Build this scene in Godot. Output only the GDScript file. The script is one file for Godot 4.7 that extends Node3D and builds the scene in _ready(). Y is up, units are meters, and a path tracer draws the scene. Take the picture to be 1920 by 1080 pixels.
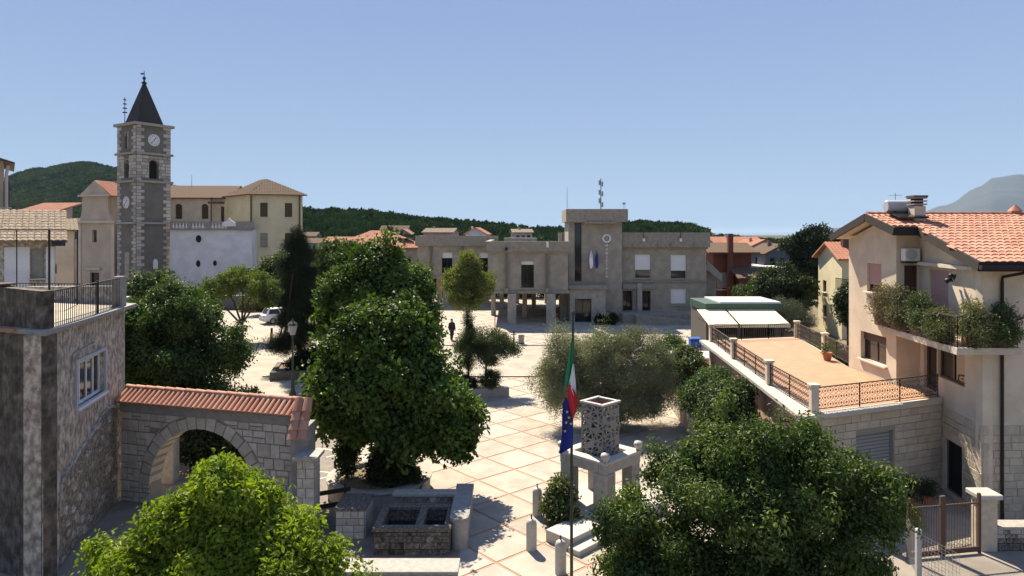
extends Node3D
# A small-town square seen from an upper window: x right, y up, -z away from the viewer, metres.

class MB:
	var v := PackedVector3Array()
	var n := PackedVector3Array()
	var c := PackedColorArray()
	var ix := PackedInt32Array()
	var t := Transform3D.IDENTITY
	var col := Color(1, 1, 1)
	var colored := false
	func tri(a: Vector3, b: Vector3, d: Vector3) -> void:
		a = t * a; b = t * b; d = t * d
		var m := (b - a).cross(d - a).normalized()
		var k := v.size()
		v.append(a); v.append(b); v.append(d)
		n.append(m); n.append(m); n.append(m)
		if colored:
			c.append(col); c.append(col); c.append(col)
		ix.append(k); ix.append(k + 2); ix.append(k + 1)
	func quad(a: Vector3, b: Vector3, d: Vector3, e: Vector3) -> void:
		a = t * a; b = t * b; d = t * d; e = t * e
		var m := (d - a).cross(e - b).normalized()
		var k := v.size()
		v.append(a); v.append(b); v.append(d); v.append(e)
		for i in 4:
			n.append(m)
			if colored:
				c.append(col)
		ix.append(k); ix.append(k + 2); ix.append(k + 1)
		ix.append(k); ix.append(k + 3); ix.append(k + 2)
	func box(p: Vector3, s: Vector3) -> void:
		var a := p - s / 2
		var b := p + s / 2
		quad(Vector3(a.x, a.y, b.z), Vector3(b.x, a.y, b.z), Vector3(b.x, b.y, b.z), Vector3(a.x, b.y, b.z))
		quad(Vector3(b.x, a.y, a.z), Vector3(a.x, a.y, a.z), Vector3(a.x, b.y, a.z), Vector3(b.x, b.y, a.z))
		quad(Vector3(b.x, a.y, b.z), Vector3(b.x, a.y, a.z), Vector3(b.x, b.y, a.z), Vector3(b.x, b.y, b.z))
		quad(Vector3(a.x, a.y, a.z), Vector3(a.x, a.y, b.z), Vector3(a.x, b.y, b.z), Vector3(a.x, b.y, a.z))
		quad(Vector3(a.x, b.y, b.z), Vector3(b.x, b.y, b.z), Vector3(b.x, b.y, a.z), Vector3(a.x, b.y, a.z))
		quad(Vector3(a.x, a.y, a.z), Vector3(b.x, a.y, a.z), Vector3(b.x, a.y, b.z), Vector3(a.x, a.y, b.z))
	# a box with its four upright edges and its top chamfered
	func cbox(p: Vector3, s: Vector3, b := 0.02) -> void:
		var h := s / 2
		var poly := PackedVector2Array([Vector2(-h.x + b, -h.z), Vector2(h.x - b, -h.z), Vector2(h.x, -h.z + b), Vector2(h.x, h.z - b), Vector2(h.x - b, h.z), Vector2(-h.x + b, h.z), Vector2(-h.x, h.z - b), Vector2(-h.x, -h.z + b)])
		var keep := t
		t = t * Transform3D(Basis(Vector3(1, 0, 0), Vector3(0, 0, -1), Vector3(0, 1, 0)), p)
		bprism(poly, -h.y, h.y, b)
		t = keep
	static func area(p: PackedVector2Array) -> float:
		var s := 0.0
		for i in p.size():
			s += p[i].cross(p[(i + 1) % p.size()])
		return s / 2
	static func ccw(p: PackedVector2Array) -> PackedVector2Array:
		if area(p) < 0:
			p = p.duplicate()
			p.reverse()
		return p
	static func inset(p: PackedVector2Array, b: float) -> PackedVector2Array:
		var o := PackedVector2Array()
		for i in p.size():
			var e0 := (p[i] - p[i - 1]).normalized()
			var e1 := (p[(i + 1) % p.size()] - p[i]).normalized()
			var bi := Vector2(-e0.y, e0.x) + Vector2(-e1.y, e1.x)
			o.append(p[i] + bi * (b / maxf(0.3, 1.0 + e0.dot(e1))))
		return o
	func face(p: PackedVector2Array, z: float, up: bool) -> void:
		var k := Geometry2D.triangulate_polygon(p)
		for i in range(0, k.size(), 3):
			var a := p[k[i]]
			var b := p[k[i + 1]]
			var d := p[k[i + 2]]
			if ((b - a).cross(d - a) > 0) != up:
				var w := b
				b = d
				d = w
			tri(Vector3(a.x, a.y, z), Vector3(b.x, b.y, z), Vector3(d.x, d.y, z))
	func prism(p: PackedVector2Array, z0: float, z1: float, back := true) -> void:
		p = ccw(p)
		face(p, z1, true)
		if back:
			face(p, z0, false)
		for i in p.size():
			var a := p[i]
			var b := p[(i + 1) % p.size()]
			quad(Vector3(a.x, a.y, z0), Vector3(b.x, b.y, z0), Vector3(b.x, b.y, z1), Vector3(a.x, a.y, z1))
	func bprism(p: PackedVector2Array, z0: float, z1: float, b: float) -> void:
		p = ccw(p)
		var q := inset(p, b)
		face(q, z1, true)
		for i in p.size():
			var j := (i + 1) % p.size()
			quad(Vector3(p[i].x, p[i].y, z0), Vector3(p[j].x, p[j].y, z0), Vector3(p[j].x, p[j].y, z1 - b), Vector3(p[i].x, p[i].y, z1 - b))
			quad(Vector3(p[i].x, p[i].y, z1 - b), Vector3(p[j].x, p[j].y, z1 - b), Vector3(q[j].x, q[j].y, z1), Vector3(q[i].x, q[i].y, z1))
	# a flat-topped slab over a ground polygon of (x, d) points
	func slab(p: PackedVector2Array, y0: float, y1: float) -> void:
		var q := PackedVector2Array()
		for a in p:
			q.append(Vector2(a.x, a.y))
		var keep := t
		t = t * Transform3D(Basis(Vector3(1, 0, 0), Vector3(0, 0, -1), Vector3(0, 1, 0)), Vector3.ZERO)
		prism(q, y0, y1)
		t = keep
	func bar(a: Vector3, b: Vector3, w: float, h := -1.0) -> void:
		var z := b - a
		var l := z.length()
		if l < 1e-5:
			return
		z /= l
		var x := z.cross(Vector3.UP)
		x = Vector3.RIGHT if x.length() < 0.01 else x.normalized()
		var keep := t
		t = t * Transform3D(Basis(x, z.cross(x), z), (a + b) / 2)
		box(Vector3.ZERO, Vector3(w, w if h < 0 else h, l))
		t = keep
	func sv(p: Vector3, m: Vector3) -> void:
		v.append(t * p)
		n.append((t.basis * m).normalized())
		if colored:
			c.append(col)
	func tube(pts: Array, rad: Array, sides := 8, caps := true) -> void:
		var k0 := v.size()
		var x := Vector3.ZERO
		for i in pts.size():
			var dir: Vector3 = (pts[mini(i + 1, pts.size() - 1)] - pts[maxi(i - 1, 0)]).normalized()
			if i == 0:
				x = dir.cross(Vector3(0.13, 0.31, 0.94)).normalized()
			else:
				x = (x - dir * x.dot(dir)).normalized()
			var y := dir.cross(x)
			for j in sides:
				var an := TAU * j / sides
				var m := x * cos(an) + y * sin(an)
				sv(pts[i] + m * rad[i], m)
		for i in pts.size() - 1:
			for j in sides:
				var a := k0 + i * sides + j
				var b := k0 + i * sides + (j + 1) % sides
				for q in [a, a + sides, b, b, a + sides, b + sides]:
					ix.append(q)
		if caps:
			for e in [0, pts.size() - 1]:
				var k := v.size()
				var dir: Vector3 = (pts[1] - pts[0]).normalized() * -1.0 if e == 0 else (pts[-1] - pts[-2]).normalized()
				for j in sides:
					v.append(v[k0 + e * sides + j])
					n.append((t.basis * dir).normalized())
					if colored:
						c.append(col)
				for j in range(1, sides - 1):
					if e == 0:
						ix.append(k); ix.append(k + j); ix.append(k + j + 1)
					else:
						ix.append(k); ix.append(k + j + 1); ix.append(k + j)
	func lathe(prof: Array, segs := 16, p := Vector3.ZERO) -> void:
		var k0 := v.size()
		for i in prof.size():
			var a: Vector2 = prof[maxi(i - 1, 0)]
			var b: Vector2 = prof[mini(i + 1, prof.size() - 1)]
			var m := Vector2(b.y - a.y, a.x - b.x).normalized()
			for j in segs:
				var an := TAU * j / segs
				sv(p + Vector3(cos(an) * prof[i].x, prof[i].y, sin(an) * prof[i].x), Vector3(cos(an) * m.x, m.y, sin(an) * m.x))
		for i in prof.size() - 1:
			for j in segs:
				var a := k0 + i * segs + j
				var b := k0 + i * segs + (j + 1) % segs
				for q in [a, b, a + segs, b, b + segs, a + segs]:
					ix.append(q)
	# a wall of width w, height h, front at z = 0, thickness th behind, with rectangular holes
	func wall(w: float, h: float, th: float, holes: Array) -> void:
		var xs := [0.0, w]
		var ys := [0.0, h]
		for o in holes:
			for q in [o[0], o[0] + o[2]]:
				if q > 0.001 and q < w - 0.001 and not xs.has(q):
					xs.append(q)
			for q in [o[1], o[1] + o[3]]:
				if q > 0.001 and q < h - 0.001 and not ys.has(q):
					ys.append(q)
		xs.sort()
		ys.sort()
		var full := func(i: int, j: int) -> bool:
			if i < 0 or j < 0 or i >= xs.size() - 1 or j >= ys.size() - 1:
				return false
			var cx: float = (xs[i] + xs[i + 1]) / 2
			var cy: float = (ys[j] + ys[j + 1]) / 2
			for o in holes:
				if cx > o[0] and cx < o[0] + o[2] and cy > o[1] and cy < o[1] + o[3]:
					return false
			return true
		for i in xs.size() - 1:
			for j in ys.size() - 1:
				if not full.call(i, j):
					continue
				var x0: float = xs[i]
				var x1: float = xs[i + 1]
				var y0: float = ys[j]
				var y1: float = ys[j + 1]
				quad(Vector3(x0, y0, 0), Vector3(x1, y0, 0), Vector3(x1, y1, 0), Vector3(x0, y1, 0))
				quad(Vector3(x1, y0, -th), Vector3(x0, y0, -th), Vector3(x0, y1, -th), Vector3(x1, y1, -th))
				if not full.call(i - 1, j):
					quad(Vector3(x0, y0, -th), Vector3(x0, y0, 0), Vector3(x0, y1, 0), Vector3(x0, y1, -th))
				if not full.call(i + 1, j):
					quad(Vector3(x1, y0, 0), Vector3(x1, y0, -th), Vector3(x1, y1, -th), Vector3(x1, y1, 0))
				if not full.call(i, j - 1):
					quad(Vector3(x0, y0, -th), Vector3(x1, y0, -th), Vector3(x1, y0, 0), Vector3(x0, y0, 0))
				if not full.call(i, j + 1):
					quad(Vector3(x0, y1, 0), Vector3(x1, y1, 0), Vector3(x1, y1, -th), Vector3(x0, y1, -th))
	# barrel-tile covering of a slope: eave left and right, ridge left and right (seen from outside)
	func tiles(el: Vector3, er: Vector3, rl: Vector3, rr: Vector3, pitch: float, course: float, proud := 0.06) -> void:
		var e := er - el
		var w := e.length()
		e /= w
		var a := (rl - el).dot(e)
		var b := (rr - el).dot(e)
		var up := (rl - el) - e * a
		var hs := up.length()
		up /= hs
		var nm := e.cross(up)
		var cols := int(ceil(w / pitch))
		pitch = w / cols
		for i in cols:
			var xm := (i + 0.5) * pitch
			var top := hs
			if xm < a:
				top = hs * xm / a
			elif xm > b:
				top = hs * (w - xm) / maxf(w - b, 0.001)
			var rows := int(ceil(top / course))
			for r in rows:
				var y0 := r * course - 0.03
				var y1 := minf((r + 1) * course, top)
				var q := []
				for k in 5:
					var an := PI * k / 4.0
					var u := xm - cos(an) * pitch * 0.5
					var z := sin(an) * proud
					q.append([el + e * u + up * y0 + nm * (z + 0.025), el + e * u + up * y1 + nm * z])
				for k in 4:
					quad(q[k][0], q[k + 1][0], q[k + 1][1], q[k][1])
				quad(q[0][0] - nm * 0.02, q[4][0] - nm * 0.02, q[3][0], q[1][0])
	func mesh() -> ArrayMesh:
		var arr := []
		arr.resize(Mesh.ARRAY_MAX)
		arr[Mesh.ARRAY_VERTEX] = v
		arr[Mesh.ARRAY_NORMAL] = n
		if colored:
			arr[Mesh.ARRAY_COLOR] = c
		arr[Mesh.ARRAY_INDEX] = ix
		var m := ArrayMesh.new()
		if v.size() > 2:
			m.add_surface_from_arrays(Mesh.PRIMITIVE_TRIANGLES, arr)
		return m

var rng := RandomNumberGenerator.new()
var M := {}
var T := {}
var used := {}

func V(x: float, y: float, d: float) -> Vector3:
	return Vector3(x, y, -d)

func numbered(called: String) -> String:
	used[called] = used.get(called, -1) + 1
	return called if used[called] == 0 else "%s_%03d" % [called, used[called]]

func thing(called: String, label: String, category: String, at := Vector3.ZERO, turn := 0.0, group := "") -> Node3D:
	var o := Node3D.new()
	o.name = numbered(called)
	add_child(o)
	o.position = at
	o.rotation.y = turn
	tag(o, label, category, group)
	return o

func tag(o: Node, label: String, category: String, group := "") -> void:
	o.set_meta("label", label)
	o.set_meta("category", category)
	if group != "":
		o.set_meta("group", group)

func part(parent: Node, called: String, b, m: Material, at := Vector3.ZERO, turn := 0.0) -> MeshInstance3D:
	var o := MeshInstance3D.new()
	o.name = called
	o.mesh = b.mesh() if b is MB else b
	o.material_override = m
	o.position = at
	o.rotation.y = turn
	parent.add_child(o, true)
	return o

func bpart(parent: Node, called: String, p: Vector3, s: Vector3, m: Material, bev := 0.0) -> MeshInstance3D:
	var b := MB.new()
	if bev > 0.0:
		b.cbox(Vector3.ZERO, s, bev)
	else:
		b.box(Vector3.ZERO, s)
	return part(parent, called, b, m, p)

func setting(called: String, b: MB, m: Material, kind := "structure") -> MeshInstance3D:
	var o := part(self, numbered(called), b, m)
	o.set_meta("kind", kind)
	return o

# the frame of a wall from A (left) to B (right) seen from outside: x along, y up, z outwards
func wframe(a: Vector2, b: Vector2, y := 0.0) -> Transform3D:
	var x := V(b.x - a.x, 0, b.y - a.y).normalized()
	return Transform3D(Basis(x, Vector3.UP, x.cross(Vector3.UP)), V(a.x, y, a.y))

# ---------------------------------------------------------------- materials
func noise_tex(sd: int, freq: float, oct: int, lo: Color, hi: Color, size := 512, kind := FastNoiseLite.TYPE_SIMPLEX_SMOOTH, p0 := 0.0, p1 := 1.0) -> NoiseTexture2D:
	var f := FastNoiseLite.new()
	f.seed = sd
	f.noise_type = kind
	f.frequency = freq
	f.fractal_type = FastNoiseLite.FRACTAL_FBM
	f.fractal_octaves = oct
	f.fractal_gain = 0.6
	var g := Gradient.new()
	g.set_color(0, lo)
	g.set_color(1, hi)
	g.set_offset(0, p0)
	g.set_offset(1, p1)
	var t := NoiseTexture2D.new()
	t.width = size
	t.height = size
	t.seamless = true
	t.noise = f
	t.color_ramp = g
	return t

func mat(called: String, lin: Color, rough := 0.85, tex := "", sc := 1.0, tex2 := "", sc2 := 0.2, bump := 0.0, metal := 0.0) -> StandardMaterial3D:
	var m := StandardMaterial3D.new()
	m.resource_name = called
	m.albedo_color = lin.linear_to_srgb()
	m.roughness = rough
	m.metallic = metal
	if tex != "":
		m.albedo_texture = T[tex]
		m.uv1_triplanar = true
		m.uv1_world_triplanar = true
		m.uv1_scale = Vector3.ONE * sc
		if bump > 0.0:
			m.heightmap_enabled = true
			m.heightmap_texture = T["bump"]
			m.heightmap_scale = bump
	if tex2 != "":
		m.detail_enabled = true
		m.detail_blend_mode = BaseMaterial3D.BLEND_MODE_MUL
		m.detail_albedo = T[tex2]
		m.detail_uv_layer = BaseMaterial3D.DETAIL_UV_2
		m.uv2_triplanar = true
		m.uv2_world_triplanar = true
		m.uv2_scale = Vector3.ONE * sc2
	M[called] = m
	return m

func leafmat(called: String, back: Color, rough := 0.55) -> void:
	var m := StandardMaterial3D.new()
	m.resource_name = called
	m.albedo_color = Color.WHITE
	m.vertex_color_use_as_albedo = true
	m.metallic_specular = 0.3
	m.roughness = rough
	m.cull_mode = BaseMaterial3D.CULL_DISABLED
	m.backlight_enabled = true
	m.backlight = back
	M[called] = m

func make_materials() -> void:
	var g := func(x: float) -> Color: return Color(x, x, x)
	T["fine"] = noise_tex(3, 0.06, 5, g.call(0.80), g.call(1.0))
	T["blotch"] = noise_tex(11, 0.012, 6, g.call(0.88), g.call(1.0), 512, FastNoiseLite.TYPE_SIMPLEX_SMOOTH, 0.2, 0.8)
	T["soft"] = noise_tex(12, 0.01, 5, g.call(0.93), g.call(1.0), 512, FastNoiseLite.TYPE_SIMPLEX_SMOOTH, 0.25, 0.75)
	T["stain"] = noise_tex(21, 0.014, 7, Color(0.60, 0.58, 0.56), g.call(1.0), 1024, FastNoiseLite.TYPE_SIMPLEX_SMOOTH, 0.22, 0.72)
	T["soil"] = noise_tex(31, 0.03, 6, Color(0.55, 0.5, 0.42), g.call(1.0), 512)
	T["speck"] = noise_tex(41, 0.14, 3, g.call(0.7), g.call(1.0), 512, FastNoiseLite.TYPE_CELLULAR)
	T["bump"] = noise_tex(51, 0.05, 6, g.call(0.0), g.call(1.0))
	T["patch"] = noise_tex(61, 0.008, 3, Color(0.5, 0.47, 0.42), g.call(1.0), 512, FastNoiseLite.TYPE_SIMPLEX_SMOOTH, 0.42, 0.52)
	mat("paving", Color(0.475, 0.43, 0.35), 0.8, "fine", 0.8, "blotch", 0.13, 0.3)
	mat("paving_b", Color(0.44, 0.395, 0.315), 0.8, "fine", 0.8, "blotch", 0.15, 0.3)
	mat("paving_c", Color(0.50, 0.46, 0.385), 0.8, "fine", 0.8, "blotch", 0.11, 0.3)
	mat("band", Color(0.46, 0.27, 0.17), 0.85, "fine", 1.2, "soft", 0.4)
	mat("road", Color(0.45, 0.41, 0.33), 0.9, "fine", 0.9, "blotch", 0.09, 0.3)
	mat("cobble", Color(0.33, 0.29, 0.245), 0.85, "speck", 1.3, "blotch", 0.2, 1.0)
	mat("arc", Color(0.56, 0.53, 0.46), 0.8, "fine", 1.0)
	mat("earth", Color(0.30, 0.26, 0.17), 0.95, "soil", 0.4, "blotch", 0.05, 1.0)
	mat("sand", Color(0.46, 0.36, 0.22), 0.95, "soil", 0.5, "", 1.0, 1.0)
	mat("far_land", Color(0.085, 0.11, 0.05), 0.95, "soil", 0.02, "blotch", 0.004)
	mat("asphalt", Color(0.42, 0.37, 0.30), 0.9, "speck", 1.2, "blotch", 0.12, 0.6)
	mat("sea", Color(0.10, 0.19, 0.29), 0.7, "soft", 0.003)
	mat("mountain", Color(0.04, 0.055, 0.055), 0.95, "blotch", 0.0011, "blotch", 0.0037)
	mat("hill_ground", Color(0.055, 0.075, 0.032), 0.95, "blotch", 0.012)
	# buildings
	mat("concrete", Color(0.38, 0.34, 0.27), 0.9, "fine", 0.5, "blotch", 0.3, 0.3)
	mat("concrete_wall", Color(0.44, 0.39, 0.305), 0.9, "fine", 0.5, "blotch", 0.12, 0.3)
	mat("portal", Color(0.50, 0.455, 0.375), 0.9, "fine", 0.7, "blotch", 0.2, 0.3)
	mat("blind", Color(0.72, 0.71, 0.69), 0.6)
	mat("cream", Color(0.76, 0.645, 0.49), 0.9, "fine", 0.9, "soft", 0.15, 0.2)
	mat("cream_trim", Color(0.70, 0.61, 0.49), 0.85, "fine", 0.9, "soft", 0.3, 0.2)
	mat("pink_plaster", Color(0.56, 0.38, 0.29), 0.9, "fine", 0.9, "blotch", 0.2, 0.3)
	mat("shutter_pink", Color(0.42, 0.255, 0.225), 0.6)
	mat("brown_wood", Color(0.085, 0.04, 0.026), 0.5, "fine", 2.0)
	mat("fascia", Color(0.02, 0.014, 0.012), 0.85)
	mat("tile", Color(0.56, 0.265, 0.165), 0.85, "fine", 1.6, "soft", 0.35)
	mat("tile_b", Color(0.60, 0.31, 0.205), 0.85, "fine", 1.6, "soft", 0.5)
	mat("tile_c", Color(0.50, 0.225, 0.14), 0.85, "fine", 1.6, "soft", 0.5)
	mat("old_tile", Color(0.29, 0.19, 0.12), 0.95, "stain", 0.45, "speck", 1.2)
	mat("far_tile", Color(0.52, 0.22, 0.13), 0.9, "fine", 0.6, "blotch", 0.1)
	mat("bleached_tile", Color(0.52, 0.42, 0.30), 0.95, "speck", 0.8, "stain", 0.25)
	mat("terrace_tile", Color(0.52, 0.295, 0.17), 0.75, "fine", 1.5, "soft", 0.25)
	mat("cladding", Color(0.67, 0.575, 0.43), 0.9, "fine", 1.5, "soft", 0.6, 0.6)
	mat("cladding_b", Color(0.59, 0.505, 0.38), 0.9, "fine", 1.5, "soft", 0.6, 0.6)
	mat("mortar", Color(0.34, 0.31, 0.26), 0.95, "fine", 1.5)
	mat("joint", Color(0.30, 0.265, 0.215), 0.95, "fine", 1.5)
	mat("ashlar", Color(0.68, 0.61, 0.50), 0.9, "fine", 1.6, "blotch", 0.5, 1.0)
	mat("ashlar_b", Color(0.60, 0.535, 0.44), 0.9, "fine", 1.6, "blotch", 0.5, 1.0)
	mat("ashlar_c", Color(0.74, 0.67, 0.565), 0.9, "fine", 1.6, "blotch", 0.5, 1.0)
	mat("tower_stone", Color(0.68, 0.63, 0.54), 0.9, "fine", 0.6, "blotch", 0.4, 0.4)
	mat("tower_stone_b", Color(0.48, 0.44, 0.37), 0.9, "fine", 0.6, "blotch", 0.4, 0.4)
	mat("tower_dark", Color(0.235, 0.215, 0.18), 0.95, "fine", 0.5, "blotch", 0.08, 0.6)
	mat("tower_core", Color(0.13, 0.12, 0.105), 0.95, "fine", 0.6)
	mat("spire", Color(0.085, 0.075, 0.062), 0.85, "speck", 0.8, "blotch", 0.3)
	mat("church", Color(0.68, 0.565, 0.43), 0.9, "fine", 0.5, "blotch", 0.05, 0.3)
	mat("church_wall", Color(0.78, 0.67, 0.52), 0.9, "fine", 0.5, "soft", 0.1, 0.2)
	mat("white_wall", Color(0.84, 0.84, 0.84), 0.9, "fine", 0.5, "soft", 0.08)
	mat("grey_stone", Color(0.38, 0.36, 0.325), 0.9, "fine", 0.8, "blotch", 0.4, 0.3)
	mat("yellow_wall", Color(0.76, 0.68, 0.44), 0.9, "fine", 0.5, "soft", 0.08, 0.2)
	mat("drain_green", Color(0.12, 0.10, 0.03), 0.7)
	mat("shutter_brown", Color(0.085, 0.062, 0.028), 0.7, "fine", 2.0)
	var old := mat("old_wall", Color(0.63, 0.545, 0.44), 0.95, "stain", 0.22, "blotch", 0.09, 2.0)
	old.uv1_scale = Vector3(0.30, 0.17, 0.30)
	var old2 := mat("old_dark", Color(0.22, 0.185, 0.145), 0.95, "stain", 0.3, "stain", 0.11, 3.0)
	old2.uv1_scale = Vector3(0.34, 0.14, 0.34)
	mat("rubble", Color(0.50, 0.43, 0.34), 0.95, "stain", 0.35, "speck", 0.6, 4.0)
	mat("render_patch", Color(0.60, 0.57, 0.52), 0.95, "stain", 0.25, "blotch", 0.4, 2.0)
	mat("pale_floor", Color(0.60, 0.54, 0.43), 0.9, "fine", 0.7, "blotch", 0.25, 0.3)
	mat("brick_red", Color(0.22, 0.075, 0.05), 0.9, "speck", 1.2, "soft", 0.3)
	mat("grey_house", Color(0.16, 0.17, 0.18), 0.9, "fine", 0.5, "blotch", 0.1)
	mat("pink_house", Color(0.62, 0.44, 0.40), 0.9, "fine", 0.5, "soft", 0.1)
	mat("beige_house", Color(0.56, 0.46, 0.34), 0.9, "fine", 0.5, "blotch", 0.08)
	mat("pale_house", Color(0.60, 0.55, 0.48), 0.9, "fine", 0.5, "blotch", 0.08)
	# small things
	mat("dark_metal", Color(0.03, 0.03, 0.032), 0.45, "", 1.0, "", 1.0, 0.0, 0.6)
	mat("rust_metal", Color(0.08, 0.045, 0.03), 0.7)
	mat("iron", Color(0.05, 0.036, 0.03), 0.7)
	mat("shutter_grey", Color(0.27, 0.275, 0.26), 0.5)
	mat("grey_metal", Color(0.30, 0.31, 0.32), 0.4, "", 1.0, "", 1.0, 0.0, 0.7)
	mat("white_metal", Color(0.70, 0.69, 0.66), 0.4)
	mat("white_paint", Color(0.75, 0.74, 0.72), 0.5, "soft", 0.5)
	mat("grey_paint", Color(0.40, 0.41, 0.42), 0.5)
	mat("green_metal", Color(0.028, 0.045, 0.035), 0.5)
	mat("glass", Color(0.012, 0.014, 0.016), 0.06)
	mat("room_dark", Color(0.012, 0.011, 0.01), 0.9)
	mat("marble", Color(0.56, 0.53, 0.47), 0.6, "fine", 1.2, "soft", 0.8)
	mat("travertine", Color(0.46, 0.435, 0.385), 0.8, "fine", 1.5, "blotch", 0.7, 0.5)
	mat("lantern", Color(0.30, 0.285, 0.26), 0.75, "fine", 2.0, "soft", 1.0, 0.3)
	mat("terracotta", Color(0.42, 0.17, 0.085), 0.8, "fine", 2.0)
	mat("dark_wood", Color(0.045, 0.03, 0.022), 0.8, "fine", 2.0)
	mat("water", Color(0.012, 0.016, 0.018), 0.08)
	mat("trough", Color(0.26, 0.225, 0.18), 0.9, "stain", 0.6, "fine", 1.5, 1.5)
	mat("awning", Color(0.78, 0.66, 0.44), 0.85, "soft", 0.8)
	mat("kiosk_green", Color(0.035, 0.085, 0.06), 0.5)
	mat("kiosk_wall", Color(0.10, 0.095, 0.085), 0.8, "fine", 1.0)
	mat("bark", Color(0.10, 0.075, 0.055), 0.95, "stain", 1.2, "fine", 3.0, 2.0)
	mat("pale_bark", Color(0.20, 0.17, 0.14), 0.95, "stain", 1.2, "fine", 3.0, 1.0)
	mat("flag_green", Color(0.012, 0.21, 0.075), 0.8)
	mat("flag_white", Color(0.76, 0.76, 0.76), 0.8)
	mat("flag_red", Color(0.52, 0.022, 0.03), 0.8)
	mat("flag_blue", Color(0.012, 0.022, 0.20), 0.8)
	mat("flag_gold", Color(0.70, 0.50, 0.03), 0.8)
	mat("yellow_paint", Color(0.62, 0.44, 0.05), 0.6)
	mat("blue_plastic", Color(0.01, 0.08, 0.34), 0.5)
	mat("tyre", Color(0.02, 0.02, 0.02), 0.8)
	mat("lamp_red", Color(0.35, 0.015, 0.012), 0.3)
	mat("skin", Color(0.42, 0.25, 0.17), 0.6)
	mat("dark_cloth", Color(0.022, 0.022, 0.028), 0.9)
	mat("hair", Color(0.02, 0.014, 0.01), 0.8)
	mat("trunk_trim", Color(0.12, 0.115, 0.105), 0.9, "fine", 1.0)
	leafmat("leaf", Color(0.74, 0.82, 0.40), 0.5)
	leafmat("leaf_thin", Color(0.88, 0.95, 0.34), 0.6)
	leafmat("leaf_hard", Color(0.62, 0.66, 0.44))
	leafmat("far_leaf", Color(0.3, 0.36, 0.2), 1.0)
	M.far_leaf.metallic_specular = 0.0
	mat("concrete_dark", Color(0.19, 0.17, 0.14), 0.9, "fine", 0.7)
	leafmat("needle", Color(0.22, 0.26, 0.16), 0.7)

# ---------------------------------------------------------------- foliage
# a spray of n leaves of length l spread through a ball of radius r; narrow: width as a share of the length
func spray(sd: int, count: int, r: float, l: float, narrow: float, droop := 0.2) -> ArrayMesh:
	var g := RandomNumberGenerator.new()
	g.seed = sd
	var b := MB.new()
	b.colored = true
	for i in count:
		var dir := Vector3(g.randfn(), g.randfn() * 0.8 + 0.25, g.randfn()).normalized()
		var p := dir * r * pow(g.randf(), 0.45)
		var ax := (dir + Vector3(g.randfn(), g.randfn(), g.randfn()) * 0.45 + Vector3.DOWN * droop).normalized()
		var side := ax.cross(Vector3(g.randfn(), g.randfn() + 1.2, g.randfn())).normalized()
		var nm := side.cross(ax)
		var ll := l * g.randf_range(0.7, 1.2)
		var w := ll * narrow * 0.5
		var q := g.randf_range(0.78, 1.2)
		b.col = Color(q * g.randf_range(0.92, 1.1), q, q * g.randf_range(0.8, 1.1))
		var mid := p + ax * ll * 0.5 - nm * ll * 0.06
		var tip := p + ax * ll - nm * ll * 0.16
		b.tri(p, mid + side * w + nm * w * 0.35, tip)
		b.tri(p, tip, mid - side * w + nm * w * 0.35)
	return b.mesh()

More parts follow.
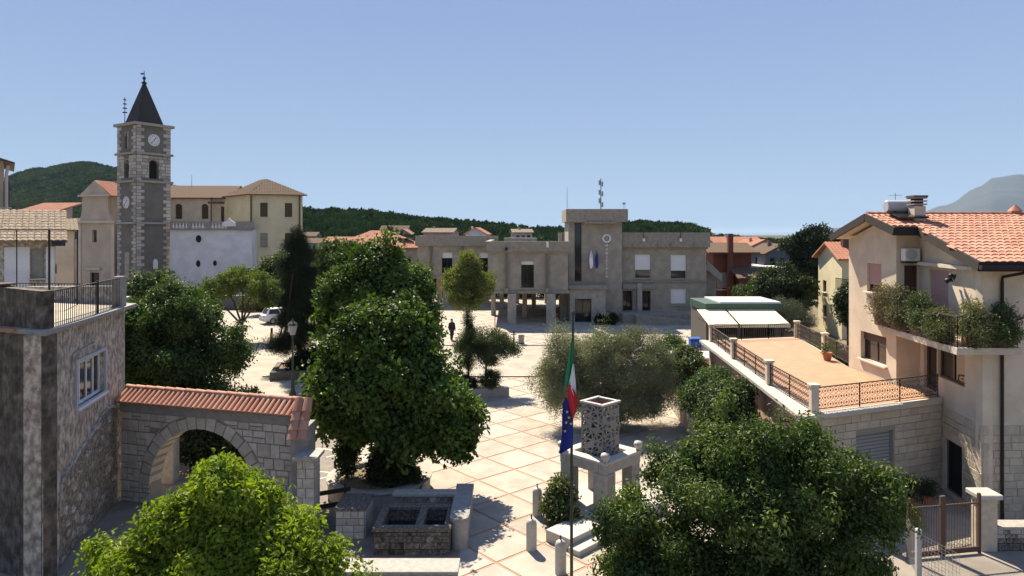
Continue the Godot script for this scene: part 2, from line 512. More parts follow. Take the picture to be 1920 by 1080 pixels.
# lobes: [centre, radii]; the sprays fill a bumpy skin round every lobe, with gaps, and thinly the inside
func crown(parent: Node, called: String, lobes: Array, count: int, mesh: ArrayMesh, m: Material, c0: Color, c1: Color, s0: float, s1: float, sd: int, rough := 0.28, gap := -0.28, inner := 0.22) -> MultiMeshInstance3D:
	var g := RandomNumberGenerator.new()
	g.seed = sd
	var f := FastNoiseLite.new()
	f.seed = sd
	f.frequency = 1.0
	f.fractal_octaves = 2
	var sum := 0.0
	var cum := []
	for o in lobes:
		var r: Vector3 = o[1]
		sum += pow(r.x * r.y * r.z, 0.6667)
		cum.append(sum)
	var xf: Array[Transform3D] = []
	var cl: Array[Color] = []
	# tufts: small uneven bunches standing on the skin of the lobes, open between one another
	var tufts := []
	for k in lobes.size():
		var ce: Vector3 = lobes[k][0]
		var ra: Vector3 = lobes[k][1]
		var mean := pow(ra.x * ra.y * ra.z, 0.3333)
		var tr := clampf(mean * 0.40, 0.12, 0.68)
		var many := int(12.57 * mean * mean / (tr * tr * 2.1)) + 3
		for i in many:
			var dir := Vector3(g.randfn(), g.randfn(), g.randfn()).normalized()
			var rr := g.randf_range(0.62, 0.80) * (1.0 + rough * 1.5 * f.get_noise_3dv(dir * mean * 1.3 + ce * 3.0) + g.randfn() * rough * 0.35)
			var p := ce + dir * ra * rr
			if f.get_noise_3dv(p * 0.8 / maxf(mean, 0.5) + Vector3(31, 7, 3)) < gap - 0.12:
				continue
			var deep := false
			for j in lobes.size():
				if j != k:
					var e: Vector3 = (p - lobes[j][0]) / lobes[j][1]
					if e.length_squared() < 0.5:
						deep = true
			if deep and g.randf() < 0.75:
				continue
			tufts.append([p, dir, tr * g.randf_range(0.6, 1.25), clampf(0.5 + f.get_noise_3dv(p * 0.7 + Vector3(5, 77, 9)) * 0.8 + g.randfn() * 0.25, 0, 1), ra])
	for i in count:
		var p: Vector3
		var dir: Vector3
		var u := 0.5
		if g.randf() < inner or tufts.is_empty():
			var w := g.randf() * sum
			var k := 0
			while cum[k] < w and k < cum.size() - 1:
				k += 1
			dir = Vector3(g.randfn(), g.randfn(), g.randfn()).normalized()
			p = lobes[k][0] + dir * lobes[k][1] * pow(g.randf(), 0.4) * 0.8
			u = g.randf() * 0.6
		else:
			var tf: Array = tufts[g.randi() % tufts.size()]
			dir = (Vector3(g.randfn(), g.randfn(), g.randfn()).normalized() + tf[1] * 0.7).normalized()
			var sq: Vector3 = tf[4] / maxf(tf[4].x, maxf(tf[4].y, tf[4].z))
			p = tf[0] + dir * tf[2] * pow(g.randf(), 0.45) * sq.lerp(Vector3.ONE, 0.5)
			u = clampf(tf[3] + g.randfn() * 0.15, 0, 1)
			if g.randf() < 0.07:
				p += tf[1] * tf[2] * g.randf_range(0.3, 1.0)
		var y := (dir * 0.75 + Vector3(g.randfn(), g.randfn(), g.randfn()) * 0.35 + Vector3.UP * 0.35).normalized()
		var x := y.cross(Vector3(g.randfn(), g.randfn(), g.randfn())).normalized()
		var s := g.randf_range(s0, s1)
		xf.append(Transform3D(Basis(x, y, x.cross(y)).scaled(Vector3.ONE * s), p))
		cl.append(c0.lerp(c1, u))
	return multi(parent, called, mesh, m, xf, cl)

func multi(parent: Node, called: String, mesh: ArrayMesh, m: Material, xf: Array[Transform3D], cl: Array[Color]) -> MultiMeshInstance3D:
	var mm := MultiMesh.new()
	mm.transform_format = MultiMesh.TRANSFORM_3D
	mm.use_colors = true
	mm.mesh = mesh
	mm.instance_count = xf.size()
	for i in xf.size():
		mm.set_instance_transform(i, xf[i])
		mm.set_instance_color(i, cl[i])
	var o := MultiMeshInstance3D.new()
	o.name = called
	o.multimesh = mm
	o.material_override = m
	o.set_meta("kind", "stuff")
	parent.add_child(o, true)
	return o

# trunk from the foot to the fork, then a curved limb into each lobe
func trunk(parent: Node, h: float, r: float, lobes: Array, m: Material, sd: int, lean := Vector3.ZERO) -> void:
	var g := RandomNumberGenerator.new()
	g.seed = sd
	var b := MB.new()
	var fork := Vector3(0, h, 0) + lean
	b.tube([Vector3(0, -0.15, 0), Vector3(0, 0.15, 0), Vector3(0, h * 0.5, 0) + lean * 0.4, fork], [r * 1.5, r * 1.1, r * 0.9, r * 0.8], 9, false)
	for o in lobes:
		var ce: Vector3 = o[0]
		var ra: Vector3 = o[1]
		var mid := fork.lerp(ce, 0.5) + Vector3(g.randf_range(-0.3, 0.3), 0.2, g.randf_range(-0.3, 0.3))
		b.tube([fork - Vector3(0, r, 0), mid, ce], [r * 0.6, r * 0.4, r * 0.22], 6, false)
		for k in 4:
			var dir := Vector3(g.randfn(), absf(g.randfn()) * 0.6 + 0.1, g.randfn()).normalized()
			b.tube([mid.lerp(ce, g.randf()), ce + dir * ra * 0.8], [r * 0.22, r * 0.06], 5, false)
	part(parent, "trunk", b, m)

func tree(called: String, label: String, group: String, at: Vector3, h: float, r: float, lobes: Array, count: int, sp: ArrayMesh, lm: String, c0: Color, c1: Color, s0: float, s1: float, sd: int, bark := "bark", rough := 0.28, gap := -0.28, inner := 0.22, category := "tree") -> Node3D:
	var o := thing(called, label, category, at, 0.0, group)
	if h > 0.0:
		trunk(o, h, r, lobes, M[bark], sd)
	crown(o, "crown", lobes, count, sp, M[lm], c0, c1, s0, s1, sd, rough, gap, inner)
	return o

# ---------------------------------------------------------------- buildings
# w: {x, y, w, h} in the wall's frame, and: rec (depth of the recess), nx, ny (bars), sill, shut (share covered from the top), shm, frame, glass, open
func window(parent: Node, fr: Transform3D, w: Dictionary) -> void:
	var fm: Material = M[w.get("frame", "white_paint")]
	var called: String = w.get("called", "window")
	var rec: float = w.get("rec", 0.12)
	var fw: float = w.get("fw", 0.06)
	var b := MB.new()
	var W: float = w.w
	var H: float = w.h
	b.box(Vector3(W / 2, fw / 2, -rec), Vector3(W, fw, 0.06))
	b.box(Vector3(W / 2, H - fw / 2, -rec), Vector3(W, fw, 0.06))
	b.box(Vector3(fw / 2, H / 2, -rec), Vector3(fw, H - fw * 2, 0.06))
	b.box(Vector3(W - fw / 2, H / 2, -rec), Vector3(fw, H - fw * 2, 0.06))
	for i in w.get("nx", 0):
		b.box(Vector3(W * (i + 1) / (w.nx + 1), H / 2, -rec), Vector3(fw, H - fw * 2, 0.05))
	for i in w.get("ny", 0):
		b.box(Vector3(W / 2, H * (i + 1) / (w.ny + 1), -rec + 0.004), Vector3(W - fw * 2, fw * 0.8, 0.045))
	var o := part(parent, called, b, fm)
	o.transform = fr * Transform3D(Basis(), Vector3(w.x, w.y, 0))
	bpart(o, "pane", Vector3(W / 2, H / 2, -rec - 0.012), Vector3(W - fw * 1.6, H - fw * 1.6, 0.012), M[w.get("glass", "glass")])
	if w.has("shut"):
		var sh := MB.new()
		var hh: float = H * w.shut
		var cnt := maxi(2, int(hh / 0.09))
		for i in cnt:
			sh.box(Vector3(W / 2, H - (i + 0.5) * hh / cnt, -rec + 0.055), Vector3(W - 0.02, hh / cnt * 0.86, 0.025))
		sh.box(Vector3(W / 2, H - hh / 2, -rec + 0.046), Vector3(W - 0.02, hh, 0.012))
		part(o, "roller_shutter" if not w.has("leaf") else "shutter", sh, M[w.get("shm", "blind")])
	if w.get("sill", true):
		bpart(o, "sill", Vector3(W / 2, -0.035, 0.03), Vector3(W + 0.2, 0.07, 0.2), M[w.get("sillm", "cream_trim")], 0.01)

func facade(parent: Node, a: Vector2, b: Vector2, y0: float, y1: float, m: Material, wins := [], th := 0.3, called := "wall") -> Transform3D:
	var fr := wframe(a, b, y0)
	var mb := MB.new()
	var holes := []
	for w in wins:
		holes.append([w.x - 0.004, w.y, w.w, w.h])
	mb.t = Transform3D(Basis(), Vector3(0.004, 0, 0))
	mb.wall(a.distance_to(b) - 0.008, y1 - y0, th, holes)
	var o := part(parent, called, mb, m)
	o.transform = fr
	for w in wins:
		window(parent, fr, w)
	return fr

func roof_slope(parent: Node, el: Vector3, er: Vector3, rl: Vector3, rr: Vector3, m: Material, pitch := 0.25, course := 0.4, called := "roof") -> MeshInstance3D:
	var mb := MB.new()
	var e := (er - el).normalized()
	var nm := e.cross((rl - el)).normalized()
	for s in [0.0, -0.12]:
		var k: Vector3 = nm * s
		if s == 0.0:
			if rl.distance_to(rr) < 0.01:
				mb.tri(el + k, er + k, rl + k)
			else:
				mb.quad(el + k, er + k, rr + k, rl + k)
		else:
			if rl.distance_to(rr) < 0.01:
				mb.tri(el + k, rl + k, er + k)
			else:
				mb.quad(el + k, rl + k, rr + k, er + k)
	mb.quad(el - nm * 0.12, er - nm * 0.12, er, el)
	mb.quad(rl - nm * 0.12, el - nm * 0.12, el, rl)
	mb.quad(er - nm * 0.12, rr - nm * 0.12, rr, er)
	if pitch > 0.0:
		mb.tiles(el, er, rl, rr, pitch, course)
	return part(parent, called, mb, m)

# a four-sided block: front left A, front right B (x, d), depth back; wf: windows of the front, wr of the right, wl of the left side
func block(parent: Node, a: Vector2, b: Vector2, depth: float, y0: float, y1: float, m: Material, wf := [], wr := [], wl := []) -> Array:
	var x := (b - a).normalized()
	var back := Vector2(-x.y, x.x) * depth
	var c := b + back
	var d := a + back
	facade(parent, a, b, y0, y1, m, wf)
	facade(parent, b, c, y0, y1, m, wr)
	facade(parent, c, d, y0, y1, m)
	facade(parent, d, a, y0, y1, m, wl)
	return [a, b, c, d]

func hip_roof(parent: Node, q: Array, y: float, rise: float, over: float, m: Material, pitch := 0.3) -> void:
	var mid: Vector2 = (q[0] + q[1] + q[2] + q[3]) / 4.0
	var e := []
	for p in q:
		e.append(p + (p - mid).normalized() * over * 1.4)
	var fw: float = q[0].distance_to(q[1])
	var dp: float = q[1].distance_to(q[2])
	var ax: Vector2 = (q[1] - q[0]).normalized() if fw > dp else (q[2] - q[1]).normalized()
	var hl := absf(fw - dp) / 2
	var r0 := mid - ax * hl
	var r1 := mid + ax * hl
	var E := []
	for p in e:
		E.append(V(p.x, y, p.y))
	var R0 := V(r0.x, y + rise, r0.y)
	var R1 := V(r1.x, y + rise, r1.y)
	if fw > dp:
		roof_slope(parent, E[0], E[1], R0, R1, m, pitch)
		roof_slope(parent, E[1], E[2], R1, R1, m, pitch)
		roof_slope(parent, E[2], E[3], R1, R0, m, pitch)
		roof_slope(parent, E[3], E[0], R0, R0, m, pitch)
	else:
		roof_slope(parent, E[0], E[1], R0, R0, m, pitch)
		roof_slope(parent, E[1], E[2], R0, R1, m, pitch)
		roof_slope(parent, E[2], E[3], R1, R1, m, pitch)
		roof_slope(parent, E[3], E[0], R1, R0, m, pitch)

# ridge along the front (along = true) or from front to back, with the gable walls closed
func gable_roof(parent: Node, q: Array, y: float, rise: float, over: float, m: Material, wallm: Material, along := true, pitch := 0.3) -> void:
	var k := 0 if along else 1
	var a: Vector2 = q[k]
	var b: Vector2 = q[k + 1]
	var c: Vector2 = q[(k + 2) % 4]
	var d: Vector2 = q[(k + 3) % 4]
	var x := (b - a).normalized()
	var z := (d - a).normalized()
	var half := a.distance_to(d) / 2
	var drop := rise * over / half
	var el := a - x * over - z * over
	var er := b + x * over - z * over
	var fl := d - x * over + z * over
	var fr := c + x * over + z * over
	var rl := (a + d) / 2 - x * over
	var rr := (b + c) / 2 + x * over
	roof_slope(parent, V(el.x, y - drop, el.y), V(er.x, y - drop, er.y), V(rl.x, y + rise, rl.y), V(rr.x, y + rise, rr.y), m, pitch)
	roof_slope(parent, V(fr.x, y - drop, fr.y), V(fl.x, y - drop, fl.y), V(rr.x, y + rise, rr.y), V(rl.x, y + rise, rl.y), m, pitch)
	for s in [[b, c], [d, a]]:
		var mb := MB.new()
		var w: float = s[0].distance_to(s[1])
		mb.prism(PackedVector2Array([Vector2(0, 0), Vector2(w, 0), Vector2(w / 2, rise - 0.13)]), -0.3, 0.0)
		part(parent, "gable", mb, wallm).transform = wframe(s[0], s[1], y)

# ---------------------------------------------------------------- ground and landscape
func interp(tab: Array, x: float) -> float:
	if x <= tab[0][0]:
		return tab[0][1]
	for i in tab.size() - 1:
		if x <= tab[i + 1][0]:
			var u: float = (x - tab[i][0]) / (tab[i + 1][0] - tab[i][0])
			return lerpf(tab[i][1], tab[i + 1][1], u * u * (3 - 2 * u))
	return tab[-1][1]

func rect(x0: float, x1: float, d0: float, d1: float) -> PackedVector2Array:
	return PackedVector2Array([Vector2(x0, d0), Vector2(x1, d0), Vector2(x1, d1), Vector2(x0, d1)])

func sheet(called: String, poly: PackedVector2Array, y: float, m: String) -> MeshInstance3D:
	var b := MB.new()
	b.t = Transform3D(Basis(Vector3(1, 0, 0), Vector3(0, 0, -1), Vector3(0, 1, 0)), Vector3.ZERO)
	b.face(MB.ccw(poly), y, true)
	return setting(called, b, M[m])

# a height field over x0..x1, d0..d1
func field(nx: int, nd: int, x0: float, x1: float, d0: float, d1: float, f: Callable) -> MB:
	var b := MB.new()
	for j in nd + 1:
		for i in nx + 1:
			var x := lerpf(x0, x1, float(i) / nx)
			var d := lerpf(d0, d1, float(j) / nd)
			var e := (x1 - x0) / nx * 0.5
			var hx: float = f.call(x + e, d) - f.call(x - e, d)
			var hd: float = f.call(x, d + e) - f.call(x, d - e)
			b.sv(V(x, f.call(x, d), d), Vector3(-hx, 2 * e, hd))
	for j in nd:
		for i in nx:
			var a := j * (nx + 1) + i
			for q in [a, a + nx + 1, a + 1, a + 1, a + nx + 1, a + nx + 2]:
				b.ix.append(q)
	return b

func paving() -> void:
	# the square: a terracotta bed whose bands show between the raised slabs laid slantwise
	var bed := sheet("square_paving", PackedVector2Array([Vector2(-8.5, 15), Vector2(8.3, 15), Vector2(8.3, 43), Vector2(-9.5, 43)]), 0.004, "band")
	var far := sheet("forecourt_paving", PackedVector2Array([Vector2(-19, 55), Vector2(22, 55), Vector2(22, 96), Vector2(-19, 96)]), 0.004, "band")
	var ang := deg_to_rad(41.0)
	var ux := Vector2(sin(ang), -cos(ang))
	var uy := Vector2(cos(ang), sin(ang))
	var size := 1.75
	var gap := 0.048
	var regions := [
		[bed, PackedVector2Array([Vector2(-1.45, 15), Vector2(8.2, 15), Vector2(8.2, 42.8), Vector2(-9.3, 42.8), Vector2(-6.8, 29), Vector2(-5.6, 26.5), Vector2(-1.45, 21.5)])],
		[far, rect(-18.8, 21.8, 55.2, 95.8)]]
	var shared := MB.new()
	shared.bprism(PackedVector2Array([Vector2(-size / 2 + gap, -size / 2 + gap), Vector2(size / 2 - gap, -size / 2 + gap), Vector2(size / 2 - gap, size / 2 - gap), Vector2(-size / 2 + gap, size / 2 - gap)]), 0.0, 0.012, 0.004)
	var whole := shared.mesh()
	var turn := Transform3D(Basis(Vector3(ux.x, 0, -ux.y), Vector3(uy.x, 0, -uy.y), Vector3(0, 1, 0)), Vector3.ZERO)
	var ms := ["paving", "paving", "paving_b", "paving_c"]
	for reg in regions:
		var poly: PackedVector2Array = reg[1]
		var cand := []
		for i in range(-70, 71):
			for j in range(-70, 71):
				var c := ux * (i * size) + uy * (j * size) + Vector2(0, 25)
				if Geometry2D.is_point_in_polygon(c, poly):
					cand.append([c.length(), c, i, j])
				else:
					for k in 4:
						var q := c + (ux if k % 2 == 0 else uy) * (size * 0.7 * (1 if k < 2 else -1))
						if Geometry2D.is_point_in_polygon(q, poly):
							cand.append([c.length(), c, i, j])
							break
		cand.sort_custom(func(p, q): return p[0] < q[0])
		var rest := MB.new()
		var made := 0
		for e in cand:
			var c: Vector2 = e[1]
			var corners := PackedVector2Array()
			for s in [Vector2(-1, -1), Vector2(1, -1), Vector2(1, 1), Vector2(-1, 1)]:
				corners.append(c + (ux * s.x + uy * s.y) * (size / 2 - gap))
			var cut := Geometry2D.intersect_polygons(corners, poly)
			if cut.is_empty():
				continue
			var fullp := absf(absf(MB.area(cut[0])) - pow(size - 2 * gap, 2)) < 0.01
			var mm: Material = M[ms[rng.randi() % 4]]
			var y := 0.004 + rng.randf() * 0.002
			if made < 290:
				made += 1
				if fullp:
					var o := part(reg[0], "paving_slab", whole, mm)
					o.transform = Transform3D(turn.basis, V(c.x, y, c.y))
				else:
					var b := MB.new()
					b.t = Transform3D(Basis(Vector3(1, 0, 0), Vector3(0, 0, -1), Vector3(0, 1, 0)), Vector3.ZERO)
					b.prism(cut[0], y, y + 0.012, false)
					part(reg[0], "paving_slab", b, mm)
			else:
				rest.t = Transform3D(Basis(Vector3(1, 0, 0), Vector3(0, 0, -1), Vector3(0, 1, 0)), Vector3.ZERO)
				rest.prism(cut[0], y, y + 0.012, false)
		if rest.v.size() > 0:
			part(reg[0], "distant_slabs", rest, M.paving).set_meta("kind", "stuff")

func landscape() -> void:
	var town := PackedVector2Array([Vector2(-400, -40), Vector2(400, -40), Vector2(400, 240), Vector2(-400, 240)])
	sheet("ground", PackedVector2Array([Vector2(-12000, -400), Vector2(12000, -400), Vector2(12000, 1900), Vector2(-12000, 1900)]), -0.03, "far_land")
	sheet("town_ground", town, -0.016, "earth")
	sheet("sea", PackedVector2Array([Vector2(-30000, 1900), Vector2(30000, 1900), Vector2(30000, 14000), Vector2(-30000, 14000)]), -0.25, "sea")
	# pale road and car park that cross the square
	sheet("road", PackedVector2Array([Vector2(-42, 31), Vector2(-9.5, 31), Vector2(-9.5, 43), Vector2(22, 43), Vector2(22, 55), Vector2(-19, 55), Vector2(-19, 79.5), Vector2(-42, 79.5)]), -0.006, "road")
	sheet("lane", PackedVector2Array([Vector2(-14, 10), Vector2(-8.5, 10), Vector2(-8.5, 31), Vector2(-14, 31)]), -0.006, "asphalt")
	sheet("street", PackedVector2Array([Vector2(8.3, 8), Vector2(30, 8), Vector2(30, 20), Vector2(8.3, 20)]), -0.006, "asphalt")
	sheet("driveway", PackedVector2Array([Vector2(8.3, 20.003), Vector2(24, 20.003), Vector2(24, 32), Vector2(8.3, 32)]), -0.004, "road")
	# cobbled corner with white arcs under the lime tree
	var cob := sheet("cobbled_corner", PackedVector2Array([Vector2(-8.4, 15), Vector2(-1.5, 15), Vector2(-1.5, 21.4), Vector2(-5.65, 26.4), Vector2(-6.85, 29), Vector2(-9.3, 42.8), Vector2(-10.5, 42.8), Vector2(-10.5, 24)]), 0.010, "cobble")
	for e in [[-7.3, 25.0, 1.0, 0.2, 3.0], [-6.6, 26.9, 1.1, -0.6, 2.4], [-8.2, 27.5, 1.3, 0.4, 3.4], [-7.8, 30.0, 1.4, -0.8, 2.6], [-9.2, 32.4, 1.5, 0.1, 3.1], [-8.3, 34.6, 1.3, -0.4, 2.8], [-9.8, 36.5, 1.6, 0.2, 3.3], [-6.1, 24.3, 1.3, 0.9, 3.6]]:
		var b := MB.new()
		for k in 14:
			var a0: float = lerpf(e[3], e[4], k / 14.0)
			var a1: float = lerpf(e[3], e[4], (k + 1) / 14.0)
			var q := []
			for s in [[a0, -0.06], [a0, 0.06], [a1, 0.06], [a1, -0.06]]:
				q.append(V(e[0] + cos(s[0]) * (e[2] + s[1]), 0.018, e[1] + sin(s[0]) * (e[2] + s[1])))
			b.quad(q[0], q[1], q[2], q[3])
		part(cob, "paving_arc", b, M.arc)
	paving()
	# kerb of the plain roadway
	for d in [43.1, 55.0]:
		var b := MB.new()
		b.cbox(V(1.5, 0.03, d), Vector3(34, 0.1, 0.2), 0.015)
		setting("kerb", b, M.marble)
	# mountain far away on the right, its foot in the haze
	var mn := FastNoiseLite.new()
	mn.seed = 5
	mn.frequency = 0.00045
	mn.fractal_octaves = 5
	var prof := [[3800.0, 0.0], [4500.0, 70.0], [5000.0, 120.0], [5420.0, 210.0], [5900.0, 350.0], [6300.0, 560.0], [6520.0, 690.0], [6850.0, 730.0], [7100.0, 690.0], [7600.0, 640.0], [9500.0, 500.0]]
	var mf := func(x: float, d: float) -> float:
		var ridge := interp(prof, x * 9000.0 / d + 260.0) * 1.05
		var s := 1.0 - absf(d - 9000.0) / 2200.0
		return ridge * pow(maxf(s, 0.0), 0.8) * (1.0 + 0.35 * mn.get_noise_2d(x, d) * (1.0 - s)) - 8.0
	setting("mountain", field(90, 50, 3300, 9900, 6800, 11200, mf), M.mountain)
	# wooded hill on the left
	var lh := [[-1150.0, 60.0], [-950.0, 128.0], [-870.0, 139.0], [-780.0, 126.0], [-700.0, 95.0], [-600.0, 62.0], [-480.0, 28.0], [-330.0, 4.0]]
	var nz := FastNoiseLite.new()
	nz.seed = 8
	nz.frequency = 0.008
	var lf := func(x: float, d: float) -> float:
		var s := clampf((d - 700.0) / 700.0, 0.0, 1.0)
		var e := clampf((2000.0 - d) / 600.0, 0.0, 1.0)
		return interp(lh, x * 1400.0 / d) * (s * s * (3 - 2 * s)) * e * (1.0 + 0.06 * nz.get_noise_2d(x, d)) - 1.0
	setting("wooded_hill", field(60, 40, -1700, -180, 690, 2000, lf), M.hill_ground)
	# long low wooded ridge behind the town
	var rh := [[-330.0, 16.0], [-190.0, 19.5], [-150.0, 18.5], [-110.0, 17.5], [-60.0, 12.5], [-20.0, 8.5], [20.0, 5.0], [60.0, 4.5], [90.0, 9.5], [125.0, 8.0], [150.0, 1.5], [190.0, -1.5], [240.0, -2.5], [400.0, -3.0]]
	var rf := func(x: float, d: float) -> float:
		var s := clampf((d - 240.0) / 250.0, 0.0, 1.0)
		return (interp(rh, x * 500.0 / d) + 1.0) * (s * s * (3 - 2 * s)) * clampf((760.0 - d) / 200.0, 0.0, 1.0) - 1.0 + 0.8 * nz.get_noise_2d(x * 2.0, d * 2.0) * s
	setting("wooded_ridge", field(70, 36, -420, 420, 238, 760, rf), M.hill_ground)
	# their trees, which nobody could count
	var far_spray := spray(90, 70, 0.95, 0.85, 0.75, 0.0)
	var xf: Array[Transform3D] = []
	var cl: Array[Color] = []
	for i in 5200:
		var d := 250.0 + 290.0 * pow(rng.randf(), 0.62)
		var x := rng.randf_range(-0.42, 0.60) * d
		var y: float = rf.call(x, d)
		var s := rng.randf_range(2.0, 3.7) * (0.75 if x > 140.0 * d / 500.0 else 1.0)
		xf.append(Transform3D(Basis(Vector3.UP, rng.randf() * TAU).scaled(Vector3(s, s * rng.randf_range(0.85, 1.25), s)), V(x, y + s * 0.7, d)))
		cl.append(Color(0.040, 0.068, 0.030).lerp(Color(0.085, 0.115, 0.040), clampf(0.4 + nz.get_noise_2d(x * 3.0, d * 3.0) + rng.randfn() * 0.22, 0, 1)))
	tagstuff(multi(self, "ridge_woodland", far_spray, M.far_leaf, xf, cl))
	xf = []
	cl = []
	for i in 9000:
		var d := rng.randf_range(780, 1480)
		var x := rng.randf_range(-0.76, -0.40) * d
		var y: float = lf.call(x, d)
		var s := rng.randf_range(3.6, 6.5)
		xf.append(Transform3D(Basis(Vector3.UP, rng.randf() * TAU).scaled(Vector3(s, s * 0.85, s)), V(x, y + s * 0.35, d)))
		cl.append(Color(0.045, 0.075, 0.035).lerp(Color(0.12, 0.14, 0.055), clampf(0.4 + nz.get_noise_2d(x * 0.7, d * 0.7) * 1.2 + rng.randfn() * 0.2, 0, 1)))
	tagstuff(multi(self, "hill_woodland", far_spray, M.far_leaf, xf, cl))

func tagstuff(o: Node) -> void:
	o.set_meta("kind", "stuff")

func far_houses() -> void:
	# [x left, d, width, depth, eave, rise, wall, roof, ridge along the front, rows of windows, label]
	var list := [
		[-63.0, 330.0, 13.0, 9.0, 9.5, 2.6, "pale_house", "old_tile", true, 2, "grey-pink villa with pale gables below the wooded ridge"],
		[-54.0, 318.0, 8.0, 8.0, 8.0, 2.4, "pink_house", "far_tile", false, 2, "small pinkish gabled house right beside the grey-pink villa"],
		[-78.0, 250.0, 9.0, 8.0, 5.2, 1.6, "pale_house", "old_tile", true, 1, "low pale house with brown roof left of the ridge villas"],
		[-62.0, 230.0, 10.0, 7.0, 5.8, 1.6, "pink_house", "far_tile", true, 1, "low pink house with red roof in front of the ridge villas"],
		[-92.0, 290.0, 10.0, 8.0, 7.4, 1.6, "beige_house", "old_tile", true, 2, "beige house half hidden beside the yellow convent block"],
		[-23.0, 180.0, 7.5, 9.0, 9.0, 1.0, "pink_house", "bleached_tile", true, 1, "flat pinkish house showing over the left end of the town hall roof"],
		[-13.5, 200.0, 6.0, 8.0, 8.6, 1.7, "white_wall", "far_tile", false, 1, "pale house showing over the middle of the town hall roof"],
		[0.5, 205.0, 5.5, 7.0, 9.0, 0.9, "pale_house", "bleached_tile", true, 1, "small pale roofed house showing left of the town hall tower"],
		[46.0, 155.0, 11.0, 9.0, 6.2, 1.7, "pale_house", "far_tile", true, 2, "long cream house with orange roof behind the red brick house"],
		[50.0, 148.0, 8.0, 9.0, 5.6, 1.8, "beige_house", "far_tile", false, 2, "cream gabled house with orange roof between brick and grey houses"],
		[37.0, 175.0, 9.0, 8.0, 6.0, 1.5, "beige_house", "far_tile", true, 2, "beige house peeping out just right of the town hall parapet"],
		[46.8, 128.0, 6.5, 7.0, 5.2, 1.6, "grey_house", "old_tile", false, 2, "dark grey house with white balcony left of the umbrella pine"],
		[-62.0, 118.0, 8.0, 8.0, 10.2, 1.2, "pale_house", "old_tile", true, 2, "small pale house on the rise behind the pink house"],
		[-78.0, 125.0, 9.0, 8.0, 11.2, 1.2, "pale_house", "old_tile", true, 2, "grey old house under the wooded hill at far left"],
		[-70.5, 108.0, 6.0, 7.0, 10.2, 1.0, "beige_house", "old_tile", true, 1, "narrow old house between pink house and wooded hill"]]
	for h in list:
		var o := thing("distant_house", h[10], "house", Vector3.ZERO, 0.0, "houses in the distance")
		var wf := []
		for r in h[9]:
			for k in 3:
				wf.append({"x": h[2] * (0.14 + 0.29 * k), "y": h[4] - 2.3 - 2.9 * r, "w": 0.95, "h": 1.35, "frame": "shutter_brown", "rec": 0.15, "sill": false})
		var wr := [{"x": h[3] * 0.4, "y": h[4] - 2.3, "w": 0.95, "h": 1.35, "frame": "shutter_brown", "rec": 0.15, "sill": false}]
		var q := block(o, Vector2(h[0], h[1]), Vector2(h[0] + h[2], h[1] + h[2] * 0.12 * signf(h[0])), h[3], 0, h[4], M[h[6]], wf, wr if h[0] < 0 else [], wr if h[0] > 0 else [])
		gable_roof(o, q, h[4], h[5], 0.5, M[h[7]], M[h[6]], h[8], 0.5)
		bpart(o, "chimney", V(h[0] + h[2] * 0.3, h[4] + h[5] * 0.8, h[1] + h[3] * 0.5), Vector3(0.6, 1.4, 0.6), M[h[6]])
		if h[6] == "grey_house":
			bpart(o, "balcony", V(h[0] - 0.6, 2.4, h[1] + 2.5), Vector3(1.2, 1.0, 4.0), M.white_paint)
	# big hipped roof behind the limes
	var o := thing("hipped_house", "house with large orange hipped roof behind the lime trees", "house")
	var q := block(o, Vector2(-27.0, 104), Vector2(-13.6, 106), 11, 0, 6.6, M.beige_house, [{"x": 10.6, "y": 3.4, "w": 1.1, "h": 1.6, "frame": "shutter_brown"}])
	hip_roof(o, q, 6.6, 2.6, 0.7, M.far_tile, 0.35)
	bpart(o, "skylight", V(-16.5, 8.0, 107.6), Vector3(2.4, 0.12, 1.2), M.brown_wood)

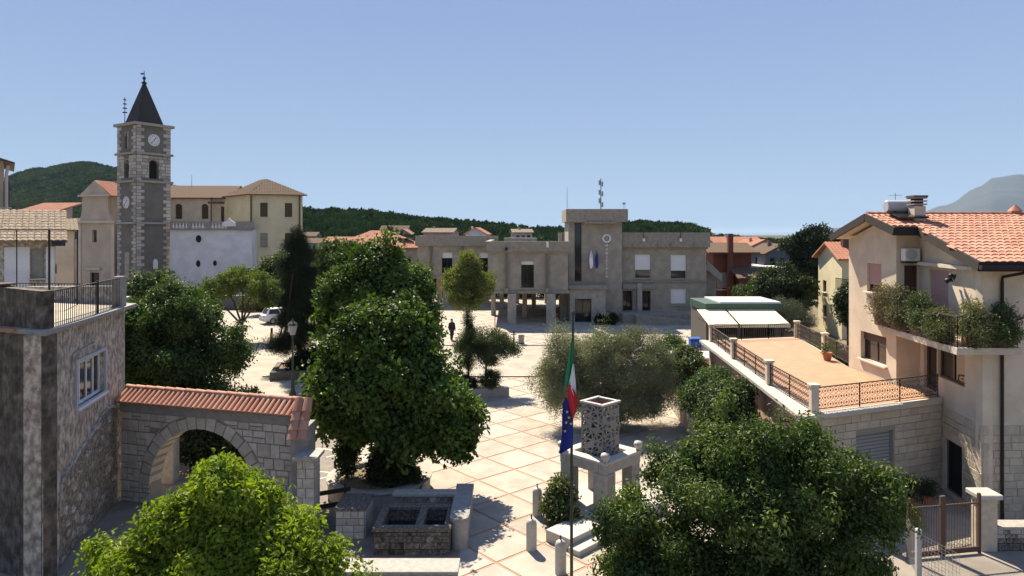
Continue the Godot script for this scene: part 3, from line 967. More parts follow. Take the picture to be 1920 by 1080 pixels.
# ---------------------------------------------------------------- town hall
func town_hall() -> void:
	var o := thing("town_hall", "grey concrete town hall with square tower, parapets and open ground floor", "town hall")
	var C: Material = M.concrete
	var W: Material = M.concrete_wall
	# main block, right of the tower
	var ramp_top := 0.9
	var bl := {"frame": "grey_paint", "shm": "blind", "rec": 0.22, "sillm": "portal"}
	var w1 := bl.duplicate(); w1.merge({"x": 1.5, "y": 3.35, "w": 1.6, "h": 2.45, "shut": 0.64, "ny": 1})
	var w2 := bl.duplicate(); w2.merge({"x": 5.15, "y": 3.3, "w": 1.6, "h": 2.45, "shut": 0.66, "ny": 1})
	var w3 := bl.duplicate(); w3.merge({"x": 5.15, "y": 0.62, "w": 1.6, "h": 1.65, "shut": 0.92})
	var door := {"x": 0.25, "y": 0.02, "w": 1.0, "h": 2.05, "frame": "dark_metal", "rec": 0.7, "sill": false, "called": "door", "nx": 1}
	var door2 := {"x": 1.95, "y": 0.02, "w": 1.15, "h": 2.05, "frame": "dark_metal", "rec": 0.7, "sill": false, "called": "door", "nx": 1}
	facade(o, Vector2(11.1, 71), Vector2(19.9, 71), ramp_top, 7.55, W, [w1, w2, w3, door, door2], 0.8)
	facade(o, Vector2(19.9, 71), Vector2(19.9, 83), 0, 7.55, W)
	facade(o, Vector2(19.9, 83), Vector2(5.6, 83), 0, 7.55, W)
	facade(o, Vector2(5.6, 83), Vector2(5.6, 72.6), 0, 7.55, W)
	bpart(o, "parapet", V(15.55, 8.2, 70.85), Vector3(9.2, 1.5, 0.7), C)
	bpart(o, "parapet", V(20.05, 8.2, 77.2), Vector3(0.5, 1.48, 12), C)
	bpart(o, "parapet", V(12.8, 8.2, 83), Vector3(14.5, 1.46, 0.5), C)
	bpart(o, "roof_deck", V(12.7, 7.6, 77), Vector3(14, 0.1, 11.6), M.grey_stone)
	bpart(o, "string_course", V(15.55, 3.98, 70.92), Vector3(8.7, 0.16, 0.22), C)
	bpart(o, "string_course", V(15.55, 7.38, 70.9), Vector3(8.9, 0.2, 0.3), C)
	bpart(o, "column", V(13.0, 2.35, 70.72), Vector3(0.5, 2.9, 0.45), M.portal, 0.02)
	bpart(o, "lintel", V(13.0, 3.45, 70.82), Vector3(3.4, 0.5, 0.3), C)
	for x in [13.35, 17.1]:
		var l := bpart(o, "floodlight", V(x, 8.2, 70.3), Vector3(0.22, 0.34, 0.26), M.white_metal, 0.03)
		bpart(l, "bracket", Vector3(0, 0.45, 0.02), Vector3(0.06, 0.7, 0.06), M.dark_metal)
	for x in [12.4, 14.9, 16.2, 18.6]:
		bpart(o, "gargoyle_spout", V(x, 7.75, 70.4), Vector3(0.3, 0.2, 0.35), C)
	bpart(o, "ramp_platform", V(15.4, ramp_top / 2, 69.6), Vector3(9.0, ramp_top, 2.8), M.concrete)
	var rp := MB.new()
	rp.t = Transform3D(Basis(), V(0, 0, 68.15))
	rp.prism(PackedVector2Array([Vector2(12.0, 0), Vector2(20.6, 0), Vector2(20.6, 0.1), Vector2(12.0, ramp_top)]), -0.05, 1.3)
	part(o, "ramp", rp, M.concrete)
	var hr := MB.new()
	for k in 6:
		hr.tube([V(13.4 + k * 1.35, 0.75 - k * 0.13, 66.95), V(13.4 + k * 1.35, 1.5 - k * 0.1, 66.95)], [0.025, 0.025], 6)
	hr.tube([V(13.4, 1.5, 66.95), V(20.2, 1.0, 66.95)], [0.03, 0.03], 6)
	part(o, "handrail", hr, M.grey_metal)
	# tower
	facade(o, Vector2(5.7, 70), Vector2(11.1, 70), 0, 10.1, W, [{"x": 0.62, "y": 4.0, "w": 0.7, "h": 5.9, "rec": 0.3, "frame": "dark_metal", "ny": 4, "sill": false}], 0.5)
	facade(o, Vector2(11.1, 70), Vector2(11.1, 75), 0, 10.1, W)
	facade(o, Vector2(11.1, 75), Vector2(5.7, 75), 0, 10.1, W)
	facade(o, Vector2(5.7, 75), Vector2(5.7, 70), 0, 10.1, W)
	bpart(o, "tower_cap", V(8.5, 10.66, 72.3), Vector3(6.2, 1.3, 6.0), C, 0.03)
	bpart(o, "tower_ledge", V(9.0, 9.93, 69.35), Vector3(3.0, 0.16, 0.5), C)
	for x in [7.35, 9.2]:
		bpart(o, "corbel", V(x, 9.95, 69.6), Vector3(0.28, 0.5, 0.7), C)
	# entrance portal
	facade(o, Vector2(5.75, 68.9), Vector2(9.3, 68.9), 0, 3.35, M.portal, [{"x": 0.5, "y": 0.02, "w": 1.65, "h": 2.35, "rec": 0.4, "frame": "dark_metal", "nx": 1, "sill": false, "called": "entrance_door"}], 0.5)
	facade(o, Vector2(9.3, 68.9), Vector2(9.3, 70), 0, 3.35, M.portal)
	bpart(o, "portal_roof", V(7.52, 3.55, 69.3), Vector3(3.9, 0.4, 1.35), C, 0.02)
	# ring emblem and upright lettering on the tower
	var ring := MB.new()
	var k0 := []
	for i in 25:
		k0.append(Vector3(cos(TAU * i / 24) * 0.36, sin(TAU * i / 24) * 0.36, 0))
	var rr := []
	for i in 25:
		rr.append(0.1)
	ring.tube(k0, rr, 8, false)
	var em := part(o, "ring_emblem", ring, M.white_paint, V(9.55, 8.35, 69.9))
	bpart(em, "shield", Vector3(0, 0, -0.03), Vector3(0.3, 0.34, 0.05), M.portal)
	var font := SystemFont.new()
	font.font_names = PackedStringArray(["Droid Sans"])
	font.font_weight = 700
	var word := "MUNICIPIO"
	for i in word.length():
		var tm := TextMesh.new()
		tm.text = word[i]
		tm.font = font
		tm.font_size = 24
		tm.pixel_size = 0.0145
		tm.depth = 0.05
		part(o, "letter", tm, M.white_paint if i < 2 else M.blind, V(9.55, 7.65 - i * 0.39, 69.95))
	# masts
	var a := MB.new()
	a.tube([Vector3(0, 0, 0), Vector3(0, 3.2, 0)], [0.07, 0.05], 6)
	for e in [[0.5, 0.16], [0.9, -0.16], [1.6, 0.16], [1.75, -0.16], [2.6, 0.15], [2.75, -0.15]]:
		a.box(Vector3(e[1], e[0], 0.05), Vector3(0.16, 0.5, 0.1))
	part(o, "antenna_mast", a, M.grey_metal, V(9.1, 11.3, 71))
	var a2 := MB.new()
	a2.tube([Vector3(0, 0, 0), Vector3(0, 3.6, 0)], [0.03, 0.02], 5)
	part(o, "antenna_rod", a2, M.grey_metal, V(5.6, 10.0, 70.4))
	var a3 := MB.new()
	a3.tube([Vector3(0, 0, 0), Vector3(0, 0.6, 0)], [0.03, 0.03], 5)
	a3.box(Vector3(0, 0.6, 0), Vector3(0.3, 0.2, 0.2))
	part(o, "siren", a3, M.grey_metal, V(11.4, 11.3, 70.6))
	# raised wing on pillars, right part
	var p := {"frame": "dark_metal", "shm": "blind", "rec": 0.25, "sillm": "portal"}
	var v1 := p.duplicate(); v1.merge({"x": 3.25, "y": 0.28, "w": 1.25, "h": 2.6, "shut": 0.13, "nx": 1})
	facade(o, Vector2(-2.35, 68), Vector2(5.5, 68), 3.25, 7.2, W, [v1], 0.4)
	facade(o, Vector2(5.5, 68), Vector2(5.5, 88), 3.25, 7.2, W)
	facade(o, Vector2(5.5, 88), Vector2(-1.9, 88), 3.25, 7.2, W)
	facade(o, Vector2(-2.35, 85.9), Vector2(-2.35, 68), 3.25, 7.2, W)
	bpart(o, "floor_slab", V(1.6, 3.12, 78), Vector3(8.1, 0.3, 20.3), C)
	bpart(o, "parapet", V(1.6, 7.6, 67.9), Vector3(8.3, 0.98, 0.6), C)
	bpart(o, "parapet", V(-2.4, 7.6, 76.9), Vector3(0.5, 0.96, 17.4), C)
	bpart(o, "roof_deck", V(1.6, 7.24, 78), Vector3(7.9, 0.1, 19.8), M.grey_stone)
	bpart(o, "string_course", V(1.6, 7.02, 67.9), Vector3(8.0, 0.22, 0.24), C)
	for x in [-0.55, 3.45]:
		bpart(o, "rib", V(x, 5.1, 67.88), Vector3(0.22, 3.5, 0.3), M.concrete_dark)
		bpart(o, "rib_foot", V(x, 3.3, 67.82), Vector3(0.36, 0.4, 0.42), C)
	bpart(o, "floodlight", V(3.45, 7.75, 67.45), Vector3(0.22, 0.5, 0.25), M.white_metal, 0.03)
	bpart(o, "floodlight", V(-0.55, 7.35, 67.45), Vector3(0.28, 0.3, 0.25), M.dark_metal, 0.03)
	for e in [[0.0, 67.9, 0.85], [3.8, 67.9, 0.9], [1.35, 73.5, 0.5], [0.1, 77.5, 0.6], [4.6, 77.5, 0.6], [-2.0, 75, 0.5], [2.6, 82.6, 0.5], [-1.2, 82.0, 0.5], [0.6, 87.5, 0.6], [4.4, 87.5, 0.6]]:
		bpart(o, "pillar", V(e[0], 1.49, e[1]), Vector3(e[2], 2.97, 0.8), M.portal, 0.04)
	facade(o, Vector2(4.9, 71), Vector2(5.6, 71), 0, 3.0, W)
	# set-back left part of the wing
	var u1 := p.duplicate(); u1.merge({"x": 3.0, "y": 0.35, "w": 1.3, "h": 2.6, "shut": 0.26, "nx": 1})
	var u2 := p.duplicate(); u2.merge({"x": 7.6, "y": 0.35, "w": 1.1, "h": 2.6, "shut": 0.26, "nx": 1})
	facade(o, Vector2(-11.7, 86), Vector2(-2.0, 86), 3.5, 7.3, W, [u1, u2], 0.4)
	facade(o, Vector2(-2.0, 86), Vector2(-2.0, 92), 3.5, 7.3, W)
	facade(o, Vector2(-2.0, 92), Vector2(-11.7, 92), 3.5, 7.3, W)
	facade(o, Vector2(-11.7, 92), Vector2(-11.7, 86), 3.5, 7.3, W)
	bpart(o, "floor_slab", V(-6.8, 3.4, 89), Vector3(9.9, 0.3, 6.3), C)
	bpart(o, "parapet", V(-6.8, 7.9, 85.9), Vector3(10.2, 1.25, 0.6), C)
	bpart(o, "parapet", V(-11.8, 7.9, 89.3), Vector3(0.5, 1.22, 6.2), C)
	bpart(o, "roof_deck", V(-6.8, 7.34, 89), Vector3(9.6, 0.1, 6.0), M.grey_stone)
	for x in [-10.05, -6.2]:
		bpart(o, "rib", V(x, 5.5, 85.88), Vector3(0.24, 4.2, 0.3), M.concrete_dark)
	for e in [[-10.4, 86], [-8.2, 86], [-5.9, 86], [-3.2, 86], [-9.6, 91.6], [-6.6, 91.6], [-3.9, 91.6]]:
		bpart(o, "pillar", V(e[0], 1.62, e[1]), Vector3(0.7, 3.24, 0.7), M.portal, 0.04)
	# roof-edge posts
	for e in [[-6.1, 86.2, 8.5], [1.9, 75, 7.3], [4.2, 69.5, 8.05], [5.1, 69.5, 8.05]]:
		bpart(o, "roof_post", V(e[0], e[2] + 0.4, e[1]), Vector3(0.1, 0.9, 0.1), M.dark_metal)
	bpart(o, "roof_housing", V(0.9, 8.0, 77), Vector3(3.6, 0.7, 2.0), M.grey_stone)
	# two small flags by the tower wall
	for e in [[0.14, "flag_blue", "limp dark blue flag on the left side of the town hall tower", 0.0], [-0.16, "flag_white", "limp pale flag hanging next to the dark blue one on the town hall tower", 0.3]]:
		var fl := thing("wall_flag", e[2], "flag", V(8.2 + e[0] * 0.6, 4.6, 69.75), 0.0, "flags on the town hall tower")
		var po := MB.new()
		po.tube([Vector3(0, 0, 0), Vector3(e[0] * 1.2, 2.6, 0.35)], [0.03, 0.02], 6)
		part(fl, "staff", po, M.grey_metal)
		var f := MB.new()
		var pr := []
		for i in 9:
			var u := i / 8.0
			pr.append([Vector3(e[0] * 1.2 - 0.16 * sin(u * 2.8), 2.6 - u * 1.9, 0.35), Vector3(e[0] * 1.2 + 0.05 + 0.16 * sin(u * 2.5), 2.6 - u * 1.75, 0.3 - 0.1 * sin(u * 5.0))])
		for i in 8:
			f.quad(pr[i + 1][0], pr[i + 1][1], pr[i][1], pr[i][0])
		part(fl, "cloth", f, M[e[1]])

# ---------------------------------------------------------------- church and bell tower
func bell_tower() -> void:
	var o := thing("bell_tower", "square stone bell tower with dark pyramid spire and two clocks", "bell tower")
	var s := 4.56
	var cx := Vector2(-47.7, 88)
	var al := deg_to_rad(56.7)
	var r := cx + Vector2(cos(al), sin(al)) * s
	var l := cx + Vector2(-sin(al), cos(al)) * s
	var bk := l + r - cx
	var faces := [[l, cx], [cx, r], [r, bk], [bk, l]]
	var bounds := [0.0, 10.15, 15.5, 19.1, 22.75]
	for fi in 4:
		var A: Vector2 = faces[fi][0]
		var B: Vector2 = faces[fi][1]
		var fr := wframe(A, B)
		var holes := []
		if fi < 2:
			holes = [[s / 2 - 0.55, 16.0, 1.1, 2.4], [s / 2 - 0.5, 19.75, 1.0, 2.2]] if fi == 0 else [[s / 2 - 0.6, 15.9, 1.2, 2.5]]
		var mb := MB.new()
		mb.wall(s, bounds[4], 0.5, holes)
		var wp := part(o, "wall", mb, M.tower_dark)
		wp.transform = fr
		for h in holes:
			var cap := MB.new()
			var pts := PackedVector2Array([Vector2(-h[2] / 2, 0), Vector2(-h[2] / 2, 0.55), Vector2(h[2] / 2, 0.55), Vector2(h[2] / 2, 0)])
			for k in range(1, 8):
				pts.append(Vector2(cos(PI * k / 8) * h[2] / 2, sin(PI * k / 8) * 0.5))
			cap.prism(pts, -0.5, -0.02)
			part(o, "arch_head", cap, M.tower_stone_b).transform = fr * Transform3D(Basis(), Vector3(h[0] + h[2] / 2, h[1] + h[3] - 0.56, 0))
			bpart(o, "louvre", Vector3.ZERO, Vector3(h[2], h[3], 0.05), M.room_dark).transform = fr * Transform3D(Basis(), Vector3(h[0] + h[2] / 2, h[1] + h[3] / 2, -0.55))
			if fi == 0 and h[1] > 19:
				bpart(o, "column", Vector3.ZERO, Vector3(0.16, h[3], 0.16), M.tower_stone, 0.03).transform = fr * Transform3D(Basis(), Vector3(h[0] + h[2] / 2, h[1] + h[3] / 2, -0.2))
		# stones: quoins everywhere, the whole belfry storey in courses
		if fi < 2:
			var y := 0.3
			var row := 0
			while y < bounds[4] - 0.35:
				var h := rng.randf_range(0.36, 0.5)
				var belfry := y > 15.55 and y < 18.8
				for b in bounds:
					if y < b and y + h > b:
						h = b - y - 0.02
				if h < 0.15:
					y += h + 0.04
					continue
				var spans := []
				if belfry:
					var x := 0.0
					while x < s - 0.05:
						var w := minf(rng.randf_range(0.45, 0.85), s - x)
						if s - x - w < 0.25:
							w = s - x
						spans.append([x, w])
						x += w
				else:
					var long: float = 1.05 if row % 2 == 0 else 0.65
					spans = [[0.0, long], [s - (1.7 - long), 1.7 - long]]
				for sp in spans:
					var x0: float = sp[0]
					var x1: float = sp[0] + sp[1]
					var skip := false
					for hh in holes:
						if x1 > hh[0] - 0.02 and x0 < hh[0] + hh[2] + 0.02 and y + h > hh[1] and y < hh[1] + hh[3]:
							if x0 < hh[0] - 0.2 and x1 <= hh[0] + hh[2]:
								x1 = hh[0] - 0.03
							elif x1 > hh[0] + hh[2] + 0.2 and x0 >= hh[0]:
								x0 = hh[0] + hh[2] + 0.03
							else:
								skip = true
					if skip or x1 - x0 < 0.12:
						continue
					var st := MB.new()
					st.bprism(PackedVector2Array([Vector2(x0 + 0.03, y), Vector2(x1 - 0.03, y), Vector2(x1 - 0.03, y + h - 0.05), Vector2(x0 + 0.03, y + h - 0.05)]), 0.0, rng.randf_range(0.045, 0.08), 0.02)
					part(o, "stone", st, M.tower_stone if rng.randf() < 0.6 else M.tower_stone_b).transform = fr
				y += h
				row += 1
		for b in [10.15, 15.5, 19.1]:
			bpart(o, "cornice", Vector3.ZERO, Vector3(s + 0.5, 0.26, 0.34), M.tower_stone_b).transform = fr * Transform3D(Basis(), Vector3(s / 2, b, 0.08))
		bpart(o, "cornice", Vector3.ZERO, Vector3(s + 0.72, 0.34, 0.44), M.tower_stone_b).transform = fr * Transform3D(Basis(), Vector3(s / 2, 22.85, 0.12))
		if fi < 2:
			for cl in ([[s / 2, 20.9, 0.78]] if fi == 1 else [[s / 2, 12.8, 0.78]]):
				var disc := MB.new()
				disc.lathe([Vector2(0.0, 0.0), Vector2(cl[2], 0.0), Vector2(cl[2], 0.07), Vector2(cl[2] * 0.9, 0.1), Vector2(cl[2] * 0.86, 0.07), Vector2(0.0, 0.07)], 28)
				var d := part(o, "clock_face", disc, M.white_paint)
				d.transform = fr * Transform3D(Basis(Vector3(1, 0, 0), Vector3(0, 0, 1), Vector3(0, -1, 0)), Vector3(cl[0], cl[1], 0.02))
				for k in 12:
					var mk := bpart(d, "hour_mark", Vector3(sin(TAU * k / 12) * cl[2] * 0.72, 0.08, -cos(TAU * k / 12) * cl[2] * 0.72), Vector3(0.05, 0.02, 0.16), M.dark_metal)
					mk.rotation.y = -TAU * k / 12
				for hd in [[0.42, 0.09, 0.62], [0.6, 0.06, 3.9]]:
					var ha := bpart(d, "clock_hand", Vector3(sin(hd[2]) * hd[0] / 2 * cl[2] / 0.78, 0.1, -cos(hd[2]) * hd[0] / 2 * cl[2] / 0.78), Vector3(hd[1], 0.02, hd[0]), M.dark_metal)
					ha.rotation.y = -hd[2]
		if fi == 1:
			var ni := MB.new()
			ni.prism(PackedVector2Array([Vector2(-0.3, 0), Vector2(0.3, 0), Vector2(0.3, 0.9), Vector2(0.2, 1.2), Vector2(0, 1.32), Vector2(-0.2, 1.2), Vector2(-0.3, 0.9)]), 0.0, 0.08)
			part(o, "niche", ni, M.white_paint).transform = fr * Transform3D(Basis(), Vector3(s / 2 + 0.2, 4.2, 0))
		else:
			if fi == 0:
				bpart(o, "door_panel", Vector3.ZERO, Vector3(1.1, 3.6, 0.1), M.portal).transform = fr * Transform3D(Basis(), Vector3(s / 2 + 0.2, 4.6, 0.02))
	# spire
	var mid := (cx + bk) / 2
	var sp := MB.new()
	var top := V(mid.x, 28.9, mid.y)
	var cor := []
	for q in [l, cx, r, bk]:
		var e: Vector2 = mid + (q - mid) * 0.74
		cor.append(V(e.x, 23.0, e.y))
	for i in 4:
		var rows := 16
		for k in rows:
			var u0 := float(k) / rows
			var u1 := float(k + 1) / rows
			var a0: Vector3 = cor[i].lerp(top, u0)
			var b0: Vector3 = cor[(i + 1) % 4].lerp(top, u0)
			var a1: Vector3 = cor[i].lerp(top, u1)
			var b1: Vector3 = cor[(i + 1) % 4].lerp(top, u1)
			var out := (a0 + b0) / 2 - V(mid.x, a0.y, mid.y)
			out = out.normalized() * 0.06
			sp.quad(a0 + out, b0 + out, b1, a1)
			sp.quad(a0, b0, b0 + out, a0 + out)
	part(o, "spire", sp, M.spire)
	var fin := MB.new()
	fin.lathe([Vector2(0.32, 0), Vector2(0.36, 0.12), Vector2(0.12, 0.3), Vector2(0.1, 0.5), Vector2(0.22, 0.66), Vector2(0.22, 0.78), Vector2(0.05, 0.95), Vector2(0.03, 1.7), Vector2(0.0, 1.7)], 10)
	fin.box(Vector3(-0.22, 1.3, 0), Vector3(0.5, 0.2, 0.04))
	part(o, "weather_vane", fin, M.dark_metal, V(mid.x, 28.5, mid.y))
	var ae := MB.new()
	ae.tube([Vector3(0, 0, 0), Vector3(0, 3.6, 0)], [0.05, 0.04], 6)
	for k in 4:
		ae.box(Vector3(0, 1.6 + k * 0.55, 0), Vector3(0.5 - 0.08 * k, 0.12, 0.3))
	part(o, "antenna", ae, M.dark_metal, V(l.x + 1.3, 22.9, l.y - 0.6))

func church() -> void:
	var o := thing("church", "pale plaster church with volute gable front beside the bell tower", "church")
	var m: Material = M.church
	# gable front
	var a := Vector2(-58.2, 93.0)
	var b := Vector2(-52.3, 91.4)
	var fr := wframe(a, b)
	var w := a.distance_to(b)
	facade(o, a, b, 0, 10.4, m, [{"x": 2.35, "y": 7.6, "w": 0.75, "h": 1.7, "rec": 0.25, "frame": "church", "sill": false}, {"x": 2.0, "y": 0.0, "w": 1.5, "h": 3.6, "rec": 0.3, "frame": "brown_wood", "sill": false, "called": "door"}])
	var g := MB.new()
	g.prism(PackedVector2Array([Vector2(0.1, 10.4), Vector2(w - 0.1, 10.4), Vector2(w - 0.55, 10.7), Vector2(w - 1.0, 11.3), Vector2(w - 1.2, 12.2), Vector2(w - 1.25, 13.9), Vector2(0.7, 13.9), Vector2(0.65, 12.2), Vector2(0.5, 11.3), Vector2(0.25, 10.7)]), -0.5, 0.0)
	part(o, "upper_front", g, m).transform = fr
	var pd := MB.new()
	pd.prism(PackedVector2Array([Vector2(0.35, 13.95), Vector2(w - 0.95, 13.95), Vector2(w / 2 - 0.3, 15.9)]), -0.5, 0.04)
	part(o, "pediment", pd, m).transform = fr
	for e in [[w / 2, 10.35, w + 0.5, 0.3], [w / 2 - 0.3, 13.85, w - 1.1, 0.22]]:
		bpart(o, "cornice", Vector3.ZERO, Vector3(e[2], e[3], 0.5), M.church_wall).transform = fr * Transform3D(Basis(), Vector3(e[0], e[1], 0.1))
	for x in [0.3, w - 0.3]:
		bpart(o, "pilaster", Vector3.ZERO, Vector3(0.5, 10.1, 0.14), M.church_wall).transform = fr * Transform3D(Basis(), Vector3(x, 5.1, 0.05))
	bpart(o, "door_hood", Vector3.ZERO, Vector3(2.2, 0.25, 0.4), M.church_wall).transform = fr * Transform3D(Basis(), Vector3(2.75, 4.1, 0.1))
	# roof behind the gable
	var bk := Vector2(-(b - a).normalized().y, (b - a).normalized().x)
	var rid := a + (b - a).normalized() * (w / 2 - 0.3)
	var e0 := a + (b - a).normalized() * (w - 0.7)
	var e1 := a + (b - a).normalized() * 0.1
	var far := bk * 16.0
	roof_slope(o, V(e0.x, 13.8, e0.y), V(e0.x + far.x, 13.8, e0.y + far.y), V(rid.x, 15.85, rid.y), V(rid.x + far.x, 15.85, rid.y + far.y), M.far_tile, 0.3)
	roof_slope(o, V(e1.x + far.x, 13.8, e1.y + far.y), V(e1.x, 13.8, e1.y), V(rid.x + far.x, 15.85, rid.y + far.y), V(rid.x, 15.85, rid.y), M.far_tile, 0.3)
	facade(o, b - (b - a).normalized() * 1.0 + bk * 0.5, b - (b - a).normalized() * 1.0 + far, 0, 13.8, m)
	facade(o, a + (b - a).normalized() * 0.6 + far, a + (b - a).normalized() * 0.6 + bk * 0.5, 0, 13.8, m)
	var wn := {"w": 0.95, "h": 1.75, "y": 10.9, "rec": 0.3, "frame": "shutter_brown", "glass": "shutter_brown", "sill": false}
	var ws := []
	for x in [2.2, 5.9]:
		var q := wn.duplicate()
		q["x"] = x
		ws.append(q)
	var door := {"x": 8.6, "y": 10.5, "w": 0.6, "h": 2.2, "rec": 0.3, "frame": "brown_wood", "glass": "brown_wood", "sill": false, "called": "door"}
	# nave
	var q := block(o, Vector2(-50.8, 100), Vector2(-41.4, 100.5), 10, 0, 14.1, M.church_wall, ws + [door])
	for e in ws:
		var cap := MB.new()
		var pts := PackedVector2Array()
		for k in 9:
			pts.append(Vector2(cos(PI * k / 8) * 0.475, sin(PI * k / 8) * 0.42))
		cap.prism(pts, 0.0, 0.03)
		part(o, "arch_head", cap, M.shutter_brown).transform = wframe(Vector2(-50.8, 100), Vector2(-41.4, 100.5)) * Transform3D(Basis(), Vector3(e.x + 0.475, 12.65, 0.0))
	gable_roof(o, q, 14.1, 1.9, 0.5, M.old_tile, M.church_wall, true, 0.35)
	bpart(o, "porch_roof", V(-42.4, 13.2, 99.4), Vector3(1.9, 0.3, 1.2), M.old_tile)
	var dp := MB.new()
	dp.tube([V(-43.3, 14.0, 99.8), V(-43.3, 10.3, 99.8)], [0.08, 0.08], 6)
	part(o, "drainpipe", dp, M.brown_wood)
	var mast := MB.new()
	mast.tube([V(-48.5, 15.8, 105), V(-48.5, 17.6, 105)], [0.04, 0.03], 5)
	part(o, "antenna", mast, M.grey_metal)

	# white annex with the balustraded terrace
	var an := thing("white_annex", "plain white rendered wall with oval holes under a balustraded terrace", "annex")
	var A := Vector2(-44.9, 91)
	var B := Vector2(-34.35, 91.6)
	var f2 := facade(an, A, B, 0, 9.25, M.white_wall)
	facade(an, B, B + Vector2(0, 8), 0, 9.25, M.white_wall)
	bpart(an, "terrace_floor", V(-39.8, 9.2, 95.5), Vector3(10.6, 0.1, 8.0), M.pale_floor)
	for e in [[3.7, 8.1, 0.42, 0.55], [3.65, 4.85, 0.34, 0.5], [5.8, 4.9, 0.3, 0.42]]:
		var ov := MB.new()
		var pts := []
		for k in 20:
			pts.append(Vector2(cos(TAU * k / 20) * e[2], sin(TAU * k / 20) * e[3]))
		ov.prism(PackedVector2Array(pts), 0.0, 0.02)
		var q0 := part(an, "oculus", ov, M.room_dark)
		q0.transform = f2 * Transform3D(Basis(), Vector3(e[0], e[1], 0))
		var rg := MB.new()
		for k in 20:
			var p0: Vector2 = pts[k]
			var p1: Vector2 = pts[(k + 1) % 20]
			rg.bar(Vector3(p0.x, p0.y, 0.03), Vector3(p1.x, p1.y, 0.03), 0.09)
		part(q0, "rim", rg, M.white_wall)
	bpart(an, "cornice", Vector3.ZERO, Vector3(10.8, 0.16, 0.4), M.grey_stone).transform = f2 * Transform3D(Basis(), Vector3(5.28, 9.3, 0.05))
	bpart(an, "coping", Vector3.ZERO, Vector3(10.6, 0.16, 0.36), M.grey_stone).transform = f2 * Transform3D(Basis(), Vector3(5.28, 10.32, -0.1))
	for e in [[0.15, 0.3], [2.55, 0.5], [4.95, 0.5], [8.2, 3.2]]:
		bpart(an, "pier", Vector3.ZERO, Vector3(e[1], 0.9, 0.3), M.grey_stone).transform = f2 * Transform3D(Basis(), Vector3(e[0] + (0.9 if e[1] > 3 else 0.0), 9.8, -0.1))
	bpart(an, "plinth", Vector3.ZERO, Vector3(10.4, 0.42, 0.3), M.grey_stone).transform = f2 * Transform3D(Basis(), Vector3(5.28, 9.98, -0.13))
	var bal := MB.new()
	bal.lathe([Vector2(0.07, 0), Vector2(0.1, 0.1), Vector2(0.13, 0.25), Vector2(0.06, 0.5), Vector2(0.09, 0.62)], 8)
	var bm := bal.mesh()
	for i in 17:
		var x := 0.5 + i * 0.42
		if absf(x - 2.55) < 0.35 or absf(x - 4.95) < 0.35:
			continue
		part(an, "baluster", bm, M.white_paint).transform = f2 * Transform3D(Basis(), Vector3(x, 9.5, 0.12))
	var cr := MB.new()
	cr.prism(PackedVector2Array([Vector2(-0.9, 0), Vector2(0.9, 0), Vector2(0.8, 0.5), Vector2(0.3, 0.75), Vector2(0, 1.1), Vector2(-0.3, 0.75), Vector2(-0.8, 0.5)]), 0.0, 0.2)
	part(an, "crest", cr, M.white_paint).transform = f2 * Transform3D(Basis(), Vector3(7.7, 9.75, 0.1))

	# yellow block
	var y := thing("yellow_convent_block", "three-storey yellow block with brown shutters and hipped tile roof by the church", "building")
	var sh := {"w": 0.95, "h": 1.9, "rec": 0.16, "frame": "shutter_brown", "shut": 1.0, "shm": "shutter_brown", "leaf": true, "sillm": "yellow_wall"}
	var yw := []
	for row in [[11.05, 1.0], [6.95, 0.0], [2.9, 0.0]]:
		for x in [1.2, 4.35]:
			var e := sh.duplicate()
			e["x"] = x
			e["y"] = row[0]
			if x < 2 and row[1] < 0.5:
				e["shm"] = "grey_stone"
			yw.append(e)
	var yq := [Vector2(-35.05, 93), Vector2(-28.7, 95), Vector2(-34.6, 101.4), Vector2(-41.0, 99.4)]
	facade(y, yq[0], yq[1], 0, 14.05, M.yellow_wall, yw)
	facade(y, yq[1], yq[2], 0, 14.05, M.yellow_wall)
	facade(y, yq[2], yq[3], 0, 14.05, M.yellow_wall)
	facade(y, yq[3], yq[0], 0, 14.05, M.yellow_wall)
	hip_roof(y, yq, 14.05, 2.3, 0.55, M.old_tile, 0.35)
	for e in [[Vector2(-34.95, 92.85), 0], [Vector2(-29.0, 94.7), 0]]:
		var p := MB.new()
		p.tube([V(e[0].x, 13.9, e[0].y), V(e[0].x, 0, e[0].y)], [0.12, 0.12], 7)
		part(y, "drainpipe", p, M.drain_green)

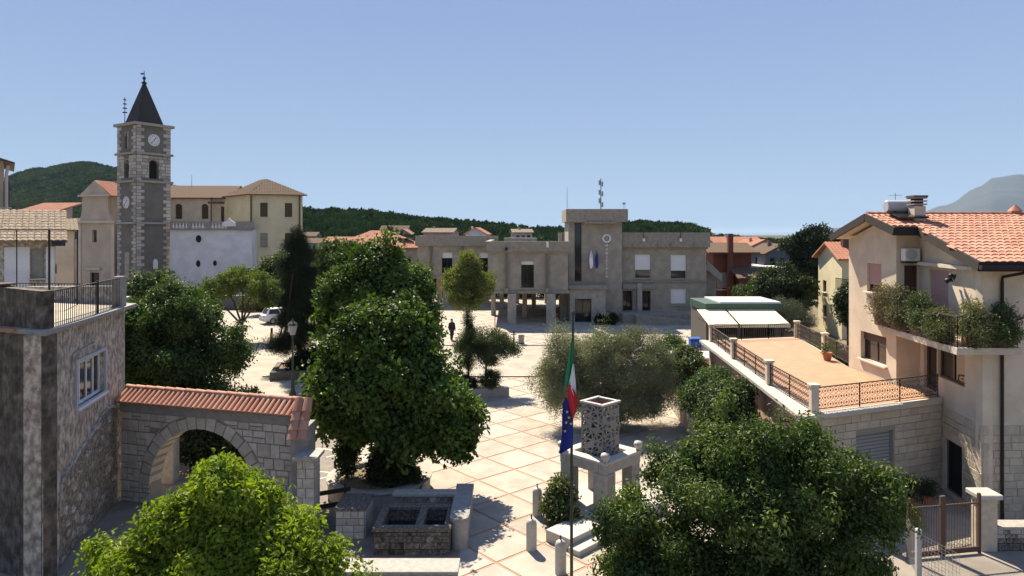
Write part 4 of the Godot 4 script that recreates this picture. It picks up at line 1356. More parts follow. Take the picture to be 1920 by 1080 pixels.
func old_quarter() -> void:
	# pink house
	var o := thing("pink_house", "pink house with orange shed roof behind the old tiled house", "house")
	var q := block(o, Vector2(-50.5, 70.6), Vector2(-47.1, 70.0), 3.4, 0, 10.9, M.pink_house, [{"x": 0.8, "y": 9.2, "w": 0.8, "h": 0.9, "frame": "shutter_brown"}, {"x": 2.2, "y": 9.2, "w": 0.8, "h": 0.9, "frame": "shutter_brown"}])
	roof_slope(o, V(q[0].x - 0.6, 10.8, q[0].y - 0.6), V(q[1].x + 0.6, 10.8, q[1].y - 0.6), V(q[3].x - 0.6, 12.1, q[3].y + 0.8), V(q[2].x + 0.6, 12.1, q[2].y + 0.8), M.far_tile, 0.3)
	var gb := MB.new()
	gb.prism(PackedVector2Array([Vector2(0, 0), Vector2(3.4, 0), Vector2(3.4, 0.9)]), -0.3, 0.0)
	part(o, "gable", gb, M.pink_house).transform = wframe(q[1], q[2], 10.9)
	var dp := MB.new()
	dp.tube([V(q[1].x + 0.1, 10.7, q[1].y - 0.2), V(q[1].x + 0.1, 5, q[1].y - 0.2)], [0.07, 0.07], 6)
	part(o, "drainpipe", dp, M.brown_wood)
	# old house with bleached tiles
	var h := thing("old_tiled_house", "low old house with bleached tile roof and grimy white wall", "house")
	var k := block(h, Vector2(-32.5, 32.8), Vector2(-24.9, 37.8), 7.5, 0, 8.75, M.old_wall, [{"x": 8.0, "y": 6.5, "w": 0.6, "h": 1.6, "frame": "grey_stone", "rec": 0.2, "shut": 1.0, "shm": "grey_stone", "leaf": true}])
	gable_roof(h, k, 8.75, 1.5, 0.55, M.bleached_tile, M.old_wall, true, 0.3)
	for e in [[7.4, 1.1], [8.87, 0.4]]:
		bpart(h, "white_render", Vector3.ZERO, Vector3(e[1], 6.6, 0.04), M.white_wall).transform = wframe(Vector2(-32.5, 32.8), Vector2(-24.9, 37.8)) * Transform3D(Basis(), Vector3(e[0], 4.9, 0.02))
	bpart(h, "roof_vent", V(-24.4, 8.4, 37.3), Vector3(0.5, 0.3, 0.4), M.dark_metal)
	# beige lower house between that and the church
	var l := thing("beige_lane_house", "beige house with low tile roof between old tiled house and church", "house")
	var lq := block(l, Vector2(-46.4, 65.2), Vector2(-42.8, 67.7), 6, 0, 9.3, M.church, [{"x": 2.4, "y": 5.0, "w": 0.6, "h": 0.9, "frame": "shutter_brown"}])
	gable_roof(l, lq, 9.3, 1.0, 0.4, M.bleached_tile, M.church, true, 0.35)
	# tall house at the very edge
	var t := thing("tall_edge_house", "tall beige house with brown eaves at the left picture edge", "house")
	var tq := block(t, Vector2(-41.0, 39.2), Vector2(-33.0, 45.0), 6, 0, 13.7, M.beige_house, [{"x": 9.2, "y": 10.6, "w": 1.0, "h": 1.7, "frame": "shutter_brown"}])
	gable_roof(t, tq, 13.7, 1.6, 0.6, M.brown_wood, M.beige_house, false, 0.0)
	var td := MB.new()
	td.tube([V(-32.7, 13.3, 45.0), V(-32.75, 12.7, 44.9), V(-32.75, 3, 44.9)], [0.1, 0.1, 0.1], 7)
	part(t, "drainpipe", td, M.pale_house)

func east_quarter() -> void:
	# red brick house
	var o := thing("red_brick_house", "dark red brick house with brown eaves and tall chimney right of town hall", "house")
	var q := block(o, Vector2(24.4, 84), Vector2(29.0, 84), 8, 0, 6.7, M.brick_red, [{"x": 0.4, "y": 2.0, "w": 1.3, "h": 2.1, "frame": "blind", "shut": 0.9, "shm": "grey_stone"}])
	gable_roof(o, q, 6.7, 0.9, 0.8, M.old_tile, M.brick_red, true, 0.35)
	var q2 := block(o, Vector2(27.0, 81), Vector2(31.0, 81), 6, 0, 3.9, M.brick_red, [{"x": 2.6, "y": 1.6, "w": 0.9, "h": 1.4, "frame": "brown_wood"}])
	gable_roof(o, q2, 3.9, 0.9, 0.8, M.old_tile, M.brick_red, true, 0.35)
	bpart(o, "chimney", V(26.2, 4.5, 83.3), Vector3(0.6, 8.6, 0.6), M.brick_red)
	bpart(o, "terrace_slab", V(31.0, 4.6, 86), Vector3(4.6, 0.25, 5), M.white_paint)
	# plain annex behind the town hall with an outside stair rail
	var s := thing("stair_annex", "small grey annex with slanted stair parapet behind the town hall corner", "annex")
	block(s, Vector2(20.4, 74), Vector2(21.8, 74), 7, 0, 5.0, M.concrete_wall)
	var st := MB.new()
	st.t = wframe(Vector2(20.4, 73.6), Vector2(22.4, 73.6))
	st.prism(PackedVector2Array([Vector2(0.3, 5.0), Vector2(1.9, 3.7), Vector2(1.9, 4.5), Vector2(0.3, 6.0)]), -0.2, 0.0)
	part(s, "stair_parapet", st, M.portal)
	bpart(s, "landing", V(20.5, 5.0, 73.4), Vector3(0.9, 0.16, 0.8), M.portal)
	# yellow gabled house
	var y := thing("yellow_gabled_house", "pale yellow gabled house with red roof behind the cream house", "house")
	var yw := []
	for e in [[1.3, 3.6], [1.35, 1.35]]:
		yw.append({"x": e[0], "y": e[1], "w": 0.95, "h": 1.05, "frame": "shutter_brown", "rec": 0.15, "sillm": "cream_trim"})
	var yq := block(y, Vector2(27.6, 58), Vector2(33.4, 57.3), 6.2, 0, 6.9, M.yellow_wall, [], [], yw)
	gable_roof(y, yq, 6.9, 1.2, 0.45, M.far_tile, M.yellow_wall, true, 0.3)
	bpart(y, "chimney", V(28.8, 7.9, 60.0), Vector3(0.5, 1.4, 0.5), M.brown_wood)
	var bf := bpart(y, "balcony", V(28.2, 4.1, 57.2), Vector3(2.2, 0.2, 1.6), M.cream_trim)
	var rl := MB.new()
	for i in 12:
		rl.box(Vector3(-1.05 + i * 0.19, 0.55, 0.95), Vector3(0.03, 0.95, 0.03))
		rl.box(Vector3(-1.05, 0.55, -0.95 + i * 0.17), Vector3(0.03, 0.95, 0.03))
	rl.box(Vector3(0, 1.05, 0.95), Vector3(2.2, 0.05, 0.05))
	rl.box(Vector3(-1.05, 1.05, 0), Vector3(0.05, 0.05, 1.9))
	part(bf, "railing", rl, M.dark_metal)
	# cafe kiosk with awnings
	var k := thing("cafe_kiosk", "low cafe kiosk with green fascia behind the terrace", "kiosk")
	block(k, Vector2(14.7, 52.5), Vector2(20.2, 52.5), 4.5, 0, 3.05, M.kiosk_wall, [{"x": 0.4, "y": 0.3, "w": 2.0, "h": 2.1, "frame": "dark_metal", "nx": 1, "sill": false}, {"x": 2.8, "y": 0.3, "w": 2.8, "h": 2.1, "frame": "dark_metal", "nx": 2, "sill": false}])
	bpart(k, "fascia", V(17.5, 3.32, 54.6), Vector3(5.8, 0.56, 4.6), M.kiosk_green, 0.03)
	bpart(k, "roof_sheet", V(18.1, 3.64, 54.8), Vector3(4.6, 0.1, 4.4), M.white_metal)
	for e in [[13.95, 16.05, "smaller cream awning at the left end of the kiosk"], [16.2, 19.75, "wide cream awning on the right of the kiosk"]]:
		var aw := thing("awning", e[2], "awning", Vector3.ZERO, 0.0, "kiosk awnings")
		var b := MB.new()
		b.quad(V(e[0], 2.45, 49.2), V(e[1], 2.45, 49.2), V(e[1], 3.15, 52.3), V(e[0], 3.15, 52.3))
		b.quad(V(e[0], 3.12, 52.3), V(e[1], 3.12, 52.3), V(e[1], 2.42, 49.2), V(e[0], 2.42, 49.2))
		part(aw, "canopy", b, M.awning)
		bpart(aw, "valance", V((e[0] + e[1]) / 2, 2.33, 49.19), Vector3(e[1] - e[0], 0.22, 0.02), M.awning)
		var fr := MB.new()
		fr.bar(V(e[0], 2.43, 49.22), V(e[1], 2.43, 49.22), 0.06)
		for x in [e[0] + 0.1, e[1] - 0.1]:
			fr.bar(V(x, 2.4, 49.25), V(x, 2.5, 52.3), 0.04)
		part(aw, "arm_frame", fr, M.dark_metal)
	for e in [[14.6, 50.4, "left"], [16.6, 50.0, "middle"], [18.6, 50.3, "right"]]:
		var t := thing("cafe_table", "small cafe table under the kiosk awning, the %s one" % e[2], "table", V(e[0], 0, e[1]), 0.0, "cafe tables")
		var b := MB.new()
		b.lathe([Vector2(0, 0.7), Vector2(0.4, 0.7), Vector2(0.4, 0.74), Vector2(0, 0.74)], 14)
		part(t, "table_top", b, M.grey_paint)
		var lg := MB.new()
		lg.lathe([Vector2(0.22, 0), Vector2(0.22, 0.03), Vector2(0.03, 0.05), Vector2(0.03, 0.7)], 10)
		part(t, "leg", lg, M.dark_metal)

# ---------------------------------------------------------------- cream house on the right
# stones of uneven lengths laid in courses on a wall frame, leaving out the holes
func clad(parent: Node, fr: Transform3D, x0: float, x1: float, y0: float, y1: float, holes: Array, ms: Array, course: float, l0: float, l1: float, called := "stone", proud := 0.03, jitter := 0.0) -> void:
	var y := y0
	while y < y1 - 0.05:
		var h := minf(course * (1.0 + rng.randf_range(-jitter, jitter)), y1 - y)
		if y1 - y - h < course * 0.4:
			h = y1 - y
		var x := x0
		while x < x1 - 0.02:
			var w := minf(rng.randf_range(l0, l1), x1 - x)
			if x1 - x - w < l0 * 0.5:
				w = x1 - x
			var ax := x
			var bx := x + w
			var skip := false
			for o in holes:
				if bx > o[0] and ax < o[0] + o[2] and y + h > o[1] + 0.02 and y < o[1] + o[3] - 0.02:
					if ax < o[0]:
						bx = o[0]
					elif bx > o[0] + o[2]:
						ax = o[0] + o[2]
					else:
						skip = true
			if not skip and bx - ax > 0.06:
				var b := MB.new()
				var g := 0.008
				b.bprism(PackedVector2Array([Vector2(ax + g, y + g), Vector2(bx - g, y + g), Vector2(bx - g, y + h - g), Vector2(ax + g, y + h - g)]), -0.01, proud * rng.randf_range(0.75, 1.25), 0.008)
				part(parent, called, b, M[ms[rng.randi() % ms.size()]]).transform = fr
			x += w
		y += h

func plane_slab(poly: PackedVector2Array, f: Callable, th: float) -> MB:
	var b := MB.new()
	poly = MB.ccw(poly)
	var k := Geometry2D.triangulate_polygon(poly)
	var at := func(p: Vector2, dy: float) -> Vector3: return V(p.x, f.call(p) + dy, p.y)
	for i in range(0, k.size(), 3):
		var p := [poly[k[i]], poly[k[i + 1]], poly[k[i + 2]]]
		if (p[1] - p[0]).cross(p[2] - p[0]) < 0:
			p.reverse()
		b.tri(at.call(p[0], 0.0), at.call(p[1], 0.0), at.call(p[2], 0.0))
		b.tri(at.call(p[0], -th), at.call(p[2], -th), at.call(p[1], -th))
	for i in poly.size():
		var p := poly[i]
		var q := poly[(i + 1) % poly.size()]
		b.quad(at.call(p, -th), at.call(q, -th), at.call(q, 0.0), at.call(p, 0.0))
	return b

# one bay of wrought-iron railing from P to Q: rails, uprights and a net of rings
func railing_bay(parent: Node, p: Vector3, q: Vector3, h: float, rings := true) -> void:
	var b := MB.new()
	var l := p.distance_to(q)
	var x := (q - p) / l
	var up := Vector3.UP
	b.bar(p + up * h, q + up * h, 0.035)
	b.bar(p + up * 0.09, q + up * 0.09, 0.025)
	b.bar(p, p + up * h, 0.03)
	b.bar(q, q + up * h, 0.03)
	if rings:
		var rows := 3
		var s := (h - 0.12) / rows
		var n := maxi(1, int(round(l / s)))
		var sx := l / n
		for i in n:
			for j in rows:
				var c := p + x * (i + 0.5) * sx + up * (0.1 + (j + 0.5) * s)
				for k in 8:
					var a0 := TAU * k / 8
					var a1 := TAU * (k + 1) / 8
					b.bar(c + x * cos(a0) * sx * 0.46 + up * sin(a0) * s * 0.46, c + x * cos(a1) * sx * 0.46 + up * sin(a1) * s * 0.46, 0.011)
				b.bar(c - x * sx * 0.2, c + x * sx * 0.2, 0.02)
				b.bar(c - up * s * 0.2, c + up * s * 0.2, 0.02)
	else:
		var n := int(l / 0.12)
		for i in range(1, n):
			b.bar(p + x * l * i / n + up * 0.09, p + x * l * i / n + up * h, 0.014)
	part(parent, "railing_panel", b, M.iron)

func cream_house() -> void:
	var o := thing("cream_house", "cream two-storey house with orange tile roof and planted balcony", "house")
	var m: Material = M.cream
	var a0 := Vector2(14.38, 29.6)
	var a1 := Vector2(14.39, 25.96)
	var b1 := Vector2(15.25, 25.96)
	var c1 := Vector2(14.71, 21.68)
	var f1 := Vector2(23.0, 22.2)
	# wall A, the projecting bay
	facade(o, a0, a1, 0, 8.3, m, [
		{"x": 1.5, "y": 6.6, "w": 1.1, "h": 1.15, "frame": "brown_wood", "rec": 0.16, "shut": 0.74, "shm": "shutter_pink", "sillm": "cream_trim"},
		{"x": 1.0, "y": 3.82, "w": 1.95, "h": 1.12, "frame": "brown_wood", "rec": 0.2, "nx": 1, "shut": 0.3, "shm": "brown_wood", "sillm": "cream_trim"}])
	var g := MB.new()
	g.prism(PackedVector2Array([Vector2(0, 8.3), Vector2(3.64, 8.3), Vector2(3.64, 9.06), Vector2(2.45, 9.38), Vector2(0, 8.7)]), -0.3, 0.0)
	part(o, "gable", g, m).transform = wframe(a0, a1)
	facade(o, a1, b1, 0, 9.0, m, [{"x": 0.14, "y": 5.5, "w": 0.66, "h": 2.25, "frame": "brown_wood", "glass": "brown_wood", "ny": 1, "rec": 0.1, "sill": false, "called": "balcony_door"}])
	# wall C, set back
	var hc := [
		{"x": 1.72, "y": 0.03, "w": 1.36, "h": 1.85, "frame": "grey_metal", "glass": "room_dark", "rec": 0.2, "sill": false, "called": "cellar_door"},
		{"x": 0.36, "y": 3.28, "w": 1.0, "h": 2.0, "frame": "brown_wood", "rec": 0.14, "fw": 0.12, "sill": false, "called": "terrace_door"},
		{"x": 1.40, "y": 3.9, "w": 1.85, "h": 1.36, "frame": "brown_wood", "rec": 0.14, "fw": 0.07, "nx": 1, "sill": false},
		{"x": 0.77, "y": 5.5, "w": 1.41, "h": 2.15, "frame": "brown_wood", "rec": 0.14, "shut": 1.0, "shm": "shutter_pink", "sill": false}]
	var frc := facade(o, b1, c1, 0, 7.9, m, hc)
	var g2 := MB.new()
	g2.prism(PackedVector2Array([Vector2(0, 7.9), Vector2(4.31, 7.9), Vector2(4.31, 7.93), Vector2(0, 9.03)]), -0.3, 0.0)
	part(o, "gable", g2, m).transform = frc
	bpart(o, "ledge", Vector3.ZERO, Vector3(4.1, 0.12, 0.28), M.cream_trim).transform = frc * Transform3D(Basis(), Vector3(2.1, 7.84, 0.1))
	var frf := facade(o, c1, f1, 0, 7.93, m)
	facade(o, f1, Vector2(23, 29.6), 0, 9.0, m)
	facade(o, Vector2(23, 29.6), a0, 0, 8.7, m)
	for x in [2.72, 2.95]:
		var sp := MB.new()
		sp.lathe([Vector2(0.0, 0), Vector2(0.06, 0.02), Vector2(0.09, 0.18), Vector2(0.0, 0.18)], 10)
		var l := part(o, "spotlight", sp, M.dark_metal)
		l.transform = frc * Transform3D(Basis(Vector3.RIGHT, 2.0 if x < 2.8 else 1.2), Vector3(x, 7.42 if x < 2.8 else 7.5, 0.16))
		bpart(l, "bracket", Vector3(0, 0, 0), Vector3(0.04, 0.04, 0.2), M.dark_metal)
	# stone cladding of the base
	clad(o, frc, 1.72, 4.31, 0.0, 2.94, [[1.66, 0, 1.48, 1.95]], ["cladding", "cladding", "cladding_b"], 0.24, 0.3, 0.62)
	clad(o, frf, 0.0, 2.6, 0.0, 2.94, [], ["cladding", "cladding_b", "cladding_b"], 0.24, 0.3, 0.62)
	# roof
	var fslope := func(p: Vector2) -> float: return 9.66 - 0.2645 * (27.15 - p.y)
	var bslope := func(p: Vector2) -> float: return 9.66 - 0.28 * (p.y - 27.15)
	var outline := PackedVector2Array([Vector2(13.85, 27.15), Vector2(13.85, 25.1), Vector2(14.72, 25.1), Vector2(14.2, 21.05), Vector2(23.5, 21.05), Vector2(23.5, 27.15)])
	part(o, "roof_deck", plane_slab(outline, fslope, 0.14), M.cream_trim)
	part(o, "roof_deck", plane_slab(PackedVector2Array([Vector2(13.85, 27.151), Vector2(23.5, 27.151), Vector2(23.5, 30.1), Vector2(13.85, 30.1)]), bslope, 0.14), M.cream_trim)
	var edge := [[Vector2(13.83, 30.1), 0], [Vector2(13.83, 27.15), 1], [Vector2(13.83, 25.08), 1], [Vector2(14.70, 25.08), 1], [Vector2(14.18, 21.03), 1], [Vector2(23.5, 21.03), 1]]
	for i in 5:
		var p: Vector2 = edge[i][0]
		var q: Vector2 = edge[i + 1][0]
		var fb := MB.new()
		fb.bar(V(p.x, (bslope if i == 0 else fslope).call(p) - 0.09, p.y), V(q.x, (bslope if i == 0 and i > 0 else fslope).call(q) - 0.09, q.y), 0.07, 0.3)
		part(o, "fascia_board", fb, M.fascia)
	var gut := MB.new()
	gut.tube([V(14.15, 7.93, 20.95), V(23.4, 7.93, 20.95)], [0.07, 0.07], 8)
	part(o, "gutter", gut, M.fascia)
	# roof tiles one by one: barrel covers in courses
	var pitch := 0.235
	var course := 0.37
	var tm := MB.new()
	for k in 5:
		var an0 := PI * k / 5.0
		var an1 := PI * (k + 1) / 5.0
		var p0 := Vector3(-cos(an0) * pitch * 0.5, sin(an0) * 0.062 + 0.02, 0.03)
		var p1 := Vector3(-cos(an1) * pitch * 0.5, sin(an1) * 0.062 + 0.02, 0.03)
		var p2 := Vector3(-cos(an1) * pitch * 0.47, sin(an1) * 0.05, -course - 0.02)
		var p3 := Vector3(-cos(an0) * pitch * 0.47, sin(an0) * 0.05, -course - 0.02)
		tm.quad(p0, p1, p2, p3)
		tm.tri(Vector3(0, 0.0, 0.03), p1, p0)
	var tile := tm.mesh()
	var sl := atan(0.2645)
	var bas := Basis(Vector3.RIGHT, sl)
	var spots := []
	for r in 17:
		var d := 21.05 + r * course * cos(sl)
		for c in 41:
			var x := 13.95 + c * pitch
			var p := Vector2(x, d + 0.1)
			if Geometry2D.is_point_in_polygon(p, outline):
				spots.append([(0.0 if x / d < 0.745 else 1000.0) + d, x, d])
	spots.sort_custom(func(p, q): return p[0] < q[0])
	var rest := MB.new()
	for i in spots.size():
		var x: float = spots[i][1]
		var d: float = spots[i][2]
		var tf := Transform3D(bas.rotated(Vector3.UP, rng.randf_range(-0.03, 0.03)), V(x, fslope.call(Vector2(x, d)) + 0.01 + rng.randf() * 0.008, d))
		if i < 300:
			part(o, "roof_tile", tile, M[["tile_b", "tile_b", "tile", "tile_c"][rng.randi() % 4]]).transform = tf
		else:
			var arr := tile.surface_get_arrays(0)
			var k0 := rest.v.size()
			for k in arr[Mesh.ARRAY_VERTEX].size():
				rest.v.append(tf * arr[Mesh.ARRAY_VERTEX][k])
				rest.n.append(tf.basis * arr[Mesh.ARRAY_NORMAL][k])
			for k in arr[Mesh.ARRAY_INDEX]:
				rest.ix.append(k0 + k)
	if rest.v.size() > 0:
		part(o, "roof_tiling", rest, M.tile_b).set_meta("kind", "stuff")
	for i in 24:
		var rt := MB.new()
		rt.tube([V(13.9 + i * 0.4, 9.7, 27.15), V(14.34 + i * 0.4, 9.69, 27.15)], [0.11, 0.095], 8)
		part(o, "ridge_tile", rt, M.tile if i % 3 else M.tile_c)
	# chimneys
	var ch := bpart(o, "chimney", V(15.3, 9.62, 26.2), Vector3(0.42, 0.72, 0.42), M.cream)
	for k in 3:
		bpart(ch, "chimney_ring", Vector3(0, 0.42 + k * 0.12, 0), Vector3(0.5, 0.05, 0.5), M.grey_stone)
	bpart(ch, "flue", Vector3(0, 0.52, 0), Vector3(0.3, 0.35, 0.3), M.fascia)
	bpart(ch, "chimney_cap", Vector3(0, 0.72, 0), Vector3(0.54, 0.07, 0.54), M.kiosk_wall)
	var c2 := MB.new()
	c2.lathe([Vector2(0.2, 0), Vector2(0.2, 0.2), Vector2(0.26, 0.22), Vector2(0.0, 0.5)], 4)
	part(o, "roof_vent", c2, M.tile_c, V(19.7, 9.6, 27.15), PI / 4)
	# drainpipe
	var dp := MB.new()
	dp.tube([V(15.65, 7.9, 21.0), V(15.62, 7.75, 21.15), V(15.3, 7.6, 21.62), V(15.3, 7.4, 21.64), V(15.3, 0.0, 21.64)], [0.05, 0.05, 0.05, 0.05, 0.05], 8)
	part(o, "drainpipe", dp, M.fascia)
	# balcony
	var bs := MB.new()
	bs.slab(PackedVector2Array([Vector2(14.36, 27.15), Vector2(14.1, 27.15), Vector2(13.6, 21.2), Vector2(15.6, 21.2), Vector2(15.6, 21.70), Vector2(14.72, 21.66), Vector2(15.23, 25.94), Vector2(14.36, 25.94)]), 5.24, 5.45)
	var ba := part(o, "balcony", bs, M.cream_trim)
	var rl := MB.new()
	var path := [V(14.14, 5.45, 27.0), V(13.66, 5.45, 21.26), V(15.5, 5.45, 21.26)]
	for s in 2:
		rl.bar(path[s] + Vector3.UP * 0.95, path[s + 1] + Vector3.UP * 0.95, 0.04)
		rl.bar(path[s] + Vector3.UP * 0.1, path[s + 1] + Vector3.UP * 0.1, 0.03)
		var n := 32 if s == 0 else 12
		for k in n + 1:
			var p: Vector3 = path[s].lerp(path[s + 1], float(k) / n)
			rl.bar(p, p + Vector3.UP * 0.95, 0.018)
	part(ba, "railing", rl, M.iron)
	var st := MB.new()
	st.bar(V(15.4, 6.3, 21.2), V(16.1, 6.62, 20.9), 0.04)
	part(ba, "clothes_arm", st, M.fascia)

	# air conditioner
	var ac := thing("air_conditioner", "white air conditioner unit above the brown balcony door", "air conditioner", V(14.82, 8.16, 25.78))
	bpart(ac, "housing", Vector3.ZERO, Vector3(0.58, 0.46, 0.28), M.white_metal, 0.02)
	var fn := MB.new()
	fn.lathe([Vector2(0, 0), Vector2(0.19, 0), Vector2(0.2, 0.02), Vector2(0.0, 0.02)], 18)
	part(ac, "fan_grille", fn, M.grey_paint).transform = Transform3D(Basis(Vector3.RIGHT, PI / 2), Vector3(-0.06, 0, 0.155))
	bpart(ac, "bracket", Vector3(0, -0.29, 0.02), Vector3(0.6, 0.05, 0.3), M.dark_metal)
	# solar water tank
	var tk := thing("water_tank", "grey cylindrical solar water tank on the cream house ridge", "water tank", V(14.98, 9.98, 26.75))
	var tb := MB.new()
	tb.tube([Vector3(-0.56, 0, 0), Vector3(-0.52, 0, 0), Vector3(0.52, 0, 0), Vector3(0.56, 0, 0)], [0.2, 0.25, 0.25, 0.2], 18)
	part(tk, "tank", tb, M.grey_paint)
	for x in [-0.3, 0.3]:
		bpart(tk, "cradle", Vector3(x, -0.3, 0), Vector3(0.07, 0.24, 0.4), M.dark_metal)
	bpart(tk, "collector", Vector3(0.0, -0.32, 0.5), Vector3(1.1, 0.06, 0.9), M.glass).rotation.x = sl
	var an := thing("tv_antenna", "thin television aerial standing behind the solar water tank", "antenna", V(15.1, 9.6, 27.3))
	var ab := MB.new()
	ab.tube([Vector3.ZERO, Vector3(0, 0.95, 0)], [0.015, 0.012], 5)
	part(an, "mast", ab, M.grey_metal)
	var ar := MB.new()
	ar.bar(Vector3(-0.25, 0.85, 0), Vector3(0.25, 0.85, 0), 0.015)
	for k in 5:
		ar.bar(Vector3(-0.22 + k * 0.11, 0.85, -0.12), Vector3(-0.22 + k * 0.11, 0.85, 0.12), 0.012)
	part(an, "elements", ar, M.grey_metal)

	# terrace: floor, walls, posts, railings
	var t := thing("terrace", "orange tiled terrace with cream posts and wrought-iron railings", "terrace")
	var poly := PackedVector2Array([Vector2(9.25, 21.85), Vector2(14.99, 24.12), Vector2(15.2, 25.94), Vector2(14.36, 25.94), Vector2(14.36, 29.62), Vector2(14.9, 33.0), Vector2(15.7, 38.1), Vector2(10.3, 36.8)])
	var sb := MB.new()
	sb.slab(poly, 3.02, 3.24)
	part(t, "slab", sb, M.cream_trim)
	var fb := MB.new()
	fb.slab(PackedVector2Array([Vector2(9.75, 22.2), Vector2(14.95, 24.25), Vector2(15.1, 25.9), Vector2(14.32, 25.9), Vector2(14.32, 29.7), Vector2(14.85, 33.0), Vector2(15.5, 37.8), Vector2(10.6, 36.5)]), 3.245, 3.262)
	part(t, "floor_tiles", fb, M.terrace_tile)
	# front wall in stone with the garage shutter
	var ta := Vector2(9.35, 22.0)
	var tb2 := Vector2(14.98, 24.2)
	var frw := wframe(ta, tb2)
	var hole := [[2.1, 0.0, 1.65, 2.34]]
	var wb := MB.new()
	wb.wall(ta.distance_to(tb2), 3.02, 0.3, hole)
	part(t, "front_wall", wb, M.mortar).transform = frw
	clad(t, frw, 0.0, ta.distance_to(tb2), 0.0, 3.0, [[2.06, 0, 1.73, 2.4]], ["cladding", "cladding", "cladding_b"], 0.25, 0.34, 0.68)
	var gs := MB.new()
	for k in 20:
		gs.bprism(PackedVector2Array([Vector2(2.1, k * 0.117), Vector2(3.75, k * 0.117), Vector2(3.75, k * 0.117 + 0.108), Vector2(2.1, k * 0.117 + 0.108)]), -0.2, -0.13, 0.02)
	part(t, "garage_shutter", gs, M.shutter_grey).transform = frw
	facade(t, Vector2(10.4, 36.6), Vector2(9.35, 22.0), 0, 3.02, M.pink_plaster, [{"x": 7.6, "y": 2.3, "w": 1.0, "h": 0.55, "frame": "dark_metal", "rec": 0.2, "sill": false}])
	facade(t, Vector2(15.6, 38.0), Vector2(10.4, 36.6), 0, 3.02, M.pink_plaster)
	facade(t, Vector2(14.6, 29.7), Vector2(15.6, 38.0), 0, 3.02, M.pink_plaster)
	for e in [[Vector2(9.12, 21.7), Vector2(10.15, 36.9)], [Vector2(9.05, 21.72), Vector2(13.0, 23.28)]]:
		var lb := MB.new()
		lb.bar(V(e[0].x, 3.2, e[0].y), V(e[1].x, 3.2, e[1].y), 0.34, 0.12)
		part(t, "coping", lb, M.marble)
	var posts := [Vector2(9.6, 22.05), Vector2(9.70, 26.15), Vector2(10.07, 31.5), Vector2(10.48, 36.4), Vector2(15.5, 37.7), Vector2(15.0, 33.25)]
	for p in posts:
		var ps := bpart(t, "post", V(p.x, 3.68, p.y), Vector3(0.24, 0.86, 0.24), M.cream, 0.015)
		bpart(ps, "post_cap", Vector3(0, 0.46, 0), Vector3(0.32, 0.07, 0.32), M.cream_trim, 0.015)
	var runs := [[posts[0], posts[1]], [posts[1], posts[2]], [posts[2], posts[3]], [posts[3], posts[4]], [posts[4], posts[5]], [posts[5], Vector2(14.5, 29.7)], [posts[0], Vector2(14.95, 24.2)]]
	for i in runs.size():
		var p: Vector2 = runs[i][0]
		var q: Vector2 = runs[i][1]
		var dir := (q - p).normalized()
		p += dir * 0.13
		q -= dir * 0.13
		var n := int(round(p.distance_to(q) / 1.75))
		for k in n:
			var u := p.lerp(q, float(k) / n)
			var w := p.lerp(q, float(k + 1) / n)
			railing_bay(t, V(u.x, 3.26, u.y), V(w.x, 3.26, w.y), 0.78, i != 3)
	var fp := thing("flower_pot", "terracotta flower pot with a small plant on the terrace", "flower pot", V(14.1, 3.262, 31.0))
	var pb := MB.new()
	pb.lathe([Vector2(0, 0), Vector2(0.14, 0), Vector2(0.21, 0.3), Vector2(0.23, 0.3), Vector2(0.23, 0.36), Vector2(0.19, 0.36), Vector2(0.18, 0.3), Vector2(0, 0.3)], 14)
	part(fp, "pot", pb, M.terracotta)
	crown(fp, "plant", [[Vector3(0, 0.5, 0), Vector3(0.22, 0.2, 0.22)]], 24, spray(5, 8, 0.12, 0.12, 0.4), M.leaf, Color(0.06, 0.10, 0.03), Color(0.10, 0.14, 0.04), 0.8, 1.1, 3)

	# balcony planters, each with its shrub
	var sp := spray(6, 26, 0.22, 0.10, 0.32)
	var pl := [
		[13.98, 26.2, 0.42, "dry brownish shrub in the balcony planter farthest from the drainpipe", Color(0.17, 0.13, 0.09), Color(0.23, 0.19, 0.12), 1.05],
		[13.92, 24.95, 0.45, "tall dull green shrub second in the row of balcony planters", Color(0.12, 0.11, 0.07), Color(0.18, 0.175, 0.10), 1.2],
		[13.84, 23.6, 0.5, "dense green shrub in the balcony planter in front of the pink shutter", Color(0.07, 0.10, 0.04), Color(0.12, 0.15, 0.06), 1.0],
		[13.78, 22.5, 0.3, "low thin shrub in the balcony planter near the outer corner", Color(0.10, 0.12, 0.05), Color(0.15, 0.16, 0.07), 0.6],
		[14.35, 21.42, 0.42, "light yellowish shrub in the balcony planter facing the street", Color(0.13, 0.15, 0.06), Color(0.20, 0.20, 0.09), 0.95],
		[15.1, 21.42, 0.4, "dark leafy shrub in the balcony planter beside the drainpipe", Color(0.06, 0.09, 0.035), Color(0.11, 0.14, 0.055), 0.85]]
	for e in pl:
		var along: bool = e[1] > 21.5
		var px := thing("balcony_planter", "brown trough planter holding the " + e[3].split(" in the balcony")[0].split(" second")[0], "planter", V(e[0], 5.45, e[1]), 0.0, "troughs on the balcony")
		bpart(px, "trough", Vector3(0.12 if along else 0.0, 0.16, -0.0 if along else -0.1), Vector3(0.3, 0.3, 1.05) if along else Vector3(0.7, 0.3, 0.24), M.terracotta if not along else M.rust_metal, 0.02)
		var s := thing("balcony_shrub", e[3], "shrub", V(e[0] + (0.1 if along else 0.0), 5.72, e[1]), 0.0, "shrubs on the balcony")
		var h: float = e[6]
		var lobes := [[Vector3(0, h * 0.5, 0), Vector3(0.38, h * 0.52, 0.62 if along else 0.4)], [Vector3(-0.1, h * 0.25, 0.25), Vector3(0.38, h * 0.35, 0.4)], [Vector3(0.05, h * 0.75, -0.2), Vector3(0.25, h * 0.4, 0.35)]]
